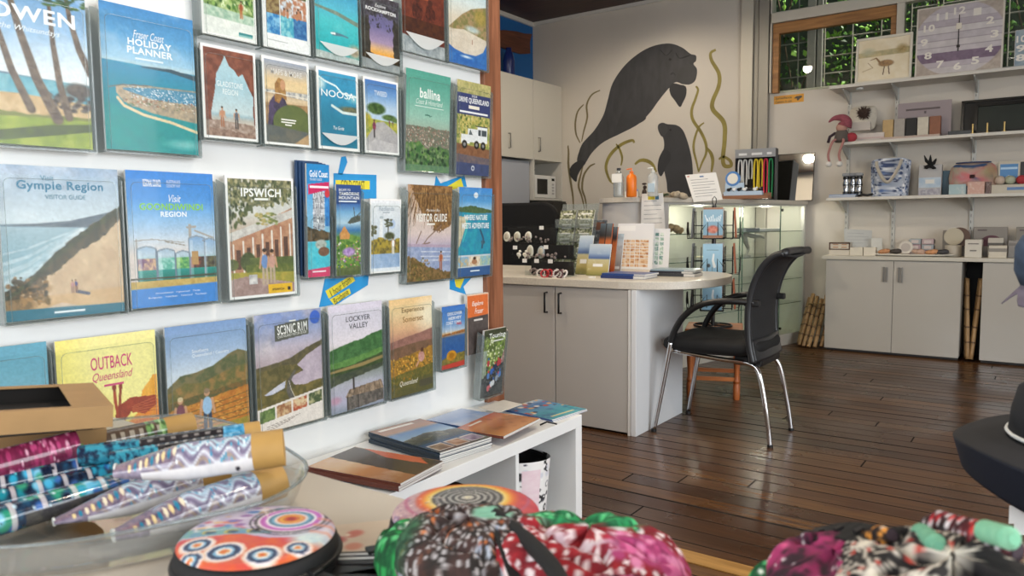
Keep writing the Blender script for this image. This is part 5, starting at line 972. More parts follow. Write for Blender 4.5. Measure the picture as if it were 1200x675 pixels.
# ---- on the high counter
TZ = 1.2705
def clearbottle(name, label, c, prof, m, extra=None):
    t = thing(name, label, 'bottle', c); B().lathe(prof, seg=24).obj('body', m, t, smooth='all')
    return t
pet = clear_mat('clear_plastic', (.86, .90, .92), .09, .06, .12, 'd5dde0')
p0 = wp(725, 227, y=4.72); p0.z = TZ
t = clearbottle('water_bottle', 'clear ribbed plastic bottle with white paper label at the counter end', p0, [(.03, 0)]+[(.036+.0025*(k % 2), .004+.012*k) for k in range(11)]+[(.034, .14), (.02, .17), (.013, .18), (.013, .195)], pet)
B().cyl((0, 0, .185), (0, 0, .2), .014, seg=16).obj('cap', mat('dark_cap', '33343a', .4), t, smooth=True); B().bb(-.03, .045, -.045, -.041, .10, .16).obj('paper_label', mat('paper_white', 'f0f0ee', .6), t)
def pump(name, label, c, m, r, h, pm):
    t = thing(name, label, 'bottle', c)
    B().lathe([(r*.9, 0), (r, .006), (r, h*.66), (r*.86, h*.74), (r*.36, h*.80), (r*.34, h*.84)], seg=24).obj('body', m, t, smooth='all')
    b = B().cyl((0, 0, h*.83), (0, 0, h*.89), r*.4, seg=16).cyl((0, 0, h*.88), (0, 0, h), r*.12, seg=8).cyl((0, 0, h*.98), (-r*.9, -r*.3, h*.96), r*.13, seg=8); b.obj('pump', pm, t, smooth=True); return t
p1 = wp(740, 226, y=4.78); p1.z = TZ; pump('pump_bottle', 'orange pump bottle on the end of the high counter', p1, mat('orange_plastic', 'ee7d1e', .3), .036, .20, mat('orange_cap', 'e9741c', .35))
p2 = wp(765, 226, y=4.80); p2.z = TZ; t = pump('pump_bottle', 'clear hand sanitiser pump bottle right of the orange bottle', p2, clear_mat('milky_plastic', (.9, .92, .92), .08, .05, .45, 'e6e9e9'), .036, .20, mat('soft_white', 'd6d8d4', .4)); B().bb(-.02, .03, -.0385, -.0365, .03, .09).obj('label_sticker', mat('pale_blue_label', 'b9cfe0', .5), t)
p = wp(741, 227, y=4.90); p.z = TZ; t = thing('card_holder', 'white card box with a blue stripe in front of the orange bottle', 'box', p, (0, 0, .2)); B().bb(-.05, .045, -.015, .02, 0, .045).obj('box', mat('paper_white', 'f0f0ee', .6), t, bevel=.002); B().bb(-.045, .04, .0, .012, .045, .06).obj('blue_cards', mat('pale_violet_blue', '8f9fd0', .5), t)
p = wp(755, 227, y=4.9); p.z = TZ; t = thing('figurine', 'small dark brown figurine between the two pump bottles', 'ornament', p); B().ball((0, 0, .03), (.018, .016, .03), 10).ball((.004, 0, .07), .014, 10).ball((0, 0, .095), (.02, .008, .008), 8).cyl((0, 0, 0), (0, 0, .008), .022, seg=14).obj('figure', mat('dark_brown_resin', '3a2820', .5), t, smooth='all')
p = wp(788, 228, y=5.2); p.z = TZ; b = B(); rs = random.Random(8)
for k in range(10): b.ball((p.x+rs.uniform(-.09, .09), p.y+rs.uniform(-.1, .1), TZ+rs.uniform(.008, .028)), (rs.uniform(.02, .045), rs.uniform(.02, .035), rs.uniform(.01, .022)), 9, (rs.random(), rs.random(), rs.random()))
tag(b.obj('coral_pieces', mat('coral_stone', 'a89c88', .85, var=.3, scale=30, bump=.3), smooth='all'), 'low heap of pale coral and stone pieces on the high counter', 'ornament', kind='stuff')
p = wp(775, 228, y=5.05); p.z = TZ; t = thing('potted_sprig', 'small dark green sprig beside the pump bottle', 'plant', p); b = B()
for k in range(8): b.tube([(0, 0, 0), (.03*math.cos(k), .03*math.sin(k), .02), (.06*math.cos(k), .06*math.sin(k), .016+.002*k)], [.004, .008, .002], 6)
b.obj('leaves', mat('dark_leaf', '3d4a2c', .6), t, smooth='all')
# sheet in clear stand, leaning, with printed lines
def notice(name, label, pts, y, lines, hdr=None, col='f3f3f1', cat='sign', facing=None):
    P = [wp(u, v, y=y) for u, v in pts]; c = (P[2]+P[3])/2; t = thing(name, label, cat, c, (PI/2, 0, 0))
    loc = [(p.x-c.x, p.z-c.z) for p in P]; B().prism(loc, Matrix.Translation((0, 0, 0)), .002).obj('sheet', mat('sheet_'+col, col, .5), t)
    (x0, y1), (x1, _), (x2, y0), (x3, _) = loc
    for k in range(lines):
        f = .20+.7*k/max(lines, 1); L = Vector(loc[0]).lerp(Vector(loc[3]), f); R_ = Vector(loc[1]).lerp(Vector(loc[2]), f); a = L.lerp(R_, .12); b_ = L.lerp(R_, .88 if k % 3 else .7)
        B().prism([(a.x, a.y), (b_.x, b_.y), (b_.x, b_.y-.0035), (a.x, a.y-.0035)], Matrix.Translation((0, 0, .002)), .0004).obj('print_line', mat('grey_print', '9a9da3', .6), t)
    if hdr:
        for (f0, f1, g0, g1, cc) in hdr:
            pt = lambda f, g: (Vector(loc[0]).lerp(Vector(loc[1]), f)).lerp(Vector(loc[3]).lerp(Vector(loc[2]), f), g)
            q = [pt(f0, g0), pt(f1, g0), pt(f1, g1), pt(f0, g1)]; B().prism([(v.x, v.y) for v in q], Matrix.Translation((0, 0, .002)), .0005).obj('printed_mark', mat('mark_'+cc, cc, .5), t)
    return t
notice('notice_sheet', 'white printed notice leaning on the high counter before the calf mural', [(803, 205), (839, 202), (847, 234), (813, 237)], 5.35, 7, [(.45, .58, .08, .13, '5a7fb0'), (.05, .12, .05, .09, 'd08a7a')])
notice('notice_sheet', 'white printed notice with yellow logo hanging from the counter end', [(752, 227), (777, 226), (780, 270), (751, 271)], 4.835, 6, [(.30, .62, .06, .17, 'cfc03c'), (.64, .80, .06, .17, '4f7f9c')])
# boxed coloured cords
c = wp(885, 228, y=6.70); c.z = TZ
t = thing('cord_display', 'grey display box with white, yellow, red and green cords hanging inside', 'display box', c, (0, 0, .12))
bx = mat('charcoal_box', '3c3d40', .5); W2, H2, D2 = .172, .455, .10
B().bb(-W2, W2, D2-.006, D2, 0, H2).obj('back_panel', mat('black_card', '121214', .6), t); B().bb(-W2, W2, -.03, D2, 0, .012).obj('base', bx, t)
for x in (-W2, W2-.006): B().bb(x, x+.006, -.03, D2, 0, H2).obj('side_panel', bx, t)
B().bb(-W2, W2, -.034, -.028, H2-.075, H2).bb(-W2, W2, -.03, D2, H2-.006, H2).obj('header_panel', mat('grey_header', '8d9094', .4), t)
for x0, x1 in ((-.14, -.07), (-.03, .06), (.10, .14)): B().bb(x0, x1, -.0355, -.034, H2-.055, H2-.035).obj('header_mark', mat('light_mark', 'd5d8da', .5), t)
for k, (x, cc, L) in enumerate(((-.135, 'e3e4e2', .20), (-.092, 'd8dad8', .22), (-.045, 'c9cbc9', .17), (.002, 'e8cf2f', .27), (.043, 'dcc52a', .25), (.085, 'd8324f', .32), (.128, '1f8a52', .33))):
    b = B()
    for q in range(3): b.tube(catmull([(x-.012, -.005+.012*q, H2-.09-L), (x-.016, -.005+.012*q, H2-.2), (x-.012, -.005+.012*q, H2-.11), (x, -.005+.012*q, H2-.09), (x+.012, -.005+.012*q, H2-.11), (x+.016, -.005+.012*q, H2-.2), (x+.012, -.005+.012*q, H2-.09-L)], 4), .0055, 6)
    o = tag(b.obj('hanging_cord', mat('cord_'+cc, cc, .5), smooth='all'), ['first white cord from the left in the grey display box', 'second white cord from the left in the grey display box', 'short pale cord left of the yellow cords in the display box', 'left yellow cord in the grey display box', 'right yellow cord next to the red cord', 'red cord in the grey display box', 'green cord at the right of the display box'][k], 'cord', 'cords in the display box')
    o.location = c; o.rotation_euler = (0, 0, .12)
# small tiered box of cow fridge magnets on a timber tray
c = wp(872, 227, y=6.05); c.z = TZ
t = thing('timber_tray', 'low brown timber tray on the high counter below the cord box', 'tray', c, (0, 0, .1)); wt = wood_mat('brown_tray_wood', '6d472c', '96684a', 'X', 14)
B().bb(-.19, .2, -.07, .07, 0, .012).bb(-.19, .2, -.07, -.06, .012, .03).bb(-.19, .2, .06, .07, .012, .05).obj('tray', wt, t, bevel=.002)
t = thing('magnet_display', 'small white and blue display of black and white magnets on the timber tray', 'display box', c+Vector((.0, -.02, .0125)), (0, 0, .1))
B().bb(-.15, .15, -.03, .03, 0, .05).bb(-.15, .0, .02, .03, .05, .12).obj('stand', mat('pale_blue_card', 'b5cbe0', .5), t); B().cyl((-.09, .018, .155), (-.09, .03, .155), .06, seg=28).obj('round_header', mat('mid_blue_card', '4f83c4', .5), t, smooth=True); B().cyl((-.09, .014, .155), (-.09, .018, .155), .042, seg=28).obj('round_face', mat('cream_print', 'e9e6dc', .5), t, smooth=True)
for k in range(7):
    b = B(); x = -.12+.042*k; b.ball((0, 0, .016), (.018, .009, .014), 8).ball((.016, 0, .026), .009, 8); o = tag(b.obj('cow_magnet', mat('black_white_mottle', 'e9e9e9', .4) if k % 2 else mat('gloss_black', '141414', .3), smooth='all'), 'tiny black or white animal magnet on the blue display', 'magnet', 'animal magnets on the display'); o.location = c+Vector((x, -.062, .063)); 
    o.location.z = TZ+.0125+.05; o.location.y = c.y-.02+.012*k*.1
# mirror leaning on the wall end
P = [wp(u, v, y=6.98) for u, v in ((907, 180), (952, 179), (950, 235), (905, 233))]
c = (P[2]+P[3])/2; c.z = TZ; t = thing('leaning_mirror', 'frameless rectangular mirror standing on the wall end of the counter', 'mirror', (c.x, 7.0, TZ), (math.radians(-8), 0, 0))
hw = (P[1]-P[0]).length/2+.01; hh = P[0].z-TZ
B().bb(-hw, hw, 0, .008, 0, hh).obj('dark_backing', mat('dark_backing', '3a332c', .6), t); B().bb(-hw+.004, hw-.004, -.003, 0, .004, hh-.004).obj('mirror_glass', mat('mirror_silver', 'e6e8e6', .02, metal=1.0), t)
# ================================================================== VISITOR CHAIR
ch = thing('office_chair', 'black visitor armchair with mesh back and chrome legs beside the desk', 'chair', (-1.38, 3.81, 0))
chrome = mat('chrome', 'd9d9da', .10, metal=1.0); blk = mat('black_plastic', '161617', .4)
seatm = mat('black_mesh_seat', '0e0e0f', .75, bump=.25, bscale=900); backm = mat('black_mesh_back', '1a1b1e', .6, bump=.3, bscale=900)
def wl(b, name, m, **k): return b.obj(name, m, ch, world=True, **k)
YN, YF = 3.595, 4.035
for y in (YN, YF):
    yi = 3.66 if y == YN else 3.97
    wl(B().tube(catmull([(-1.675, y-.01 if y == YN else y+.01, .004), (-1.63, y, .25), (-1.585, y, .49)], 6), .012, 14), 'leg', chrome, smooth='all')
    wl(B().tube(catmull([(-1.60, yi, .425), (-1.35, yi, .405), (-1.22, yi, .398), (-1.165, yi, .375), (-1.135, yi-(.01 if y == YN else -.01), .30), (-1.10, yi-(.02 if y == YN else -.02), .12), (-1.085, yi-(.025 if y == YN else -.025), .004)], 6), .012, 14), 'leg', chrome, smooth='all')
    a = catmull([(-1.588, y, .48), (-1.565, y, .545), (-1.52, y, .615), (-1.45, y, .672), (-1.36, y, .70), (-1.26, y, .708), (-1.165, y+(.012 if y == YN else -.012), .705)], 6)
    wl(B().tube(a, [.016]*len(a), 12), 'armrest', blk, smooth='all')
    wl(B().box((-1.175, y+(.012 if y == YN else -.012), .703), (.075, .03, .032)), 'arm_bracket', blk, bevel=.006)
for x, y in ((-1.675, YN-.01), (-1.675, YF+.01), (-1.085, 3.635), (-1.085, 3.995)): wl(B().cyl((x, y, 0), (x, y, .014), .0145, seg=14), 'foot_cap', blk, smooth=True)
wl(B().cyl((-1.585, 3.66, .425), (-1.585, 3.97, .425), .011, seg=12).cyl((-1.22, 3.66, .40), (-1.22, 3.97, .40), .011, seg=12).cyl((-1.585, YN, .44), (-1.585, 3.67, .43), .011, seg=12).cyl((-1.585, YF, .44), (-1.585, 3.96, .43), .011, seg=12), 'seat_rail', chrome, smooth=True)
# padded seat: superellipse cushion
nu, nv = 48, 24; P = np.zeros((nv, nu, 3))
for i in range(nv):
    f = i/(nv-1)*PI-PI/2
    for j in range(nu):
        th = 2*PI*j/nu; c, s_ = math.cos(th), math.sin(th); e = .38
        cx = math.copysign(abs(c)**e, c); sy = math.copysign(abs(s_)**e, s_); rr = abs(math.cos(f))**.35
        x = -1.40+.265*cx*rr; y = 3.815+.222*sy*rr; z = .472+.048*math.copysign(abs(math.sin(f))**.8, math.sin(f))-.03*max(0, (-1.55-x)/.1)**1.5*.6+.012*(((x+1.4)/.25)**2)-.008*(1-((y-3.815)/.22)**2)
        P[i, j] = (x, y, z)
me = grid_mesh('seat', P-np.array(ch.location), np.zeros((nv, nu, 3)), wrap=True); link('seat', me, seatm, ch, smooth='all')
# backrest: curved shell swept up, thin, with frame and pale-edged lower panel
spine = catmull([(-1.165, .41), (-1.185, .50), (-1.192, .60), (-1.188, .70), (-1.17, .80), (-1.135, .88), (-1.085, .935), (-1.035, .952)], 5)
spine = catmull([(x, 0, z) for x, z in ((-1.165, .41), (-1.185, .50), (-1.192, .60), (-1.188, .70), (-1.165, .80), (-1.125, .88), (-1.075, .93), (-1.03, .945))], 5)
def shell(y0, y1, k0, k1, th, bow, name, m, ins=0.0):
    pts = spine[k0:k1]; ny = 17; P = []; n = len(pts)
    for i, p in enumerate(pts):
        t_ = (pts[min(i+1, n-1)]-pts[max(i-1, 0)]).normalized(); nn = Vector((t_.z, 0, -t_.x))
        row = []
        for j in range(ny):
            f = j/(ny-1); y = y0+(y1-y0)*f; bw = bow*(1-(2*f-1)**2)
            row.append((p.x+nn.x*(bw), y, p.z+nn.z*bw))
        P.append(row)
    P = np.array(P); me = grid_mesh(name, P-np.array(ch.location), np.zeros(P.shape)); o = link(name, me, m, ch, smooth='all')
    so = o.modifiers.new('thickness', 'SOLIDIFY'); so.thickness = th; so.offset = 0; return o
shell(3.605, 4.025, 0, 36, .012, .022, 'backrest', backm)
shell(3.60, 4.03, 0, 7, .030, .024, 'lower_back_panel', mat('black_back_shell', '222326', .35))
for y in (3.602, 4.028): wl(B().tube([(p.x, y, p.z) for p in spine], [.017]*len(spine), 10), 'back_frame', mat('black_back_shell', '222326', .35), smooth='all')
wl(B().tube([(-1.03, 3.602, .945), (-1.045, 3.70, .948), (-1.047, 3.815, .949), (-1.045, 3.93, .948), (-1.03, 4.028, .945)], .020, 12), 'top_roll', mat('black_back_shell', '222326', .35), smooth='all')
wl(B().box((-1.21, 3.815, .405), (.14, .30, .045)).box((-1.165, 3.815, .44), (.03, .30, .09)), 'back_bracket', blk, bevel=.01)

# ================================================================== STOOL and card spinner
st = thing('wooden_stool', 'orange stained wooden stool with turned legs under the card spinner', 'stool', (-1.735, 4.60, 0), (0, 0, .33))
ow = wood_mat('orange_pine', '8f4a22', 'c06f38', 'Z', 18, .4); owx = wood_mat('orange_pine_top', '9a5228', 'c67a42', 'X', 14, .4)
for sx in (-.14, .14):
    for sy in (-.14, .14):
        B().lathe([(.018, 0), (.021, .02), (.021, .09), (.016, .10), (.022, .115), (.016, .13), (.015, .16), (.021, .24), (.022, .29), (.015, .31), (.021, .33), (.021, .40)], (sx, sy, 0), 16).obj('leg', ow, st, smooth=True)
for sx in (-.14, .14):
    for z, q, r in ((.075, .26, .028), (.385, .27, .055)): B().box((sx, 0, z), (.019, q, r)).obj('side_rail', owx, st, bevel=.003)
for sy in (-.14, .14):
    for z, q, r in ((.125, .26, .026), (.385, .27, .055)): B().box((0, sy, z), (q, .019, r)).obj('cross_rail', owx, st, bevel=.003)
B().box((0, 0, .424), (.345, .345, .024)).obj('seat', owx, st, bevel=.006)
sp = thing('card_spinner', 'black wire revolving card rack standing on the orange stool', 'rack', (-1.735, 4.57, .4365))
wire = mat('black_wire', '1b1b1c', .45, metal=.4)
def circ(r, z, n=28): return [(r*math.cos(2*PI*k/n), r*math.sin(2*PI*k/n), z) for k in range(n)]
B().tube(circ(.115, .008), .006, 8, True).tube([(-.115, 0, .008), (.115, 0, .008)], .005, 6).tube([(0, -.115, .008), (0, .115, .008)], .005, 6).obj('base_ring', wire, sp, smooth='all')
B().cyl((0, 0, .005), (0, 0, .76), .013, seg=14).obj('pole', mat('gloss_black', '141414', .3), sp, smooth=True)
B().tube([(0, 0, .75), (-.012, 0, .775), (-.012, 0, .80), (0, 0, .815), (.012, 0, .80), (.012, 0, .775), (0, 0, .75)], .003, 6).obj('top_loop', wire, sp, smooth='all')
ANG = math.radians(18)
def pocket(a, z, r=.115):
    b = B(); M = Matrix.Rotation(a, 4, 'Z'); w2, h2 = .068, .20
    f = lambda x, y, zz: M @ Vector((x, -r-y, zz+z))
    b.tube([f(-w2, .0, .17), f(-w2, .0, 0), f(-w2, .04, 0), f(-w2, .045, .05), f(-.03, .045, .10), f(-.03, .045, .02)], .003, 6).tube([f(w2, .0, .17), f(w2, .0, 0), f(w2, .04, 0), f(w2, .045, .05), f(.03, .045, .10), f(.03, .045, .02)], .003, 6)
    b.tube([f(-w2, .04, 0), f(w2, .04, 0)], .003, 6).tube([f(-w2, 0, .08), f(w2, 0, .08)], .003, 6).tube([f(0, 0, .08), (0, 0, z+.08)], .003, 6).tube([f(-w2, 0, 0), f(w2, 0, 0)], .003, 6).tube([f(0, 0, 0), (0, 0, z)], .003, 6)
    return b.obj('wire_pocket', wire, sp, smooth='all')
def bk_birds(i):
    i.grad([(0, '8fb4c9'), (1, '7ea8c2')]); i.put(i.rect(0, 0, 1, .06)+i.rect(0, .9, 1, 1), '9a6a4a'); 
    for k in range(9): i.put(i.line([(.1+.1*k, .25+.12*((k*3) % 4)/3), (.2+.08*k, .45)], .025), 'e6eef0')
    i.put(i.ell(.5, .72, .35, .16, .4), 'b8503f', 'd98a70', 4)
def bk_heron(i):
    i.grad([(0, '9dc6dc'), (1, '86b3cc')]); i.put(i.rect(.2, .2, .8, .22), '6f94a8'); i.put(i.line([(.55, .35), (.52, .55), (.6, .75)], .05, .09), 'e9efef'); i.put(i.ell(.3, .72, .12, .08, .5), '2b2f34'); i.put(i.line([(.5, .78), (.48, .95)], .015), '4d5a60')
def bk_dots(i):
    i.put(i.rect(0, 0, 1, 1), '7d4434', 'b0664a', 3, 1.7); i.specks(60, (0, 0, 1, 1), .04, .08, ['e6c9a8', '2f2320', 'cf8860'])
def bk_grey(i): i.put(i.rect(0, 0, 1, 1), '8f959a', '6f767d', 6)
def bk_bush(i): i.put(i.rect(0, 0, 1, 1), '8a9a80', 'c9c6b0', 4, 1.6)
lab = {(0, 1): ('pale blue book with a white heron on the front of the card spinner', bk_heron), (0, 2): ('blue book with birds and a red flower above the heron book', bk_birds), (0, 0): ('light blue book low on the front of the card spinner', bk_heron)}
for si in range(4):
    a = ANG+si*PI/2
    for lv, z in enumerate((.115, .335, .555)):
        if lv == 2 and si in (2,): pass
        zz = z-.0; pocket(a, zz)
        side = ['front', 'right', 'back', 'left'][si]; level = ['lowest', 'middle', 'top'][lv]
        L, fn = lab.get((si, lv), ('slim book in the %s pocket on the %s side of the card spinner' % (level, side), [bk_grey, bk_dots, bk_bush, bk_grey][(si+lv) % 4] if not (si == 1) else bk_dots))
        M = Matrix.Rotation(a, 4, 'Z'); q = sp.location+(M @ Vector((0, -.138, 0))); 
        t = thing('pocket_book', L, 'book', (q.x, q.y, sp.location.z+zz+.0045), (PI/2-.06, 0, a), 'books on the card spinner')
        wb = .058; hb = .185
        B().bb(-wb, wb, 0, hb, -.010, 0).obj('pages', [page_m, mat('rust_pages', 'a8603f', .6, var=.2, scale=60), page_m, mat('grey_pages', '6f757c', .6, var=.2, scale=60)][si], t); im = Img(44, 70, seed=si*3+lv); fn(im); picture('cover', im, -wb, 0, wb, hb, .0006, t)

# ================================================================== THINGS ON THE LOW DESK
DZ = .7995
def at(u, v, z=DZ): return wp(u, v, z=z)
# fanned books at the front right
def book(name, label, px, z, th, colr, pagecol='e4e2de', grp=None, cat='book'):
    P = [wp(u, v, z=z+th) for u, v in px]; c = sum(P, Vector())/4; ax = (P[1]-P[0])+(P[2]-P[3]); ang = math.atan2(ax.y, ax.x)
    W_ = ((P[1]-P[0]).length+(P[2]-P[3]).length)/2; H_ = ((P[3]-P[0]).length+(P[2]-P[1]).length)/2; H_ = min(max(H_, .14), .3)
    t = thing(name, label, cat, (c.x, c.y, z), (0, 0, ang), grp)
    B().bb(-W_/2+.002, W_/2-.003, -H_/2+.002, H_/2-.002, .0015, th-.0015).obj('pages', mat('pages_'+pagecol, pagecol, .7), t)
    B().bb(-W_/2, W_/2*.55, -H_/2, -H_/2+.0015, 0, th).bb(-W_/2, W_/2, -H_/2, H_/2, 0, .0015).bb(-W_/2, W_/2, -H_/2, H_/2, th-.0015, th).obj('cover', mat('bookcover_'+colr, colr, .35), t)
    return t
C0 = (-1.80, 3.56)
for k, (cx, cy, z, w_, d_, th, cc, a, L) in enumerate((
    (-1.86, 3.66, 0, .25, .18, .016, '26386f', .06, 'lowest navy spined booklet in the pile at the desk front'), (-1.855, 3.665, .0165, .25, .18, .010, '2b4a8a', .03, 'blue spined booklet upper in the pile at the desk front'),
    (-1.70, 3.93, 0, .24, .17, .016, '3a3c40', .12, 'charcoal booklet lowest in the pile at the rounded desk end'), (-1.71, 3.93, .0165, .24, .17, .012, '2c2b33', .10, 'black booklet in the middle of the pile at the rounded desk end'), (-1.705, 3.94, .029, .25, .18, .008, '8fa4b0', .13, 'pale blue booklet topmost at the rounded desk end'))):
    t = thing('booklet', L, 'book', (cx, cy, DZ+z), (0, 0, a))
    B().bb(-w_/2+.002, w_/2, -d_/2+.001, d_/2, .001, th-.001).obj('pages', page_m, t)
    B().bb(-w_/2, w_/2*.5, -d_/2-.001, -d_/2+.001, 0, th).bb(-w_/2, w_/2, -d_/2, d_/2, 0, .001).bb(-w_/2, w_/2, -d_/2, d_/2, th-.001, th).obj('cover', mat('bookcover_'+cc, cc, .35), t)
P = at(742, 321); t = thing('price_card', 'tiny white price card on the desk beside the navy booklets', 'card', (P.x-.06, 3.56, DZ)); B().bb(-.018, .018, -.006, .006, 0, .006).obj('card', mat('paper_white', 'f0f0ee', .6), t)
# leaning display boards with small paper stickers
def leaner(name, label, u0, u1, vt, vb, y, lean, col, cat, prints=None, th=.004):
    a = wp(u0, vb, y=y); b_ = wp(u1, vb, y=y); tp = wp((u0+u1)/2, vt, y=y+.06); w_ = b_.x-a.x; h = (tp.z-DZ)/math.cos(lean)
    t = thing(name, label, cat, ((a.x+b_.x)/2, y, DZ+.001), (PI/2-lean, 0, 0))
    B().bb(-w_/2, w_/2, 0, h, -th, 0).obj('board', mat('sheet_'+col, col, .5), t)
    if prints:
        im = Img(max(w_/.004, 24), max(h/.004, 30), col, seed=int(u0)); prints(im); picture('print', im, -w_/2, 0, w_/2, h, .0006, t)
    return t
def pr_orange(i):
    for r in range(9):
        for c in range(6): i.put(i.rect(.12+.13*c, .36+.067*r, .235+.13*c, .415+.067*r), ['d9a878', 'c98f5c', 'e2bc94', 'b97c4c'][(r*7+c*3) % 4], 'ecd2b2', 3, 1.6)
    i.put(i.rect(.05, .05, .5, .16), 'fafafa')
def pr_green(i):
    for r in range(7):
        for c in range(3): i.put(i.rect(.18+.2*c, .1+.115*r, .34+.2*c, .19+.115*r), ['8fb0a4', '5f8a86', 'a9c4b4'][(r+c) % 3], 'e2ece6', 3, 1.8)
leaner('sticker_sheet', 'white sheet of orange earrings leaning against the round counter end', 722, 764, 262, 309, 4.32, .10, 'eeeef0', 'display sheet', pr_orange)
leaner('sticker_sheet', 'white sheet of small green prints right of the orange sheet', 756, 783, 268, 311, 4.36, .10, 'e9ebee', 'display sheet', pr_green)
# acrylic stands of leaning cards: a slanted ladder of cards
def cards(i):
    i.put(i.rect(0, 0, 1, 1), '5d6248', 'b9bb98', 3, 1.9); i.specks(70, (0, 0, 1, 1), .03, .07, ['dcdcc8', '3c4030', '8a8f68', 'f0f0e8'])
    for r in range(3): i.put(i.rect(.2, .18+.32*r, .8, .25+.32*r), 'f2f2ee')
def rack(label, u0, u1, vt, vb, y, tiers, fn, seed):
    a = wp(u0, vb, y=y); b_ = wp(u1, vb, y=y); w_ = b_.x-a.x; H_ = wp(u0, vt, y=y+.1).z-DZ
    t = thing('card_stand', label, 'display stand', ((a.x+b_.x)/2, y, DZ), (0, 0, 0)); lean = .30
    M = Matrix.Rotation(-lean, 4, 'X'); 
    b = B(); b.prism([(-w_/2, 0), (w_/2, 0), (w_/2, H_), (-w_/2, H_)], M @ Matrix.Rotation(PI/2, 4, 'X') @ Matrix.Translation((0, 0, -.004)), .003); b.obj('back_panel', acry_e, t)
    b = B().bb(-w_/2, w_/2, -.05, H_*.33, 0, .004); b.obj('foot_panel', acry, t)
    for k in range(tiers):
        z = .012+k*(H_-.10)/max(tiers-1, 1)*.78; yy = z*math.tan(lean)
        B().bb(-w_/2, w_/2, yy-.045, yy-.043, z, z+.05).bb(-w_/2, w_/2, yy-.045, yy, z-.003, z).obj('ledge', acry_e, t)
    for k in range(tiers):
        z = .014+k*(H_-.10)/max(tiers-1, 1)*.78; yy = z*math.tan(lean)
        for c in range(2):
            ww = w_*.44; cx = (-.245+.49*c)*w_
            q = thing('greeting_card', ('%s card of the %s column in the ' % (['lowest', 'second', 'third', 'topmost'][min(k, 3)] if k < tiers-1 else 'topmost', ['left', 'right'][c]))+label, 'card', (t.location.x+cx, y+yy-.012-.004*k, DZ+z), (PI/2-lean, 0, 0), 'cards in the desk stand')
            hh = .105; B().bb(-ww/2, ww/2, 0, hh, -.004, 0).obj('card', page_m, q); im = Img(max(ww/.004, 16), hh/.004, seed=seed+k*2+c); fn(im); picture('print', im, -ww/2, 0, ww/2, hh, .0006, q)
rack('tall clear seed packet stand', 647, 690, 236, 316, 3.86, 4, cards, 10)
# upright leaning thin books / calendars
def pr_sea(i): i.grad([(0, 'cfdce6'), (.3, '9fb6d2'), (.45, '4f6aa0'), (.5, 'c9c29a'), (.8, 'b8a86a'), (1, '8a8a50')]); i.put(i.rect(.25, .62, .7, .72), 'f4f4f2'); i.put(i.nz(5)*1.5-.95, 'e6ecf0')
def pr_rust(i): i.grad([(0, '6f7f8a'), (.25, '3c3a3c'), (.35, 'c46a3c'), (.7, 'd98a54'), (1, 'b0502c')]); i.put((np.abs(i.x-.5) < .06)*1.0, '2a2426'); i.put(i.nz(6)*1.4-.85, '3a3030')
def pr_pale(i): i.grad([(0, 'b9cfdc'), (.3, 'd9dfe4'), (1, '9a8f88')]); i.put(i.nz(7)*1.5-.8, '7d8894'); i.put(i.rect(.4, .86, .9, .93), 'f2f2f2')
def pr_dark(i): i.put(i.rect(0, 0, 1, 1), '4a4f55', '8d949a', 5, 1.7); i.put(i.rect(.1, .05, .9, .2), '6d4a3a')
leaner('calendar', 'slim violet and cream calendar right of the seed packet stand', 674, 690, 276, 317, 3.76, .25, 'e9e9e6', 'calendar', pr_sea, .008)
leaner('calendar', 'blue sky field calendar with a white sticker on the desk', 687, 712, 286, 316, 3.70, .25, 'e9e9e6', 'calendar', pr_sea, .008)
leaner('thin_book', 'grey and brown book leaning behind the rust coloured one', 688, 704, 258, 312, 4.02, .22, '5f6468', 'book', pr_dark, .012)
leaner('thin_book', 'tall rust orange book with a dark stripe leaning on the desk', 698, 712, 262, 312, 3.95, .22, 'b0603a', 'book', pr_rust, .012)
leaner('thin_book', 'second rust orange book right of the dark striped one', 709, 719, 266, 311, 4.02, .2, 'b86c44', 'book', pr_rust, .010)
leaner('thin_book', 'pale blue and white book next to the orange earring sheet', 713, 727, 274, 309, 4.08, .2, 'dfe3e6', 'book', pr_pale, .010)
P = wp(688, 258, y=4.3); t = thing('orange_ornament', 'small orange shell ornament peeking above the grey book', 'ornament', (P.x, 4.30, DZ)); B().cyl((0, 0, 0), (0, 0, .20), .03, seg=14).ball((0, 0, .245), (.05, .03, .05), 12).obj('ornament', mat('coral_orange', 'd9744a', .6, var=.2, scale=20), t, smooth='all')
P = wp(706, 270, y=4.34); t = thing('black_pen_cup', 'black cup behind the pale blue book', 'cup', (P.x, 4.34, DZ)); B().lathe([(.03, 0), (.034, .004), (.036, .17), (.033, .17), (.03, .01)], seg=18).obj('cup', blk, t, smooth='all')
# three step clear tray of shell necklaces
P = wp(592, 320, y=3.50); Pr = wp(668, 320, y=3.50)
t = thing('step_display', 'three step clear acrylic tray of jewellery and shell cards at the desk corner', 'display stand', (0, 0, DZ))
_unused = clear_mat('smoke_acrylic', (.62, .62, .64), .08, .05, .25, '222326')
def sx(u, y): return wp(u, 318, y=y).x
STEPS = [(615, 666, 3.55, .0, .11), (600, 666, 3.64, .085, .20), (588, 646, 3.73, .18, .30)]
for u0, u1, y, z0, z1 in STEPS:
    x0, x1 = sx(u0, y), sx(u1, y)
    B().bb(x0, x1, y, y+.085, z0, z0+.004).bb(x0, x1, y+.083, y+.087, z0, z1-.012).bb(x0, x1, y, y+.003, z0, z0+.03).obj('clear_step', acry, t)
    for k in range(4): xx = x0+(x1-x0)*k/3.02; B().bb(xx, xx+.003, y, y+.085, z0 and z0, z1-.02).obj('divider', acry, t)
    B().bb(x0+.004, x1-.004, y+.06, y+.07, z0+.005, z1-.03).obj('dark_liner', mat('black_card', '121214', .6), t)
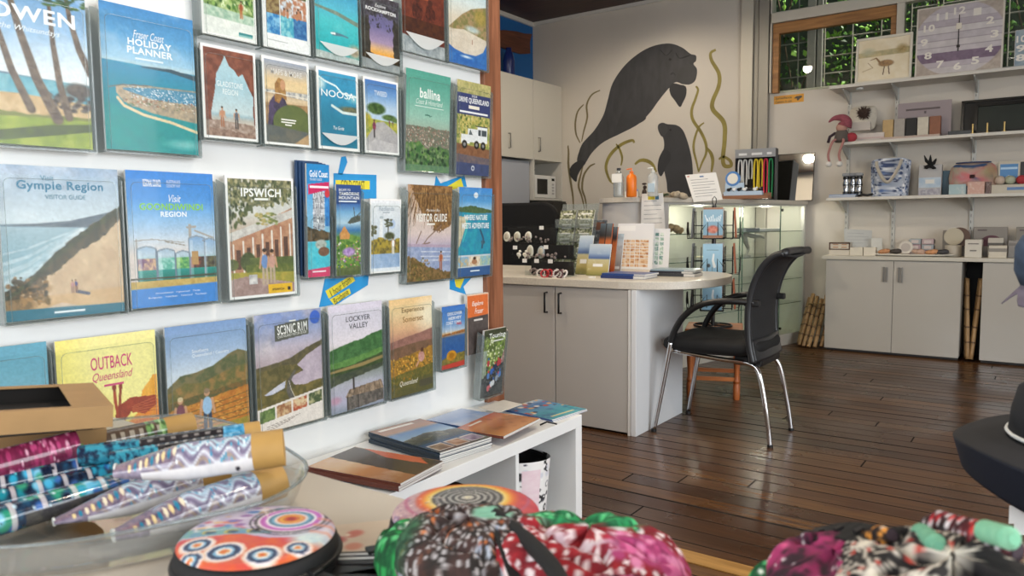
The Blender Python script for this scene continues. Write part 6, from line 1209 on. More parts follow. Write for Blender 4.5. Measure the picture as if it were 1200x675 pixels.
t.location = (0, 0, DZ)
shell_m = mat('shell_white', 'dcdcd2', .5, var=.12, scale=40); shell_b = mat('shell_blue_grey', 'a4b0b6', .5, var=.15, scale=40)
k = 0
for (u, v, y, m, L) in ((594, 277, 3.75, shell_m, 'white oval shell card at the far left of the top step'), (606, 277, 3.75, shell_m, 'white fan shell in the middle of the top step'), (619, 277, 3.75, shell_m, 'white fan shell at the right of the top step'), (621, 293, 3.66, shell_m, 'cream oval shell card on the middle step'), (634, 294, 3.66, shell_b, 'blue grey oval shell card on the middle step')):
    z = DZ+(.185 if y > 3.7 else .09); q = wp(u, v, y=y+.03); t = thing('shell_pendant', L, 'ornament', (q.x, y+.03, z)); h = max(q.z-z+.03, .05)
    B().ball((0, 0, h*.5), (.026, .006, h*.5), 16, (-.12, 0, 0)).obj('shell', m, t, smooth='all')
    B().ball((0, -.004, h*.55), (.017, .006, h*.3), 12, (-.12, 0, 0)).obj('shell_rib', mat('shell_rib', 'bdb8a8', .5, var=.2, scale=60), t, smooth='all')
for (u, y, z) in ((606, 3.65, .09), (613, 3.65, .09)):
    x = sx(u, y); t = thing('bird_figurine', 'little white bird figurine standing on the left of the middle step', 'ornament', (x, y+.02, DZ+z), group='white birds on the middle step'); B().ball((0, 0, .022), (.016, .010, .013), 10, (0, .4, 0)).ball((.008, 0, .042), .008, 8).cyl((.012, 0, .042), (.022, 0, .038), .003, .001, 6).cyl((0, 0, 0), (0, 0, .02), .003, seg=6).obj('bird', mat('white_ceramic', 'e9e4da', .4), t, smooth='all')
rs = random.Random(21); b = B()
for k in range(70):
    s = STEPS[k % 3]; x = sx(s[0]+4, s[2])+rs.random()*(sx(s[1]-4, s[2])-sx(s[0]+4, s[2])); b.ball((x, s[2]+rs.uniform(.015, .05), DZ+s[3]+.006+rs.uniform(0, .03)), rs.uniform(.005, .010), 6)
tag(b.obj('bead_jewellery', mat('mixed_beads', '8d7f7c', .4, var=.6, scale=60), smooth='all'), 'small heaps of grey and brown bead jewellery on the clear steps', 'jewellery', kind='stuff')
rs = random.Random(5)
for k in range(9):
    x = sx(635+3.4*k, 3.50); t = thing('bangle', 'red or white bead bangle lying before the clear step tray', 'bangle', (x, 3.47+rs.uniform(0, .03), DZ+.02), (rs.uniform(.9, 1.5), 0, rs.uniform(-.4, .4)), 'bangles before the step tray')
    b = B()
    for j in range(14): b.ball((.022*math.cos(2*PI*j/14), .022*math.sin(2*PI*j/14), 0), .0055, 6)
    b.obj('beads', [mat('red_bead', 'c03038', .3), mat('white_bead', 'e3dedb', .3), mat('dark_red_bead', '5a2a30', .3)][[1, 2, 0, 0, 2, 1, 1, 2, 1][k]], t, smooth='all')
for (u, y, z) in ((604, 3.55+.09, .155), (615, 3.54, .085), (629, 3.54, .085), (645, 3.54, .085), (640, 3.63, .16), (635, 3.72, .27)):
    x = sx(u, y); t = thing('price_ticket', 'white price ticket clipped to a clear jewellery step', 'ticket', (x, y, DZ+z), group='price tickets on the step tray'); B().bb(-.015, .015, -.002, 0, -.011, .011).obj('ticket', mat('paper_white', 'f0f0ee', .6), t)

# ================================================================== KITCHEN END
kx = -4.42
cr = mat('cream_door', 'cdc9be', .4)
t = thing('wall_cabinet', 'cream two door wall cabinet beneath the blue wall', 'cabinet', (-4.6, 6.3, 1.75))
B().bb(-4.795, kx-.018, 5.30, YB-.003, 1.755, 2.565).obj('carcass', cr, t, world=True)
for y0, y1, hy in ((5.75, 6.537, 6.10), (6.543, 7.09, 6.63)):
    d = B().bb(kx-.017, kx, y0, y1, 1.752, 2.563).obj('door', cr, t, world=True, bevel=.0015)
    h = B().tube([(kx, hy, 1.84), (kx+.025, hy, 1.84), (kx+.025, hy, 1.98), (kx, hy, 1.98)], .006, 8); bmesh.ops.translate(h.bm, verts=h.bm.verts, vec=-t.location); h.obj('handle', mat('brushed_steel', '8f8d88', .3, metal=.8), d, smooth='all')
t = thing('microwave_shelf', 'pale open shelf unit around the microwave below the wall cabinet', 'shelf', (-4.6, 6.82, 1.33)); pl = mat('pale_grey_board', 'b9bac0', .5)
B().bb(-4.79, kx, 6.535, 6.552, 1.335, 1.752).bb(-4.79, kx, 7.075, 7.097, 1.335, 1.752).bb(-4.79, kx, 6.552, 7.075, 1.335, 1.357).bb(-4.795, -4.78, 6.535, 7.09, 1.335, 1.752).obj('carcass', mat('cream_board', 'c9c6be', .5), t, world=True)
t = thing('microwave', 'white microwave oven with dark window on the open kitchen shelf', 'microwave', (-4.6, 6.76, 1.358)); wm = mat('white_enamel', 'dcdcd8', .35)
B().bb(-4.76, -4.45, 6.565, 6.985, 1.36, 1.60).obj('body', wm, t, world=True, bevel=.006); B().bb(-4.45, -4.435, 6.568, 6.875, 1.364, 1.596).obj('door', wm, t, world=True, bevel=.004); B().bb(-4.436, -4.432, 6.62, 6.815, 1.40, 1.56).obj('window', mat('dark_glass', '1a1b1c', .15), t, world=True)
B().bb(-4.45, -4.437, 6.88, 6.982, 1.364, 1.596).obj('control_panel', wm, t, world=True); B().bb(-4.438, -4.433, 6.905, 6.955, 1.545, 1.572).obj('display', mat('dark_glass', '1a1b1c', .15), t, world=True)
for k in range(4): B().bb(-4.438, -4.434, 6.91, 6.95, 1.40+.032*k, 1.42+.032*k).obj('button', mat('grey_button', 'a9a9a6', .5), t, world=True)
t = thing('black_bowl', 'dark bowl on top of the white microwave', 'bowl', (-4.6, 6.66, 1.602)); B().lathe([(.03, 0), (.07, .02), (.10, .06), (.094, .06), (.06, .022), (.01, .008)], seg=24).obj('bowl', blk, t, smooth='all')
t = thing('fridge', 'tall blue grey fridge beside the microwave shelf', 'fridge', (-4.6, 6.2, 0)); B().bb(-4.79, -4.50, 5.75, 6.525, 0, 1.74).obj('body', mat('blue_grey_enamel', 'a3a8b2', .35), t, world=True, bevel=.01); B().bb(-4.50, -4.46, 5.755, 6.52, .03, 1.735).obj('door', mat('blue_grey_enamel', 'a3a8b2', .35), t, world=True, bevel=.01); B().tube([(-4.46, 5.82, .7), (-4.42, 5.82, .72), (-4.42, 5.82, 1.1), (-4.46, 5.82, 1.12)], .009, 8).obj('handle', mat('brushed_steel', '8f8d88', .3, metal=.8), t, world=True, smooth='all')
t = thing('oven', 'black built in oven with a steel bar handle under the microwave', 'oven', (-4.5, 6.82, 0)); B().bb(-4.79, -4.37, 6.54, 7.09, .0, 1.325).obj('body', mat('gloss_black', '141414', .3), t, world=True, bevel=.004); B().bb(-4.37, -4.355, 6.55, 7.08, .5, 1.31).obj('door', mat('dark_glass', '1a1b1c', .15), t, world=True, bevel=.003)
B().tube([(-4.355, 6.60, 1.29), (-4.32, 6.60, 1.285), (-4.32, 6.60, 1.18), (-4.355, 6.60, 1.17)], .011, 8).obj('handle', mat('brushed_steel2', 'b9bcc4', .3, metal=.6), t, world=True, smooth='all')
t = thing('desk_chair', 'black rounded swivel chair back behind the reception desk', 'chair', (-3.75, 5.35, 0), (0, 0, .2))
B().prism(rrect(-.36, .62, .36, 1.27, .14, 8), Matrix.Rotation(PI/2, 4, 'X') @ Matrix.Translation((0, 0, 0)), .07).obj('backrest', mat('black_fabric', '0d0d0e', .85), t, bevel=.02); B().box((0, -.25, .48), (.5, .5, .09)).obj('seat', mat('black_fabric', '0d0d0e', .85), t, bevel=.03)
b = B().cyl((0, -.25, .08), (0, -.25, .44), .03, seg=14).box((0, .02, .55), (.08, .03, .22))
for k in range(5): b.tube([(0, -.25, .10), (.3*math.cos(2*PI*k/5), -.25+.3*math.sin(2*PI*k/5), .05)], .02, 8); b.ball((.3*math.cos(2*PI*k/5), -.25+.3*math.sin(2*PI*k/5), .03), .03, 10)
b.obj('base', blk, t, smooth=True)
t = thing('timber_plaque', 'reddish brown timber fish shaped plaque hanging on the blue wall', 'plaque', (-4.80, 6.6, 3.0)); yz = lambda u, v: (wp(u, v, x=-4.79).y-6.6, wp(u, v, x=-4.79).z-3.0)
pl_ = [yz(*q) for q in ((560, 40), (575, 36), (590, 35.5), (604, 37), (613, 39.5), (622, 40), (619.5, 50), (620, 63), (610, 63.5), (600, 61), (590, 57), (575, 52), (560, 46))]
B().prism(pl_, Matrix(((0, 0, 1, 0), (1, 0, 0, 0), (0, 1, 0, 0), (0, 0, 0, 1))), .03).obj('board', wood_mat('reddish_plaque', '4f2a1a', '7a4730', 'Y', 10, .5), t, bevel=.004)
p0 = wp(594, 88, x=-4.70); t = thing('blue_vase', 'tall dark blue bottle standing on the wall cabinet', 'bottle', (-4.66, p0.y-.02, 2.566)); B().lathe([(.05, 0), (.06, .01), (.06, .2), (.045, .27), (.03, .30), (.03, .33)], seg=20).obj('body', mat('navy_glass', '1b2a66', .25), t, smooth='all')
p0 = wp(657, 98, x=-4.55); t = thing('food_tin', 'small white tin standing on the right end of the wall cabinet', 'tin', (-4.55, p0.y, 2.566)); B().cyl((0, 0, 0), (0, 0, .085), .036, seg=20).obj('body', mat('paper_white', 'f0f0ee', .6), t, smooth=True); B().cyl((0, 0, .02), (0, 0, .06), .0365, seg=20, caps=False).obj('label_band', mat('tin_label', '6a7088', .5), t, smooth=True)
t = thing('black_cable', 'small coil of black cable on the wall cabinet by the white tin', 'cable', (-4.55, p0.y-.2, 2.572)); B().tube(circ(.05, 0), .006, 6, True).tube([(x*1.2, y*.7, z+.008) for x, y, z in circ(.05, 0)], .006, 6, True).obj('coil', blk, t, smooth='all')
# ================================================================== SHELF WALL
shm = mat('shelf_white', 'cfcbc2', .45); upr = mat('upright_grey', 'b9b9b4', .45, metal=.2)
S1, S2, S3 = 2.215, 1.745, 1.285
sx_up = [wp(u, 220, y=7.09).x for u in (993, 1048, 1140)]; sx_up.append(sx_up[2]+.62); sx_up.append(sx_up[2]+1.24)
for (z, xl, L) in ((S1, -1.60, 'top white wall shelf carrying the clock and framed bird'), (S2, -1.49, 'middle white wall shelf with the gnome and block display'), (S3, -1.60, 'lowest white wall shelf with the blue floral tote bag')):
    t = thing('wall_shelf', L, 'shelf', (0, 6.95, z), group=None)
    B().bb(xl, 1.1, 6.80, 7.095, z-.024, z).obj('board', shm, t, world=True, bevel=.002)
    for x in sx_up:
        M = Matrix(((0, 0, 1, x-.006), (-1, 0, 0, 7.085), (0, 1, 0, z), (0, 0, 0, 1)))
        B().prism([(0, -.026), (.26, -.026), (.26, -.034), (.0, -.13)], M, .012).obj('bracket', upr, t, world=True)
for k, x in enumerate(sx_up):
    t = thing('shelf_upright', 'slotted grey shelf upright on the wall, %s from the left' % ['first', 'second', 'third', 'fourth', 'fifth'][k], 'upright', (x, 7.09, 1.5))
    B().bb(x-.014, x+.014, 7.083, 7.1, .82, 2.2).obj('channel', upr, t, world=True)
    b = B()
    for z in np.arange(.86, 2.18, .05): b.bb(x-.005, x-.001, 7.0815, 7.0832, z, z+.022)
    b.obj('slots', mat('slot_dark', '4c4c4a', .7), t, world=True)
def ext(u0, u1, vt, y, z):
    a = wp(u0, vt, y=y); b_ = wp(u1, vt, y=y); return a.x, b_.x, max((a.z+b_.z)/2-z, .01)
def sbox(name, label, cat, u0, u1, vt, z, y, d, col, prints=None, lid=None, rotz=0, lean=0, grp=None, rough=.5):
    x0, x1, h = ext(u0, u1, vt, y, z); w_ = x1-x0
    t = thing(name, label, cat, ((x0+x1)/2, y, z+.0005), (-lean, 0, rotz), grp)
    B().bb(-w_/2, w_/2, 0, d, 0, h).obj('body', mat('pack_'+col, col, rough, var=.03, scale=30), t, bevel=.002)
    if lid: B().bb(-w_/2-.001, w_/2+.001, -.001, d+.001, h*lid[0], h*lid[1]).obj('label_band', mat('pack_'+lid[2], lid[2], .5), t)
    if prints:
        im = Img(max(w_/.004, 20), max(h/.004, 16), col, seed=int(u0)); prints(im); o = picture('print', im, -w_/2+.003, .003, w_/2-.003, h-.003, 0, t); o.rotation_euler = FACE_Y; o.location = (0, -.0012, 0)
    return t, w_, h
# top shelf
def pr_bird(i):
    i.put(i.rect(0, 0, 1, 1), 'e2d4b4', 'eadfc6', 12); i.put(i.under([(0, .30), (1, .26)])*(1-i.under([(0, .42), (1, .40)])), 'c9b98c', 'a8a07a', 6); i.put(i.ell(.2, .3, .18, .12, .8), 'b9b89a'); i.put(i.ell(.85, .3, .14, .14, .7), 'b59a6a', '8a7a4a', 4)
    i.put(i.ell(.55, .60, .17, .09, .3), 'a88458', '7d6040', 4); i.put(i.line([(.42, .55), (.36, .46), (.24, .50)], .025, .006), '8a6a44'); i.put(i.line([(.52, .68), (.50, .86)], .012)+i.line([(.6, .68), (.62, .86)], .012), '5b4630'); i.put(i.line([(.1, .75), (.3, .68), (.2, .55)], .008), 'b09a70')
x0, x1, h = ext(1003, 1069, 46, 6.86, S1); t = thing('framed_picture', 'cream box frame with a wading bird drawing on the top shelf', 'picture', ((x0+x1)/2, 6.86, S1+.0005), (-.08, 0, 0)); w_ = x1-x0; h = .375
fr = mat('cream_frame', 'd9d3c4', .5)
B().bb(-w_/2, w_/2, .0, .03, 0, .02).bb(-w_/2, w_/2, 0, .03, h-.02, h).bb(-w_/2, -w_/2+.018, 0, .03, .02, h-.02).bb(w_/2-.018, w_/2, 0, .03, .02, h-.02).obj('frame', fr, t, bevel=.002)
im = Img(100, 90); pr_bird(im); o = picture('drawing', im, -w_/2+.015, .015, w_/2-.015, h-.015, 0, t); o.rotation_euler = FACE_Y; o.location = (0, .012, 0); B().bb(-w_/2+.01, w_/2-.01, .014, .02, .01, h-.01).obj('backing', fr, t)
# big square clock with planks
x0, x1, h = ext(1073, 1176, 45, 6.86, S1); w_ = (x1-x0); hC = .545; t = thing('wall_clock', 'large square clock with pale purple plank face on the top shelf', 'clock', ((x0+x1)/2, 6.86, S1+.0005), (-.07, 0, 0))
B().bb(-w_/2, w_/2, 0, .04, 0, hC).obj('case', mat('clock_case', 'd6cfc4', .5), t, bevel=.003)
im = Img(150, 150, 'b9aaa0'); m = np.clip((1-np.hypot(im.x-.5, im.y-.5)/.545)*40, 0, 1); im.put(im.rect(0, 0, 1, 1), 'bdb1a4', 'a89b90', 10)
pl_c = ['bdb5bb', 'c9c3c6', 'b7aeb6', 'cfcaca', 'c1babf', 'cbc5c6', 'c6bfc3', '857586', 'b9b0b8', 'c6c0c1']
for k in range(10): im.put(m*((im.y >= k/10) & (im.y < (k+1)/10)), pl_c[k], None); im.put(m*(np.abs(im.y-k/10) < .005), 'a59ca3')
im.put(m*((im.y > .68) & (im.y < .82)), '7f6c82', '6f5c73', 6); im.grain(.05, 8)
o = picture('clock_face', im, -w_/2+.012, .012, w_/2-.012, hC-.012, 0, t); o.rotation_euler = FACE_Y; o.location = (0, -.0012, 0)
fc = thing  # numerals are lettering meshes on the face
for n in range(1, 13):
    a = math.radians(90-30*n); r = w_*.40; cx, cz = r*math.cos(a), hC/2+r*.98*math.sin(a)*hC/w_
    lo = text(str(n), cx-.026*(1.5 if n > 9 else 1), -.028, cx+.026*(1.5 if n > 9 else 1), .028, mat('numeral_cream', 'e9e4da', .5), t, bold=.03, name='numeral'); lo.rotation_euler = FACE_Y; lo.location = (0, -.003, cz)
hd = B().bb(-.004, .004, -.006, -.003, hC/2-.10, hC/2).bb(-.012, .012, -.006, -.003, hC/2-.07, hC/2-.05).bb(-.003, .003, -.007, -.005, hC/2, hC/2+.18); hd.obj('hands', mat('dark_hand', '3a3434', .5), t); B().bb(-.018, .018, -.012, -.003, hC/2+.07, hC/2+.115).obj('price_tag', mat('cream_tag', 'e6dfce', .6), t)
def pr_num(i): i.put(i.rect(0, 0, 1, 1), '7f93a0', '9aa9b2', 8)
t, w2, h2 = sbox('wall_clock', 'second blue grey numbered clock at the right end of the top shelf', 'clock', 1190, 1232, 33, S1, 6.86, .03, 'd2ccc0', pr_num)
for s, zz in (('10', .75), ('9', .5), ('8', .25)): lo = text(s, -.06-.03, -.025, -.06+.03, .025, mat('numeral_cream', 'e9e4da', .5), t, bold=.03, name='numeral'); lo.rotation_euler = FACE_Y; lo.location = (-w2/2+.10, -.004, h2*zz)
# puck lights under the shelves
for (x, z) in ((-1.38, S1-.024), (-.12, S1-.024)):
    t = thing('puck_light', 'small white puck lamp under the top shelf ' + ('above the pompom cushion' if x < -1 else 'above the black trays'), 'light', (x, 6.9, z)); B().cyl((0, 0, -.014), (0, 0, 0), .03, seg=18).obj('body', mat('soft_white', 'd6d8d4', .4), t, smooth=True)
# second shelf
t = thing('pompom_cushion', 'small cream cushion with a dark fur pompom on the middle shelf', 'cushion', (ext(992, 1022, 130, 6.9, S2)[0]+.11, 6.995, S2+.205), (0, 0, 0))
def pillow(w_, h, d, n=26, e=.45):
    P = np.zeros((n, 2*n, 3))
    for i in range(n):
        f = i/(n-1)*PI-PI/2
        for j in range(2*n):
            th = PI*j/n; c, s_ = math.cos(th), math.sin(th); rr = max(abs(math.cos(f)), 1e-3)**.3
            cx = math.copysign(abs(c)**e, c)*rr; cy = math.copysign(abs(s_)**e, s_)*rr; pin = 1-.10*(1-abs(abs(cx)-abs(cy)))
            P[i, j] = (cx*w_/2*pin, cy*h/2*pin, math.sin(f)*d/2*(1-.8*max(abs(cx), abs(cy))**3))
    return P
me = grid_mesh('cushion', pillow(.22, .22, .11, 26, .22), np.ones((26, 52, 3))*.8, True); o = link('cushion', me, mat('cream_cloth', 'cfc9bb', .9, var=.06, scale=40, bump=.1), t, smooth='all'); o.rotation_euler = (math.radians(78), 0, 0)
rs = random.Random(1); b = B(); b.ball((.02, -.07, .035), .04, 14)
for k in range(160):
    d = Vector((rs.gauss(0, 1), rs.gauss(0, 1), rs.gauss(0, 1))).normalized(); p = Vector((.02, -.07, .035)); b.cyl(p+d*.03, p+d*rs.uniform(.052, .066), .004, .001, 4)
b.obj('fur_pompom', mat('brown_fur', '4a3a34', .95, var=.3, scale=60), t)
sbox('gift_box', 'wide white box with faint red print under the pompom cushion', 'box', 1000, 1036, 156, S2, 6.90, .16, 'c9c0ba', lid=(.35, .5, 'c4aca8')); sbox('gift_box', 'small pale box between the white box and the pompom cushion', 'box', 996, 1020, 143, S2+.095, 6.90, .035, 'bdb6ae')
# gnome doll sitting on the shelf end with dangling legs
q = wp(986, 165, y=6.80); t = thing('gnome_doll', 'cloth doll in a red knitted hat with legs dangling off the shelf end', 'doll', (q.x, 6.81, S2))
B().lathe([(.05, 0), (.062, .02), (.05, .08), (.03, .11)], seg=20).obj('body', mat('grey_felt', '5b544f', .9), t, smooth='all'); B().ball((.0, -.01, .12), (.045, .042, .04), 14).obj('head', mat('doll_skin', 'b98f80', .8), t, smooth='all')
B().tube(catmull([(.02, 0, .13), (.03, .0, .17), (0, -.01, .20), (-.06, -.02, .20), (-.10, -.03, .17)], 4), [.058-.0033*k for k in range(17)], 12).obj('knitted_hat', mat('red_knit', '8d4a55', .95, var=.25, scale=90), t, smooth='all')
B().ball((.075, .0, .035), (.045, .03, .04), 12).obj('red_sack', mat('red_felt', 'a03540', .9), t, smooth='all')
for x, l in ((-.055, .0), (.03, .01)):
    B().tube(catmull([(x*.6, -.04, .02), (x, -.075, .0), (x-.03, -.08, -.10), (x-.02, -.08, -.165)], 4), .010, 8).obj('leg', mat('pink_stripe_cloth', 'a87872', .9), t, smooth='all'); B().ball((x-.024, -.085, -.185), (.026, .03, .024), 12).obj('boot', mat('white_felt', 'dcd8d2', .9), t, smooth='all')
B().tube([(-.05, 0, .08), (-.09, -.02, .05), (-.10, -.03, .0)], .012, 8).obj('arm', mat('dark_felt', '3a2c34', .9), t, smooth='all')
# rack of five coloured soap blocks
x0, x1, h = ext(1035, 1104, 122, 6.93, S2); t = thing('soap_display', 'pale display stand with header board behind five coloured blocks', 'display stand', ((x0+x1)/2, 6.93, S2+.0005)); w_ = x1-x0
B().bb(-w_/2, w_/2, -.06, .08, 0, .022).obj('tray', mat('pink_beige_card', 'b8a59a', .6), t, bevel=.002); B().bb(-w_/2+.10, w_/2+.06, .07, .078, .022, h+.02).obj('header_board', mat('grey_violet_card', '9b8f92', .6), t); B().bb(-w_/2+.16, w_/2-.02, .068, .0705, h-.045, h-.03).obj('print_line', mat('dark_print', '5f5456', .6), t); B().bb(.08, .095, .067, .0705, h-.075, h-.055).obj('printed_mark', mat('dark_print', '5f5456', .6), t)
for k, (cc, L) in enumerate((('b59a6b', 'tan block leftmost in the block display'), ('a09a92', 'grey block second in the block display'), ('141414', 'black block in the centre of the block display'), ('cbc4b4', 'cream block right of the black one'), ('8a5a42', 'rust brown block at the right of the block display'))):
    bw = w_*.185; q = thing('soap_block', L, 'block', (t.location.x-w_/2+w_*(.10+.2*k), 6.915, S2+.023)); B().bb(-bw/2, bw/2, 0, .05, 0, h*.52).obj('block', mat('block_'+cc, cc, .6, var=.08, scale=30), q, bevel=.003)
# black trays leaning, gold pegs
for (u0, u1, vt, y, lean, nm, L, cc) in ((1127, 1215, 113, 6.99, .22, 'black_tray', 'big black framed tray leaning against the wall on the middle shelf', '0f0f10'), (1143, 1230, 117, 6.95, .25, 'black_board', 'dark green black panel in front of the big black tray', '1d2622')):
    x0, x1, h = ext(u0, u1, vt, y, S2); w_ = x1-x0; t = thing(nm, L, 'tray', ((x0+x1)/2, y-.03, S2+.0008), (-lean, 0, 0)); h *= .98
    B().bb(-w_/2, w_/2, 0, .008, 0, h).obj('panel', mat('tray_'+cc, cc, .5, var=.15, scale=8), t); B().bb(-w_/2, w_/2, -.012, 0, 0, .02).bb(-w_/2, w_/2, -.012, 0, h-.02, h).bb(-w_/2, -w_/2+.02, -.012, 0, 0, h).bb(w_/2-.02, w_/2, -.012, 0, 0, h).obj('rim', mat('rim_'+cc, '101011', .3), t)
sbox('black_box', 'low black box lying left of the black trays', 'box', 1111, 1141, 153, S2, 6.86, .10, '191a1b', rough=.35)
for k, u in enumerate((1140, 1157, 1177)):
    x = wp(u, 150, y=6.84).x; t = thing('easel_peg', 'little brass easel peg standing before the black panel', 'peg', (x, 6.835, S2), group='brass easel pegs'); B().cyl((0, 0, 0), (0, 0, .075), .007, seg=10).cyl((0, 0, 0), (0, 0, .006), .016, seg=12).obj('peg', mat('brass', 'b59a62', .3, metal=.8), t, smooth=True)
# third shelf
t = None
for k, u in enumerate((991.5, 999, 1007)):
    x = wp(u, 215, y=6.90).x; t = thing('travel_mug', ['left', 'middle', 'right'][k]+' of three shiny silver and black tumblers on the lowest shelf', 'mug', (x, 6.90+.02*(k == 1), S3)); B().lathe([(.024, 0), (.026, .03), (.018, .05), (.024, .09), (.027, .12), (.018, .15), (.024, .18)], seg=18).obj('body', mat('mirror_steel', 'c4c6c8', .15, metal=1.0), t, smooth='all'); B().bb(-.027, .027, -.027, .027, .18, .205).obj('lid', mat('grey_header', '8d9094', .4), t, bevel=.004)
    for a in (.03, .10, .155): B().cyl((0, 0, a), (0, 0, a+.018), .0262, seg=18).obj('dark_band', mat('gloss_black', '141414', .3), t, smooth=True)
for k in range(3): t = thing('notebook', ['lowest', 'middle', 'top'][k]+' pale blue notebook in the flat pile at the shelf end', 'book', (wp(988, 228, y=6.86).x, 6.87, S3+.0005+.009*k), (0, 0, .05*k)); B().bb(-.105, .105, -.06, .06, 0, .008).obj('cover', mat('pack_%s' % ['a9b4c8', 'c3cad4', '8fa0bd'][k], ['a9b4c8', 'c3cad4', '8fa0bd'][k], .5), t, bevel=.001)
t = thing('sunglasses', 'dark trinket lying between the notebooks and the tote bag', 'trinket', (wp(1014, 228, y=6.84).x, 6.83, S3+.001)); B().tube([(-.05, 0, .012), (-.02, -.01, .02), (.02, -.01, .012), (.06, 0, .02)], .010, 8).obj('frame', blk, t, smooth='all')
# floral tote bag
x0, x1, h = ext(1020, 1067, 186, 6.88, S3); w_ = x1-x0; t = thing('tote_bag', 'blue and white floral tote bag with cream handles on the lowest shelf', 'bag', ((x0+x1)/2, 6.91, S3+.001))
n, mth = 60, 90; im = Img(mth, n, 'a9b2c2', seed=4); im.specks(320, (0, 0, 1, 1), .010, .028, ['2c3f6a', '4a6496', '1f2f55', 'd8dce2', '7f93b8', 'e3e6ea'], 1.3); im.specks(200, (0, 0, 1, 1), .008, .02, ['1c2b52', '1c2b52', 'd6dae2', '33497a'])
P = np.zeros((n, mth, 3))
for i in range(n):
    f = 1-i/(n-1)
    for j in range(mth):
        a = 2*PI*j/mth; c, s_ = math.cos(a), math.sin(a); wd = w_/2*(.90+.12*f); dp = .075*(1-.55*f)
        P[i, j] = (math.copysign(abs(c)**.5, c)*wd, math.copysign(abs(s_)**.7, s_)*dp+.010*math.sin(5*a+4*f), f*h*(1-.05*math.cos(2*a))*.97)
me = grid_mesh('body', P, im.a, True); o = link('body', me, attr_mat('printed_fabric', .7), t, smooth='all'); o.modifiers.new('thick', 'SOLIDIFY').thickness = .003
for s_ in (-1, 1): B().tube(catmull([(-w_*.30, s_*.05-.04, h*.93), (-w_*.27, s_*.05-.05, h*.75), (-w_*.08, s_*.05-.068, h*.42), (w_*.06, s_*.05-.068, h*.40), (w_*.24, s_*.05-.05, h*.72), (w_*.32, s_*.05-.04, h*.95)], 6), .013, 8).obj('handle', mat('cream_webbing', 'b5aea0', .8), t, smooth='all') if s_ < 0 else B().tube(catmull([(-w_*.2, .02, h*.93), (-w_*.1, .03, h*1.02), (w_*.1, .03, h*1.02), (w_*.2, .02, h*.93)], 6), .011, 8).obj('handle', mat('cream_webbing', 'b5aea0', .8), t, smooth='all')
# gift pack with bow
def pr_gift(i): i.put(i.rect(0, .42, 1, .75), '9fb4c8', 'b7c4cf', 6); i.put(i.rect(.3, .48, .7, .62), 'd9d8d2'); i.put(i.rect(0, .78, 1, 1), '8f8c96', 'b0aeb4', 3, 1.6)
t, w2, h2 = sbox('gift_pack', 'grey gift pack tied with a black feather bow', 'gift', 1077, 1104, 193, S3, 6.88, .06, 'a9a7a6', pr_gift)
b = B()
for k in range(9): a = -.9+.25*k*1.0; b.tube([(0, -.01, h2), (.03*math.sin(k*2.1), -.02, h2+.03*math.cos(k*1.3)), (.05*math.sin(k*2.1), -.02, h2+.02+.055*math.cos(k*1.3))], [.010, .013, .003], 7)
b.obj('black_bow', mat('black_fabric', '0d0d0e', .85), t, smooth='all')
sbox('blue_pack', 'dark teal pack half hidden between gift pack and coral bag', 'box', 1103, 1116, 200, S3, 6.97, .05, '3f5a68')
# coral print cosmetic bag
def pr_coral(i):
    i.put(i.rect(0, 0, 1, 1), 'b58f82', 'a8a08f', 8); i.put(i.nz(9)*3-1.6, 'b8626a'); i.put(i.line([(.1, .1), (.5, .16), (.75, .1)], .025)+i.line([(.2, .55), (.9, .52)], .018), '33507a'); i.put(i.ell(.35, .5, .25, .22, .5), 'c46a70', 'b5848a', 4, 1.6); i.put(i.ell(.85, .35, .2, .3, .6)*.7, '9a8a5f')
x0, x1, h = ext(1112, 1170, 189, 6.93, S3); w_ = x1-x0; t = thing('cosmetic_bag', 'coral and blue printed zip bag standing on the lowest shelf', 'bag', ((x0+x1)/2, 6.95, S3+.13))
im = Img(90, 40, seed=6); pr_coral(im); Pp = pillow(w_, .25, .10, 40, .30); uu = np.clip(Pp[..., 0]/w_+.5, 0, 1); vv = np.clip(.5-Pp[..., 1]/.25, 0, 1); col = im.a[(vv*39).astype(int), (uu*89).astype(int)]
o = link('body', grid_mesh('body', Pp, col, True), attr_mat('printed_fabric', .7), t, smooth='all'); o.rotation_euler = (math.radians(80), 0, 0)
B().tube([(-w_*.36, 0, .118), (0, -.005, .122), (w_*.36, 0, .118)], .005, 8).obj('zip', mat('navy_zip', '2c3f6a', .6), t, smooth='all')
for (u0, u1, vt, y, cc, L) in ((1112, 1132, 216, 6.83, '9db5b8', 'pale aqua card pack before the coral bag'), (1134, 1154, 213, 6.835, 'c49a8a', 'peach card pack before the coral bag'), (1131, 1135, 218, 6.86, '4a5a68', 'slim blue pack between the aqua and peach packs'), (1155, 1162, 213, 6.86, '5b4038', 'narrow brown pack right of the peach pack')): sbox('card_pack', L, 'pack', u0, u1, vt, S3, y, .02, cc, lambda i: i.put(i.nz(5)*1.6-.8, 'e0d6ca'))
def pr_ban(i): i.put(i.rect(.06, .12, .94, .9), '3f7fb8'); i.put(i.rect(.1, .3, .9, .4), 'a9cbe4'); i.put(i.poly([(.3, .9), (.5, .72), (.7, .9)]), 'c9c4b4')
sbox('blue_card', 'cream card with a blue ribbon banner standing on the lowest shelf', 'card', 1170, 1196, 189, S3+.10, 6.97, .012, 'bdb6a4', pr_ban); sbox('black_card', 'dark card with pale drawing at the far right of the lowest shelf', 'card', 1196, 1222, 189, S3+.10, 6.97, .012, '2b2b2c')
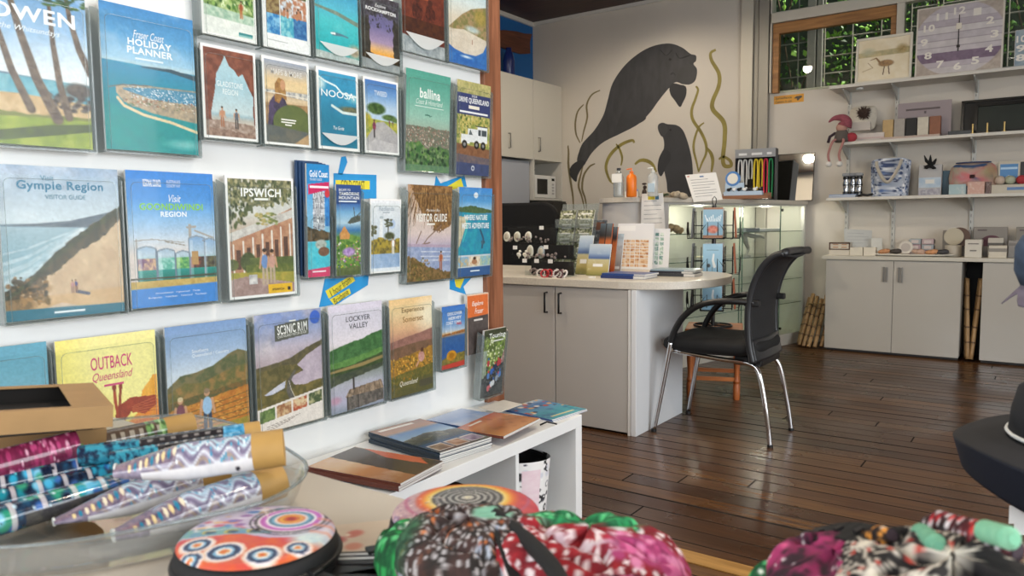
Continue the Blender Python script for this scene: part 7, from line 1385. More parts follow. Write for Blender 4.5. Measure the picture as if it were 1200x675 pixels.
t, w2, h2 = sbox('display_tray', 'long cream display tray with blue lettering band on the lowest shelf', 'display box', 1162, 1216, 216, S3, 6.86, .12, 'bfb8a8'); B().bb(-w2/2+.10, w2/2-.01, -.002, 0, h2*.35, h2*.68).obj('blue_print', mat('blue_print', '5f80ae', .5), t)
sbox('backing_block', 'plain pale board behind the cream display tray', 'board', 1168, 1225, 209, S3, 6.99, .012, 'a9a498')
for k, (u, cc, L) in enumerate(((1172, 'bfae9f', 'pale pink round bath bomb in the cream tray'), (1184, 'a9b09a', 'pale green round bath bomb in the cream tray'), (1197, 'a8323a', 'red round bath bomb in the cream tray'))): x = wp(u, 211, y=6.92).x; t = thing('bath_bomb', L, 'bath bomb', (x, 6.92, S3+h2)); B().ball((0, 0, .035), .035, 16).obj('ball', mat('bomb_'+cc, cc, .8), t, smooth='all')

# ---- base cabinets below
gloss = mat('gloss_cabinet', 'b8b4ac', .12, coat=.5); CZ = .80
t = thing('counter_top', 'long pale counter top running under the wall shelves', 'counter', (-.2, 6.88, CZ)); B().bb(-1.59, 1.2, 6.665, 7.095, CZ-.03, CZ).obj('top', mat('pale_counter', 'c4bfb2', .35), t, world=True, bevel=.003)
def cab(x0, x1, label, doors, handles):
    t = thing('base_cabinet', label, 'cabinet', ((x0+x1)/2, 6.9, 0)); B().bb(x0, x1, 6.70, 7.095, .03, CZ-.031).obj('carcass', mat('cabinet_side', 'a9a59c', .4), t, world=True); B().bb(x0+.01, x1-.01, 6.73, 7.09, 0, .03).obj('plinth', mat('dark_plinth', '4a4745', .6), t, world=True)
    for (a, c), hx in zip(doors, handles):
        d = B().bb(a, c, 6.681, 6.699, .022, CZ-.036).obj('door', gloss, t, world=True, bevel=.0015)
        for s_ in (-.011, .011):
            h = B().bb(hx+s_-.005, hx+s_+.005, 6.668, 6.681, .595, .715); bmesh.ops.translate(h.bm, verts=h.bm.verts, vec=-t.location); h.obj('handle', mat('brushed_steel', '8f8d88', .3, metal=.8), d)
XM = wp(1046, 350, y=6.68).x; XR = wp(1126, 350, y=6.68).x; XN = wp(1150, 350, y=6.68).x
cab(-1.56, XR, 'glossy grey white two door cabinet left of the bamboo gap', ((-1.558, XM-.002), (XM+.002, XR-.002)), (XM-.06, XM+.05))
cab(XN, 1.15, 'glossy grey white cabinet right of the bamboo gap', ((XN+.002, .35), (.354, 1.148)), (.30, .40))
B().bb(XR+.001, XN-.001, 7.0, 7.02, .0, CZ-.031)
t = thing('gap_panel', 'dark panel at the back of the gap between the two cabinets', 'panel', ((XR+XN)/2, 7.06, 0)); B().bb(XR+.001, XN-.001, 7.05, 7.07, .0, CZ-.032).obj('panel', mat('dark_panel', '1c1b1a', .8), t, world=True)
# bamboo
bam = wood_mat('bamboo_cane', '8a6a44', 'b8966a', 'Z', 10, .5)
def cane(pa, pb, r, label, grp):
    pa = Vector(pa); pb = Vector(pb); t = thing('bamboo_cane', label, 'cane', pa, (0, 0, 0), grp); d = pb-pa; n = 5; b = B(); b.tube([d*(k/12.0) for k in range(13)], r, 10); o = b.obj('stem', bam, t, smooth='all')
    for k in range(1, n): c = d*(k/n+.03*math.sin(k*3)); B().cyl(c-d.normalized()*.006, c+d.normalized()*.006, r*1.16, seg=10).obj('node', mat('bamboo_node', '5f4630', .6), t, smooth=True)
    return t
lb = ['frontmost cane leaning in the bundle left of the cabinets', 'second cane in the leaning bundle by the glass case', 'third cane in the leaning bundle by the glass case', 'fourth cane in the bundle, close to the cabinet side', 'rear cane in the bundle nearest the cabinet', 'short thin cane at the left of the bundle']
for k, (a, c) in enumerate((((-1.765, 6.70), (-1.735, 7.0)), ((-1.72, 6.66), (-1.695, 6.98)), ((-1.675, 6.64), (-1.655, 6.97)), ((-1.63, 6.66), (-1.615, 6.98)), ((-1.59, 6.72), (-1.575, 7.03)), ((-1.80, 6.80), (-1.775, 7.04)))): cane((a[0], a[1], .02), (c[0], c[1], .44-.02*(k % 3)), .017, lb[k], None)
t = tag(B().tube([(-1.755, 6.92, .36), (-1.68, 6.885, .37), (-1.60, 6.90, .37), (-1.555, 6.98, .37), (-1.64, 6.97, .365), (-1.755, 6.98, .36)], .005, 6, True).obj('jute_tie', mat('jute', '9a8158', .9), smooth='all'), 'jute string tied round the leaning bamboo bundle', 'string')
gx = lambda u: wp(u, 360, y=6.75).x
for k, (u0, u1, y0, L) in enumerate(((1137, 1131, 6.70, 'front cane of the left pair standing in the cabinet gap'), (1134.5, 1128.8, 6.76, 'rear cane of the left pair standing in the cabinet gap'), (1141, 1148, 6.70, 'front cane of the right pair standing in the cabinet gap'), (1139.5, 1145.5, 6.76, 'rear cane of the right pair standing in the cabinet gap'))): cane((gx(u0), y0, .02), (gx(u1), y0+.14, .63), .015, L, None)
# ---- on the counter
def rnd(name, label, cat, u, vt, y, r, col, h=None, m=None):
    q = wp(u, vt, y=y); hh = h or q.z-CZ; t = thing(name, label, cat, (q.x, y, CZ+.0005)); B().lathe([(r*.9, 0), (r, .004), (r, hh-.004), (r*.94, hh)], seg=24).obj('body', m or mat('pack_'+col, col, .5), t, smooth='all'); return t
t, w2, h2 = sbox('display_case', 'small timber framed case of cream soaps at the counter end', 'box', 972, 996, 284, CZ, 6.76, .10, 'cbc4b6'); B().bb(-w2/2-.002, w2/2+.002, -.004, 0, h2*.42, h2*.5).bb(-w2/2-.002, w2/2+.002, -.004, 0, h2-.012, h2).bb(-w2/2-.002, -w2/2+.008, -.004, 0, h2*.42, h2).bb(w2/2-.008, w2/2+.002, -.004, 0, h2*.42, h2).obj('timber_frame', mat('dark_timber', '5a4234', .5), t)
for k in range(4): B().bb(-w2*.32+w2*.42*(k % 2), -w2*.06+w2*.42*(k % 2), -.003, 0, h2*(.58+.2*(k//2)), h2*(.66+.2*(k//2))).obj('printed_mark', mat('tan_mark', 'b58a6a', .6), t)
notice('info_board', 'white printed sheet standing at the back of the counter', [(989, 268), (1022, 270), (1022, 290), (990, 291)], 6.98, 4, None, 'b9bbba')
sbox('white_card', 'plain small white card right of the printed sheet', 'card', 1021, 1034, 279, CZ, 6.93, .01, 'cfcfc9')
sbox('small_box', 'left of two small cream boxes before the printed sheet', 'box', 996, 1011, 290, CZ, 6.75, .07, 'd2ccbd'); sbox('small_box', 'right of two small cream boxes before the printed sheet', 'box', 1012, 1026, 290, CZ, 6.75, .07, 'd4cdbe')
t = thing('white_platter', 'long white platter on the counter carrying shells and trinkets', 'platter', (wp(1066, 297, y=6.78).x, 6.79, CZ)); B().lathe([(.06, 0), (.09, .004), (.15, .014), (.146, .018), (.08, .009), (.01, .007)], M=Matrix.Diagonal((2.1, .55, 1, 1)), seg=40).obj('platter', mat('white_ceramic', 'e9e4da', .4), t, smooth='all')
for k, (u, cc, L) in enumerate(((1036, 'b5825a', 'orange tan shell at the left of the white platter'), (1049, '3a3430', 'dark shell beside the orange one on the platter'), (1076, 'b89a88', 'pinkish shell behind the round white lid'), (1092, 'c08a60', 'orange shell right of the platter middle'), (1104, '36363a', 'black and white trinket at the right of the platter'))):
    x = wp(u, 293, y=6.77).x; t = thing('sea_shell', L, 'shell', (x, 6.78, CZ+.019)); B().ball((0, 0, .018), (.05, .03, .02), 14, (0, .15*(k % 3-1), 0)).ball((.02, -.01, .024), (.028, .02, .018), 12).obj('shell', mat('shell_'+cc, cc, .5, var=.25, scale=40), t, smooth='all')
t = thing('round_tin', 'round white lidded tin standing on edge on the platter', 'tin', (wp(1061, 290, y=6.76).x, 6.79, CZ+.02)); B().cyl((0, -.012, .052), (0, .012, .052), .051, seg=28).obj('tin', mat('pack_cfc9be', 'cfc9be', .4), t, smooth=True); B().cyl((0, -.014, .052), (0, -.012, .052), .034, seg=24).obj('label_disc', mat('pack_b5aca4', 'b5aca4', .5), t, smooth=True)
for k in range(3):
    for c in range(2):
        x0, x1, _ = ext(1066+15*c, 1080+15*c, 280, 6.93, CZ); t = thing('soap_tube', '%s wrapped pink soap of the %s column in the stacked pile' % (['lowest', 'middle', 'top'][k], ['left', 'right'][c]), 'soap', ((x0+x1)/2, 6.93, CZ+.0005+.046*k), (0, 0, 0), None); w2 = x1-x0
        B().bb(-w2/2, w2/2, -.03, .03, 0, .045).obj('pack', mat('pack_'+['b09a9c', 'a88c92', '9aa0a4'][(k+c) % 3], ['b09a9c', 'a88c92', '9aa0a4'][(k+c) % 3], .5), t, bevel=.004); B().bb(-w2*.3, w2*.3, -.031, -.03, .01, .035).obj('label_patch', mat('pack_c9bcb8', 'c9bcb8', .5), t); B().cyl((-w2/2-.004 if c == 0 else w2/2-.001, 0, .022), (-w2/2+.001 if c == 0 else w2/2+.004, 0, .022), .016, seg=14).obj('dark_end', blk, t, smooth=True)
# grey packs with round windows and tins
for (u0, u1, vt, cc, L) in ((1105, 1138, 270, '8f8a84', 'grey pack with a cream soap window standing behind the round tins'), (1141, 1181, 266, '8a857f', 'grey pack with a maroon half disc standing behind the cream boxes'), (1191, 1226, 266, '868179', 'grey pack at the far right end of the counter')):
    x0, x1, h = ext(u0, u1, vt, 6.97, CZ); w2 = x1-x0; t = thing('gift_pack', L, 'gift', ((x0+x1)/2, 6.97, CZ+.0005)); B().bb(-w2/2, w2/2, 0, .05, 0, h).obj('pack', mat('pack_'+cc, cc, .6), t, bevel=.003)
    M = Matrix.Translation((0, -.001, 0)); 
    if 'maroon' in L: B().prism([(.065*math.cos(PI*k/16)*1.3, h*.35+.085*math.sin(PI*k/16)) for k in range(17)], Matrix(((1, 0, 0, .01), (0, 0, -1, 0), (0, 1, 0, 0), (0, 0, 0, 1))), .004).obj('maroon_disc', mat('maroon', '5a3440', .6, var=.2, scale=40), t)
    B().bb(-w2*.38, -w2*.1, -.002, 0, h-.03, h-.02).obj('print_line', mat('dark_print', '5f5456', .6), t)
t = thing('round_tin', 'upright round cream tin with open lid behind it', 'tin', (wp(1117, 290, y=6.84).x, 6.86, CZ+.0005)); B().lathe([(.055, 0), (.058, .004), (.058, .085), (.054, .09)], seg=28).obj('tin', mat('pack_aea698', 'aea698', .45), t, smooth='all'); B().cyl((-.005, .05, .155), (-.005, .065, .155), .068, seg=28).obj('lid', mat('pack_b9b09a', 'b9b09a', .45), t, smooth=True); B().cyl((.03, .066, .15), (.03, .075, .15), .078, seg=28).obj('dark_rim', mat('dark_timber', '5a4234', .5), t, smooth=True)
b_ = sbox('white_box', 'white flip top box in the middle of the counter before the upright', 'box', 1131, 1151, 281, CZ, 6.74, .12, 'cdc8bc'); t, w2, h2 = b_; B().bb(-w2*.2, w2*.2, -.002, 0, h2*.35, h2*.42).bb(-w2*.32, w2*.32, -.002, 0, h2*.74, h2*.80).obj('printed_mark', mat('grey_print2', '77736e', .6), t)
b_ = sbox('white_box', 'cream box with a dark strip stacked before the maroon disc pack', 'box', 1159, 1180, 288, CZ, 6.72, .08, 'cbc4b4', lid=(.5, .78, '8b867e')); b_ = sbox('white_box', 'taller pale box behind the dark strip box', 'box', 1158, 1176, 279, CZ, 6.82, .06, 'b9b3a8', lid=(.55, .75, '57534e'))
sbox('grey_box', 'upright grey box at the right beside the dark strip box', 'box', 1182, 1193, 282, CZ, 6.80, .08, '8f8b86', lid=(.7, .85, '746f6b'))
# yellow sticker below the window
P = [wp(u, v, y=YB) for u, v in ((907, 113), (942, 110), (942, 119), (907, 122))]; c = sum(P, Vector())/4; t = thing('warning_sticker', 'yellow camera warning sticker on the wall below the window', 'sticker', (c.x, YB-.0006, c.z), (PI/2, 0, 0)); w2 = (P[1]-P[0]).length/2; h2 = .036
B().bb(-w2, w2, -h2, h2, 0, .0008).obj('label', mat('sticker_yellow', 'd99a2a', .5), t); text('Surveillance', -w2*.9, .004, w2*.2, h2*.75, ink('33240f'), t, z=.0012, bold=.02); text('Camera in use', -w2*.9, -h2*.8, w2*.2, -.006, ink('33240f'), t, z=.0012, bold=.02)
B().prism([(w2*.35, .0), (w2*.5, .018), (w2*.85, .02), (w2*.9, .006), (w2*.75, -.006), (w2*.65, -.02), (w2*.55, -.02), (w2*.56, -.004)], Matrix.Translation((0, 0, .0008)), .0006).obj('camera_symbol', ink('1f1a14'), t)
# ================================================================== FOREGROUND TABLE
TT = .75
tb = thing('display_table', 'pale cream display table in the foreground', 'table', (-.5, .0, 0))
B().bb(-1.60, .75, -.75, .68, TT-.03, TT).obj('tabletop', mat('cream_tabletop', 'cdc3b4', .45, var=.05, scale=5), tb, world=True, bevel=.003)
for x in (-1.55, .70):
    for y in (-.70, .63): B().bb(x-.025, x+.025, y-.025, y+.025, 0, TT-.03).obj('leg', mat('cream_leg', 'bdb3a4', .5), tb, world=True, bevel=.003)
RZ = math.radians(YAW)
# ---- kraft boxes
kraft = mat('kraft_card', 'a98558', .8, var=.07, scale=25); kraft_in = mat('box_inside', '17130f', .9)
def ubox(name, label, z0, z1, pts, wall, win, cat='box'):
    """pts photo pixels of top corners: back-right, front-right, a point on the front top edge"""
    a, c, d = [wp(u, v, z=z1) for u, v in pts]; s_ = a-c; s_.z = 0
    ray = d-EYEP; d = EYEP+ray*((c-EYEP).dot(s_)/ray.dot(s_))      # the box leans a little along its long side
    f = (d-c).normalized(); W_ = .32; D_ = s_.length; n = s_.normalized(); up = n.cross(f); up = up if up.z > 0 else -up
    h = z1-z0; q = c-up*h; t = thing(name, label, cat, q); M = Matrix(((f.x, n.x, up.x, 0), (f.y, n.y, up.y, 0), (f.z, n.z, up.z, 0), (0, 0, 0, 1)))
    def pb(nm, x0, x1, y0, y1, za, zb, m): B().box(((x0+x1)/2, (y0+y1)/2, (za+zb)/2), (x1-x0, y1-y0, zb-za), M=M).obj(nm, m, t)
    e = .002
    pb('base', 0, W_, 0, D_, 0, e, kraft); pb('front_wall', 0, W_, 0, e, e, h, kraft); pb('rear_wall', 0, W_, D_-e, D_, e, h, kraft); pb('side_wall', 0, e, e, D_-e, e, h, kraft); pb('side_wall', W_-e, W_, e, D_-e, e, h, kraft)
    if win:
        m0, m1, my0, my1 = win
        pb('lid_frame', 0, m0, 0, D_, h, h+e, kraft); pb('lid_frame', W_-m0, W_, 0, D_, h, h+e, kraft); pb('lid_frame', m0, W_-m0, 0, my0, h, h+e, kraft); pb('lid_frame', m0, W_-m0, D_-my1, D_, h, h+e, kraft)
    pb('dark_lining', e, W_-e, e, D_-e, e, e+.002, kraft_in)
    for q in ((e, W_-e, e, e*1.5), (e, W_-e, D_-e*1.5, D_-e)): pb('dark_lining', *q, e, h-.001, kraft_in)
    return t
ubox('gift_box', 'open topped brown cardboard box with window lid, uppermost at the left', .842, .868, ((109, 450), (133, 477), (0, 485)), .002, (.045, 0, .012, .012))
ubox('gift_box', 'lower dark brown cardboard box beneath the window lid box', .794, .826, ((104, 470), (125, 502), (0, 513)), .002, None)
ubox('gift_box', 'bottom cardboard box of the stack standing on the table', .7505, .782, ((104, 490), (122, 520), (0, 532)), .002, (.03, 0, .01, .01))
# ---- clear tray
rim_px = [(262, 494), (310, 513), (348, 535), (358, 549), (345, 568), (300, 590), (230, 606), (150, 622), (60, 636), (-30, 640), (-110, 625), (-130, 590), (-90, 555), (0, 520), (100, 497), (200, 487)]
rim = catmull([wp(u, v, z=.797) for u, v in rim_px], 5, True); cen = sum(rim, Vector())/len(rim)
t = thing('clear_tray', 'oval clear acrylic tray holding the wrapped paper rolls', 'tray', (cen.x, cen.y, TT+.0005))
prof = [(0.0, .002), (.55, .002), (.86, .002), (.91, .006), (.95, .022), (.985, .043), (1.0, .0465), (1.012, .0465)]
P = np.zeros((len(prof), len(rim), 3))
for i, (s_, z) in enumerate(prof):
    for j, p in enumerate(rim): q = (p-cen); P[i, j] = (q.x*max(s_, .01), q.y*max(s_, .01), z)
o = link('tray_body', grid_mesh('tray_body', P, np.zeros(P.shape), True), clear_mat('tray_acrylic', (.95, .96, .96), .08, .05, .10, 'd9dcdc'), t, smooth='all'); sd = o.modifiers.new('thick', 'SOLIDIFY'); sd.thickness = .0025; sd.offset = 1
B().tube([((p-cen).x*1.008, (p-cen).y*1.008, .0465) for p in rim], .0022, 6, True).obj('rim', acry_e, t, smooth='all')
# ---- wrapped rolls
def roll_img(kind, seed):
    i = Img(150, 48, seed=seed)      # x: along from left tip to kraft end; y: around
    if kind == 'wave':
        i.put(i.rect(0, 0, 1, 1), 'a49aae', '7d7488', 7, 1.3); w_ = .10*np.sin(i.x*26)+.5*i.x
        for k, c in enumerate(('d6e4ea', '8a7f96', 'b5dbe6', 'cfe6ee', '6d6480', 'e2e6ea', 'a8927a')):
            for off in (-.35, .05, .45): i.put(np.clip(1-np.abs(i.y-(.22+.055*k+off)-.055*np.sin(i.x*34+k*.3))/.03, 0, 1)*(i.x > .25), c)
        i.specks(60, (.45, .1, 1, .6), .006, .012, ['3f93b5', 'e9f4f6', '5aa8c4'], .8)
        i.put(((i.x < .45)*1.0)*np.clip(1-np.abs(i.y-.45)/.16, 0, 1), '4d4258', '8a6a74', 4); 
        for k in range(9): i.put(i.ell(.12+.04*k, .52-.012*k, .013, .07), ['e6cf98', '2f7f9c', 'e9dcc0'][k % 3])
        i.put((i.y > .60)*(i.y < .80)*1.0*(i.x > .2), 'eeecec', 'e2e0e2', 8); i.put(i.ell(.88, .7, .02, .03), '33303a')
    elif kind == 'dark':
        i.put(i.rect(0, 0, 1, 1), '2a282a', '3c393a', 6); i.put(((np.sin(i.x*90+i.y*6) > .3) & (np.abs((i.y*8) % 1-.5) < .22) & (i.x > .35) & (i.x < .86))*.75, 'a8a29c'); i.put((i.x > .86)*1.0, '2f7fa8', '6fb4d6', 4, 1.6); i.put((i.x < .35)*1.0, '3f9ab0', '1f2c44', 4, 1.7)
    elif kind == 'blue':
        i.put(i.rect(0, 0, 1, 1), '23506f', '1b2338', 5); i.specks(120, (0, 0, 1, 1), .02, .05, ['2fa3c4', '1f8a9a', '4fb8e0', '3f6fb8', '142038', '2f9a7a', '86c9e6'], 1.0); i.put((np.sin(i.x*40) > .86)*.85, 'd9cfd0'); i.specks(60, (0, 0, 1, 1), .006, .014, ['c9e6f0', '101828', '66d0d8']); i.put((i.y > .42)*(i.y < .62)*(i.x > .25)*1.0, '3a3a3e', '55534f', 4)
    elif kind == 'brown':
        i.put(i.rect(0, 0, 1, 1), '57493f', '6d5d50', 5); i.put(((np.sin(i.x*70) > .1) & (np.abs(i.y-.35) < .1))*.8, 'cdc6b6'); i.specks(90, (.80, 0, 1, 1), .012, .03, ['7fae6a', 'a9cf8e', '4a6a40']); i.specks(80, (0, 0, .22, 1), .012, .03, ['6fae62', '9ad080', 'c46a4a'])
    else:
        i.put(i.rect(0, 0, 1, 1), '8d2f55', '6a2340', 5); i.specks(260, (0, 0, 1, 1), .010, .024, ['c04a7c', 'd97aa0', 'a83a66', 'e8b0c4', '7a2848'])
    return i
def roll(label, pr, pl, zr, zl, r, kind, seed, taper=0.0, kend=.034, name='paper_roll', spin=0.0):
    a = wp(*pl, z=zl); c = wp(*pr, z=zr); d = c-a; L = d.length; t = thing(name, label, 'wrapped roll', a, d.to_track_quat('X', 'Z').to_euler())
    im = roll_img(kind, seed); n = im.h; P = np.zeros((n, im.w, 3)); X = np.linspace(0, L-kend, im.w)
    f = np.clip(X/(L*.42), 0, 1); rad = r*(1-taper*(1-f)**1.6); fl = 1-(.55*taper)*(1-f)
    th = np.linspace(0, 2*PI, n, endpoint=False)+spin
    P[..., 0] = X[None]; P[..., 1] = np.cos(th)[:, None]*rad[None]*(1+.35*taper*(1-f))[None]; P[..., 2] = np.sin(th)[:, None]*(rad*fl)[None]
    P = np.transpose(P, (1, 0, 2)); img = np.transpose(im.a, (1, 0, 2))
    link('wrapper', grid_mesh('wrapper', P, img, True), attr_mat('cellophane_print', .12, .6, coat=.3), t, smooth='all')
    if kend: B().cyl((L-kend-.001, 0, 0), (L, 0, 0), r*1.02, seg=28).obj('kraft_end', mat('kraft_tube', 'b8904f', .6, var=.06, scale=30), t, smooth=True, bevel=.001)
    B().cyl((0, 0, 0), (.002, 0, 0), max(r*(1-taper), .004)*.98, seg=20).obj('end_cap', mat('soft_white', 'd6d8d4', .4), t)
    return t
roll('wavy grey and blue roll lying on top of the pile with brown end', (333, 524), (135, 553), .838, .826, .0215, 'wave', 3, .55, spin=-.55)
roll('wavy roll with brown end in the middle of the tray front', (264, 551), (62, 612), .789, .775, .0195, 'wave', 5, .75, spin=-.55)
roll('frontmost wavy roll with white stripe and wide brown end', (328, 563), (132, 628), .786, .776, .0215, 'wave', 7, .65, spin=-.55)
roll('black roll with pale script and blue end at the back of the pile', (305, 505), (92, 535), .818, .812, .0135, 'dark', 9, 0, .02, spin=.4)
roll('second black script roll lying just under the top wavy roll', (282, 517), (130, 541), .812, .806, .0135, 'dark', 11, 0, 0, spin=.6)
roll('brown and green dotted roll with brown end at the rear', (226, 497), (70, 530), .806, .80, .0175, 'brown', 13, 0, .04, spin=.8)
roll('bright blue patterned roll left of the middle wavy roll', (182, 555), (-40, 622), .785, .779, .0165, 'blue', 15, 0, 0, spin=.3)
roll('turquoise patterned roll second from the front left', (134, 556), (-60, 605), .785, .779, .0165, 'blue', 17, 0, 0, spin=1.0)
roll('dark blue patterned roll third from the front left', (122, 543), (-70, 585), .793, .787, .0150, 'blue', 19, 0, 0, spin=2.0)
roll('dark green and brown roll at the left behind the blue ones', (150, 533), (-60, 570), .798, .79, .0150, 'brown', 21, 0, 0, spin=1.4)
roll('pink berry patterned roll at the left below the cardboard boxes', (91, 522), (-40, 556), .818, .808, .020, 'berry', 23, 0, 0)
# ---- round zip cases
def disc_case(label, px, R, h, fn, seed, pull):
    c = wp(*px, z=TT+h); t = thing('round_case', label, 'case', (c.x, c.y, TT+.0005), (0, 0, RZ))
    B().lathe([(R*.93, 0), (R*.985, .004), (R, h*.35), (R*1.003, h*.5), (R, h*.66), (R*.985, h-.006), (R*.94, h-.001), (R*.5, h+.001), (.001, h+.002)], seg=56).obj('black_shell', mat('black_neoprene', '121214', .7, bump=.1, bscale=400), t, smooth='all')
    im = Img(150, 150, seed=seed); fn(im); nr, nt_ = 56, 190; P = np.zeros((nr, nt_, 3)); rr = np.linspace(0.002, R*.955, nr); th = np.linspace(0, 2*PI, nt_, endpoint=False)
    P[..., 0] = rr[:, None]*np.cos(th); P[..., 1] = rr[:, None]*np.sin(th); P[..., 2] = h+.0035+.004*(1-(rr[:, None]/R)**2)-.0045*np.clip((rr[:, None]/R-.88)/.08, 0, 1)**2
    col = im.a[np.clip((.5-P[..., 1]/(2*R))*149, 0, 149).astype(int), np.clip((.5+P[..., 0]/(2*R))*149, 0, 149).astype(int)]
    link('printed_top', grid_mesh('printed_top', P, col, True), attr_mat('printed_satin', .4), t, smooth='all')
    b = B(); b.tube([(R*1.005*math.cos(2*PI*k/60), R*1.005*math.sin(2*PI*k/60), h*.5) for k in range(60)], .0035, 6, True); b.obj('zip', blk, t, smooth='all')
    a = pull; M = Matrix.Rotation(a, 4, 'Z'); b = B(); b.box((R+.012, 0, h*.5), (.03, .014, .004), M=M).box((R+.004, 0, h*.5), (.012, .012, .010), M=M); b.obj('zip_pull', blk, t, bevel=.001)
    return t
def rings(i, cx, cy, r, cols, sq=1.0):
    for k, c in enumerate(cols): i.put(i.ell(cx, cy, r*(1-k/len(cols)), r*(1-k/len(cols))*sq, .08), c)
def d_one(i):
    i.put(i.rect(0, 0, 1, 1), 'd6cfd6', 'b7a7c4', 12); i.specks(80, (0, .1, .6, .5), .02, .06, ['c4526a', '4f74b5', 'e0b06a', '8a5a9a', 'e8dcd8', '66a0b8', 'd9703f'], .6)
    i.put(i.under([(0, .62), (.4, .55), (.6, .62), (.8, .60), (1, .66)]), 'd9662f', 'c9474f', 14); i.put(i.under([(0, .46), (.3, .44), (.55, .52)])*(1-i.under([(0, .6), (.3, .56), (.55, .56)]))*(i.x < .6), '5f8fb5', '7fae9a', 6)
    for k in range(3): i.put(i.ell(.2+.14*k, .52, .05, .035, .2), 'c2b04a'); i.put(i.ell(.21+.14*k, .525, .04, .025, .2), '33526a')
    rings(i, .66, .32, .24, ['2f2a33', 'e6dfe0', 'b85ab0', 'c26fc0', 'e9e6ea', '4f7a96', '6fa8c4', 'e0d0c8', 'd98a5a', 'e0a84a', 'c9703a', 'b8352f', '8d2a3a']); i.put(np.clip(1-np.abs(np.hypot(i.x-.66, i.y-.32)-.255)/.012, 0, 1), '33303a')
    i.put((i.x > .82)*(i.y < .62)*np.clip(np.sin((i.y-.2*i.x)*60), 0, 1)*.7, 'e08a6a'); i.put(i.ell(.86, .62, .16, .12, .6), 'd3e0dc', 'b9d0d6', 5)
    for (x, y, r) in ((.2, .70, .11), (.40, .80, .13), (.64, .84, .12), (.82, .74, .09), (.22, .88, .1)): rings(i, x, y, r, ['e6c9b0', 'e9dfe0', '2b3f66', '1d2c4a', '7fb0d0', 'e9e4dc', 'd9964a', 'd9642f'])
    i.put(np.clip(1-np.abs(np.sin(i.x*9+i.y*7)+np.cos(i.y*13-i.x*4))/.12, 0, 1)*(i.y < .5)*(i.x < .5), 'e3dada')
def d_two(i):
    i.put(i.rect(0, 0, 1, 1), 'c94a4f', 'b8384a', 10); i.put((i.x < .35)*1.0, 'b58f96', 'c9a8a8', 3, 1.6); i.put(i.ell(.25, .85, .22, .16, .5), 'dba23a', 'c97f2a', 4, 1.6); i.put(i.ell(.08, .75, .1, .14, .5), '5a5f9a', 'c46a5a', 4)
    rings(i, .50, .36, .36, ['c9573f', 'd9662f', 'e0903a', 'e6b84a', 'e9d08a', '2b2a30', '9a9a96', '2b2a30', 'a8a6a0', '2b2a30', 'b0aea8', '333238', 'b5b2aa', '3a383c', 'c4c0b4', 'e0d6b8']); i.specks(160, (.25, .1, .75, .62), .003, .006, ['e6e2da', '55535a']); i.put(np.clip(1-np.abs(np.hypot(i.x-.5, i.y-.36)-.41)/.02, 0, 1), 'b05a7a'); i.specks(120, (0, .3, .35, 1), .006, .012, ['e6d0c8', '8a6a8a'])
disc_case('round black zip case with orange bullseye and blue rings in front', (302, 629), .080, .036, d_one, 3, -.6)
disc_case('round red zip case with grey bullseye behind the fabric pouches', (546, 600), .082, .042, d_two, 5, 3.6)
# ---- black tags on the table
for k, (px, w2, d2, a, L) in enumerate((((448, 652), .05, .028, .05, 'black card with white print lying between the two round cases'), ((395, 668), .075, .02, -.05, 'black strap end lying at the bottom edge beside the front case'), ((452, 672), .06, .03, .3, 'black fabric label in front of the black card'))):
    c = wp(*px, z=TT+.006); t = thing('black_tag', L, 'tag', (c.x, c.y, TT+.0005), (0, 0, RZ+a)); B().bb(-w2, w2, -d2/2, d2/2, 0, .006).obj('card', mat('black_card2', '1d1d1f', .45), t, bevel=.001)
    if k == 0:
        for q in range(2): B().bb(-w2*.9, w2*.8, -.006+.010*q, -.002+.010*q, .006, .0064).obj('print_line', mat('light_mark', 'd5d8da', .5), t)
# printed cloth corner under the cases
t = thing('printed_sheet', 'beige sheet with small red flower print lying under the cases', 'paper', (0, 0, 0)); c = wp(440, 640, z=TT); t.location = (c.x, c.y, TT+.0002); t.rotation_euler = (0, 0, RZ+.25)
im = Img(110, 70, 'd8c6b0', seed=9); im.put(im.nz(14)*1.2-.5, 'cdb79f'); im.specks(14, (.05, .1, .5, .9), .03, .05, ['c9705f', 'd08a70', 'b5584f']); im.specks(14, (.05, .1, .5, .9), .012, .02, ['e6dac6', 'd9b08a']); picture('sheet', im, -.13, -.09, .13, .07, .0003, t)
# ---- soft fabric pouches
def dots(i, bgs, cols, n, r0, r1, cell=10): i.put(i.rect(0, 0, 1, 1), bgs[0], bgs[1], cell, 1.5); i.specks(n, (0, 0, 1, 1), r0, r1, cols)
def lattice(i, bg, bg2, dot, nx, r):
    i.put(i.rect(0, 0, 1, 1), bg, bg2, 10, 1.4); ny = int(nx*i.asp*1.15)
    for a in range(ny):
        for c in range(nx): i.put_dot((c+.5*(a % 2)+.25*math.sin(a*3+c))/nx, (a+.3*math.sin(c*5+a))/ny, r*(.8+.3*math.sin(a*7+c*3)), dot) 
def put_dot(s, cx, cy, r, col):
    x0, x1 = max(int((cx-r)*s.w), 0), min(int((cx+r)*s.w)+2, s.w); y0, y1 = max(int((cy-r/s.asp)*s.h), 0), min(int((cy+r/s.asp)*s.h)+2, s.h)
    if x0 >= x1 or y0 >= y1: return
    m = np.clip(3*(1-np.hypot(s.x[y0:y1, x0:x1]-cx, (s.y[y0:y1, x0:x1]-cy)*s.asp)/r), 0, 1)[..., None]; s.a[y0:y1, x0:x1] = s.a[y0:y1, x0:x1]*(1-m)+srgb(col)*m
Img.put_dot = put_dot
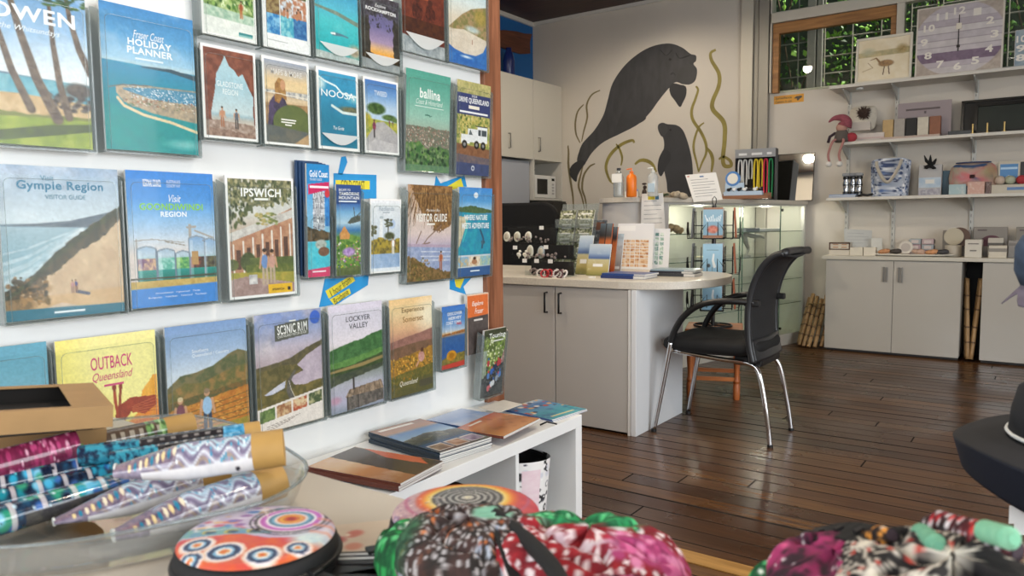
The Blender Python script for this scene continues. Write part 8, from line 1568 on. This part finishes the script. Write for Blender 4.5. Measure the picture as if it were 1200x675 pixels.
def f_brown(i):
    lattice(i, '2b2624', '4a3430', 'b5b0b0', 22, .016); i.specks(140, (0, 0, 1, 1), .012, .022, ['a8582f', 'c9743f', '8d8a8e', 'd0ccca', '6a4638']); i.put(i.ell(.12, .72, .16, .3, .5), '24402f', '3f6a4c', 4, 1.5); i.put(i.ell(.62, .36, .15, .17, .25), '7fb59c', '8fc4aa', 8); i.specks(50, (.65, .45, 1, .9), .012, .02, ['c3cbd8', '9aa4b8']); i.put(i.ell(.45, .08, .12, .14, .5), '7a7478', '55505a', 3, 1.6)
def f_red(i):
    lattice(i, 'a8262e', '7d1f28', 'ecdcdc', 17, .021); i.specks(60, (0, .1, 1, 1), .010, .016, ['e9d9d9', 'd8c4c6']); i.put(i.ell(.47, .30, .34, .17, .3), '2f9a5c', '1d5f3c', 4, 1.7); i.specks(60, (.2, .16, .75, .44), .012, .025, ['53c27c', '1a4a30', '7fd09a'])
    i.put(i.line([(.05, .42), (.2, .48), (.38, .66), (.5, .70)], .022), 'd0b9c0'); i.put(i.line([(.5, .70), (.62, .66), (.66, .74), (.56, .80), (.47, .74)], .018), 'cfc0c4'); i.put(i.ell(.78, .66, .24, .2, .5), 'c24f84', '8a2f5a', 5, 1.6); i.specks(30, (.62, .5, .98, .85), .02, .045, ['d86a9c', 'e08ab0', 'a83f70']); i.put(i.ell(.08, .12, .1, .07, .4), 'a9d9c4')
def f_pink(i): i.put(i.rect(0, 0, 1, 1), '8a2c56', '2c1c24', 9, 1.7); i.specks(40, (0, 0, 1, 1), .05, .09, ['c24478', 'd8608f', 'a8356a', '33202a'], .6); i.specks(70, (0, 0, 1, 1), .008, .016, ['d9d0d4', 'e8dfe2'])
def f_star(i):
    i.put(i.rect(0, 0, 1, 1), '1c1a1b', '33302f', 6)
    for k in range(15):
        cx, cy = ((k*37) % 100)/100, ((k*59+13) % 100)/100
        for a in range(13): th = 2*PI*a/13; i.put(i.line([(cx+.02*math.cos(th), cy+.03*math.sin(th)), (cx+.11*math.cos(th+.1), cy+.15*math.sin(th+.1))], .009, .004), 'cfc6b8')
        i.put(i.ell(cx, cy, .03, .04, .4), 'e0d8c8'); 
        for a in range(5): i.put_dot(cx+.055*math.cos(a*1.26), cy+.075*math.sin(a*1.26), .012, 'c0453a')
def f_dotroll(i): lattice(i, '241a1c', '5a1a20', 'd9cfd2', 13, .030); i.specks(60, (0, 0, 1, 1), .02, .04, ['b8262e', '8d1f28', 'd03a38']); 
def f_green(i): i.put(i.rect(0, 0, 1, 1), '1f6a3a', '123f26', 6, 1.6); i.specks(60, (0, 0, 1, 1), .03, .06, ['2f9a50', '5fc07a', 'e0e8d8'])
def pouch(label, loc, size, rot, fn, seed, wr=.012, e=.55, res=84, zipline=None, flat=True, name='fabric_pouch'):
    """soft stuffed pouch: pinched pillow with folds"""
    w_, d, h = size; n = res; P = np.zeros((n, 2*n, 3)); U = np.zeros((n, 2*n)); V = np.zeros((n, 2*n))
    rd = np.abs(fbm(n, 2*n, 26, seed+50, 3)-.5)*2; rd = 1-.30*np.clip(1-rd*4.5, 0, 1)**1.5
    nz = fbm(n, 2*n, 18, seed, 3); nz[:, -12:] = nz[:, -12:]*(1-np.linspace(0, 1, 12))+nz[:, :1]*np.linspace(0, 1, 12)
    for i in range(n):
        f = i/(n-1)*PI-PI/2; rr = max(abs(math.cos(f)), 1e-3)**.55
        for j in range(2*n):
            th = PI*j/n; c, s_ = math.cos(th), math.sin(th); x = math.copysign(abs(c)**e, c)*rr; y = math.copysign(abs(s_)**e, s_)*rr; z = math.copysign(abs(math.sin(f))**.8, math.sin(f))
            k = 1+(nz[i, j]-.5)*wr*9*(abs(math.cos(f))**.5)
            P[i, j] = (x*w_/2*k, y*d/2*k, z*h/2*(1+(nz[i, j]-.5)*wr*14)*(1-(1-rd[i, j])*min(1, abs(math.sin(th*.5))*3))); U[i, j] = .5+.5*x*.98; V[i, j] = .5-.5*y*.98
            if z < 0: U[i, j] = 1-U[i, j]
    if flat: P[..., 2] = np.maximum(P[..., 2], -h*.40)
    im = Img(170, 120, seed=seed); fn(im); col = im.a[np.clip(V*119, 0, 119).astype(int), np.clip(U*169, 0, 169).astype(int)]
    t = thing(name, label, 'pouch', loc, rot); link('fabric', grid_mesh('fabric', P, col, True), attr_mat('printed_cotton', .8, .3, bump=.12, bscale=900), t, smooth='all')
    if zipline:
        pts, r = zipline; b = B(); cu = catmull(pts, 6); out = []
        b = B()
        for a_, c_ in zip(cu, cu[1:]):
            d_ = (c_-a_).normalized(); s2 = d_.cross(Vector((0, 0, 1))).normalized(); b.box((a_+c_)/2, ((c_-a_).length*1.3, r*2, .004), rot=(0, -math.asin(max(-1, min(1, d_.z))), math.atan2(d_.y, d_.x)))
        b.obj('zip_tape', mat('black_zip_tape', '0e0e0f', .8), t)
        b = B()
        for a_ in cu[::2]: b.box(a_+Vector((0, 0, .003)), (.004, r*.5, .003), rot=(0, 0, math.atan2((cu[-1]-cu[0]).y, (cu[-1]-cu[0]).x)))
        b.obj('zip_teeth', mat('dark_metal', '3a3a3c', .4, metal=.7), t)
    return t
g = RZ
def pz(u, v, y): return wp(u, v, y=y)
a = pz(688, 640, .585); pouch('red white dotted pouch with green and pink leaf pattern in the middle pile', (a.x, a.y, .784), (.185, .125, .074), (.06, .06, g-.15), f_red, 4, .02, .8, zipline=([(-.088, .035, .012), (-.080, .0, .026), (-.066, -.035, .022), (-.048, -.060, .0)], .010))
a = pz(553, 655, .545); pouch('black and brown dotted pouch with a mint patch in the middle pile', (a.x, a.y, .783), (.150, .12, .074), (.08, -.05, g-.35), f_brown, 6, .02, .8)
a = pz(762, 690, .50); pouch('pink petal patterned pouch at the bottom edge of the middle pile', (a.x, a.y, .782), (.13, .10, .07), (.15, .2, g-.2), f_pink, 8, .012, .7)
a = pz(490, 668, .53); pouch('dark green leaf pouch corner below the brown dotted pouch', (a.x, a.y, .776), (.085, .07, .055), (0, 0, g+.4), f_green, 10, .02, .8, 50)
a = pz(908, 672, .60); pouch('small bright green pouch tip between the two pouch piles', (a.x, a.y, .785), (.050, .055, .075), (.2, 0, g), f_green, 12, .02, .9, 44)
a = pz(862, 684, .56); pouch('black and white pouch lying low between the two piles', (a.x, a.y, .778), (.11, .07, .06), (0, 0, g), lambda i: lattice(i, '121213', '1d1c1e', 'c9c4c6', 9, .03), 14, .012, .8, 50)
zt = bpy.data.objects['fabric_pouch']; pts = [wp(u, v, y=y) for u, v, y in ((566, 595, .585), (590, 611, .565), (618, 634, .535), (645, 662, .50), (662, 690, .47))]
B().tube(catmull(pts, 5), [.0075]*21, 8).obj('zip_band', mat('black_zip_tape', '0e0e0f', .8), zt, world=False, smooth='all')
zb = [o for o in zt.children if o.name.startswith('zip_band')][0]; zb.matrix_parent_inverse = (Matrix.Translation(zt.location) @ Euler(zt.rotation_euler).to_matrix().to_4x4()).inverted()
# right pile
a = pz(1000, 676, .585); pouch('magenta fan patterned pouch with black zip at the left of the right pile', (a.x, a.y, .800), (.125, .13, .115), (.1, -.25, g-.35), f_pink, 16, .012, .75, zipline=([(-.02, .055, .042), (.02, .02, .058), (.05, -.03, .045), (.062, -.06, .02)], .014))
a = pz(1120, 668, .575); pouch('black pouch with cream star bursts and red dots in the right pile', (a.x, a.y, .815), (.17, .14, .125), (.15, -.05, g-.45), f_star, 18, .010, .75)
a = pz(1190, 700, .55); pouch('black and cream star pouch underneath at the far right', (a.x+.05, a.y, .795), (.16, .14, .09), (0, .1, g-.5), f_star, 20, .012, .75)
def froll(label, pa, pb, y, r, fn, seed):
    A = wp(*pa, y=y); C = wp(*pb, y=y-.03); d = C-A; L = d.length; t = thing('rolled_fabric', label, 'fabric roll', A, d.to_track_quat('X', 'Z').to_euler()); n, mth = 30, 60; P = np.zeros((mth, n, 3)); im = Img(n, mth, seed=seed); im2 = Img(mth, n, seed=seed); fn(im2); th = np.linspace(0, 2*PI, n, endpoint=False)
    for k in range(mth): f = k/(mth-1); rad = r*min(1, .5+4*f, .5+4*(1-f)); P[k, :, 0] = f*L; P[k, :, 1] = rad*np.cos(th); P[k, :, 2] = rad*np.sin(th)
    link('fabric', grid_mesh('fabric', P, np.transpose(im2.a, (1, 0, 2)), True), attr_mat('printed_cotton', .8, .3), t, smooth='all'); 
    for q in (0, L-.001): B().cyl((q-.001, 0, 0), (q+.002, 0, 0), r*.49, seg=14).obj('fold_end', mat('fold_'+label[:5], {'plain': '7fbf9c', 'mint ': '6aa588'}.get(label[:5], '3a2c34'), .9), t, smooth=True)
    return t
froll('red, black and white dotted fabric roll on top of the right pile', (1086, 616), (1192, 646), .62, .0135, f_dotroll, 3)
froll('plain mint green fabric roll end on top of the right pile', (1150, 621), (1188, 632), .585, .0075, lambda i: i.put(i.rect(0, 0, 1, 1), '7fbf9c', '8fcaa8', 6), 5)
froll('mint green fabric edge tucked under the dotted roll', (1076, 622), (1100, 640), .60, .007, lambda i: i.put(i.rect(0, 0, 1, 1), '6aa588', '7ab494', 6), 7)
froll('orange and black fabric edge at the left of the star pouch', (985, 645), (1045, 627), .62, .009, lambda i: dots(i, ('33231c', '1c1616'), ['d9913f', 'b5702f', 'e0d6d0'], 60, .03, .06), 9)
# ================================================================== HAT STAND at the right edge
HY = 1.25; c = wp(1256, 524, y=HY); HR = .139
PXX = c.x+.20
hs = thing('hat_stand', 'slim pole hat stand mostly outside the right edge', 'stand', (PXX, HY, 0)); B().cyl((PXX, HY, .02), (PXX, HY, 1.20), .011, seg=14).obj('pole', chrome, hs, world=True, smooth=True); B().lathe([(.17, 0), (.17, .012), (.03, .022), (.014, .03)], seg=30).obj('base', blk, hs, smooth='all')
B().tube([(PXX, HY, c.z-.05), (c.x+.04, HY, c.z-.05), (c.x, HY, c.z-.03), (c.x, HY, c.z+.085)], .006, 8).obj('hat_arm', chrome, hs, world=True, smooth='all')
q = wp(1226, 300, y=HY); B().tube([(PXX, HY, q.z-.075), (q.x+.03, HY, q.z-.075), (q.x, HY, q.z-.06), (q.x, HY, q.z+.022)], .005, 8).obj('hat_arm', chrome, hs, world=True, smooth='all')
ht = thing('sun_hat', 'black wide brimmed sun hat with navy drooping edge at the right edge', 'hat', (c.x, HY, c.z), (math.radians(3), math.radians(2), 0))
hatm = mat('hat_charcoal', '1c1c20', .8, var=.1, scale=30, bump=.06, bscale=500); navy = mat('hat_navy', '0e1322', .75)
B().lathe([(.074, .006), (.072, .045), (.066, .075), (.045, .092), (.001, .096)], seg=48).obj('crown', hatm, ht, smooth='all')
n, mth = 14, 72
def brim(name, m, fr):
    P = np.zeros((n, mth, 3))
    for i in range(n):
        for j in range(mth): P[i, j] = fr(i/(n-1), 2*PI*j/mth)
    o = link(name, grid_mesh(name, P, np.zeros(P.shape), True), m, ht, smooth='all'); o.modifiers.new('thick', 'SOLIDIFY').thickness = .003
wv = lambda th: .006*math.cos(3*th+.8)
brim('brim', hatm, lambda f, th: ((.073+(HR-.073)*f)*math.cos(th), (.073+(HR-.073)*f)*math.sin(th), .008-.010*f**1.5+wv(th)*f))
dr = lambda th: .016+.046*(.5+.5*math.cos(th+1.35))
brim('navy_edge', navy, lambda f, th: ((HR-.012*f)*math.cos(th), (HR-.012*f)*math.sin(th), -.003+wv(th)-dr(th)*f))
B().tube([(.075*math.cos(2*PI*k/40), .075*math.sin(2*PI*k/40), .014) for k in range(40)], .0028, 6, True).obj('white_cord', mat('white_cord', 'd6d6d2', .7), ht, smooth='all')
for k, (u, v, w2, h2) in enumerate(((1192, 603, .010, .012), (1197, 615, .009, .013))):
    q = wp(u, v, y=HY-.10+.01*k); t = thing('price_tag', ['square white price tag hanging below the sun hat', 'second white price tag hanging lower below the sun hat'][k], 'tag', q, (PI/2, 0, .5)); B().bb(-w2, w2, -h2, h2, 0, .0012).obj('card', mat('paper_white', 'f0f0ee', .6), t); B().tube([(0, h2, .0006), (.002, h2+.012, .0006), (.004, h2+.022, .0006)], .0008, 5).obj('string', mat('white_cord', 'd6d6d2', .7), t)
q = wp(1226, 300, y=HY); t = thing('denim_hat', 'blue grey soft hat at the right edge before the shelves', 'hat', (q.x, HY, q.z)); B().lathe([(.028, -.04), (.036, -.02), (.036, .012), (.028, .028), (.010, .034), (.001, .0345)], seg=36).obj('crown', mat('denim_blue', '3c4a5e', .85, var=.3, scale=60), t, smooth='all')
t = thing('scarf', 'mauve grey scarf corner hanging under the blue soft hat', 'scarf', (q.x, HY, q.z-.036)); n, mth = 12, 40; P = np.zeros((n, mth, 3))
for i in range(n):
    f = i/(n-1)
    for j in range(mth): th = 2*PI*j/mth; r = .026+.016*f+.007*f*math.cos(6*th); P[i, j] = (r*math.cos(th), r*math.sin(th), -.003-.020*f*(1+.4*math.cos(6*th)))
o = link('cloth', grid_mesh('cloth', P, np.zeros(P.shape), True), mat('mauve_cloth', '6f6674', .85, var=.3, scale=40), t, smooth='all'); o.modifiers.new('thick', 'SOLIDIFY').thickness = .0015
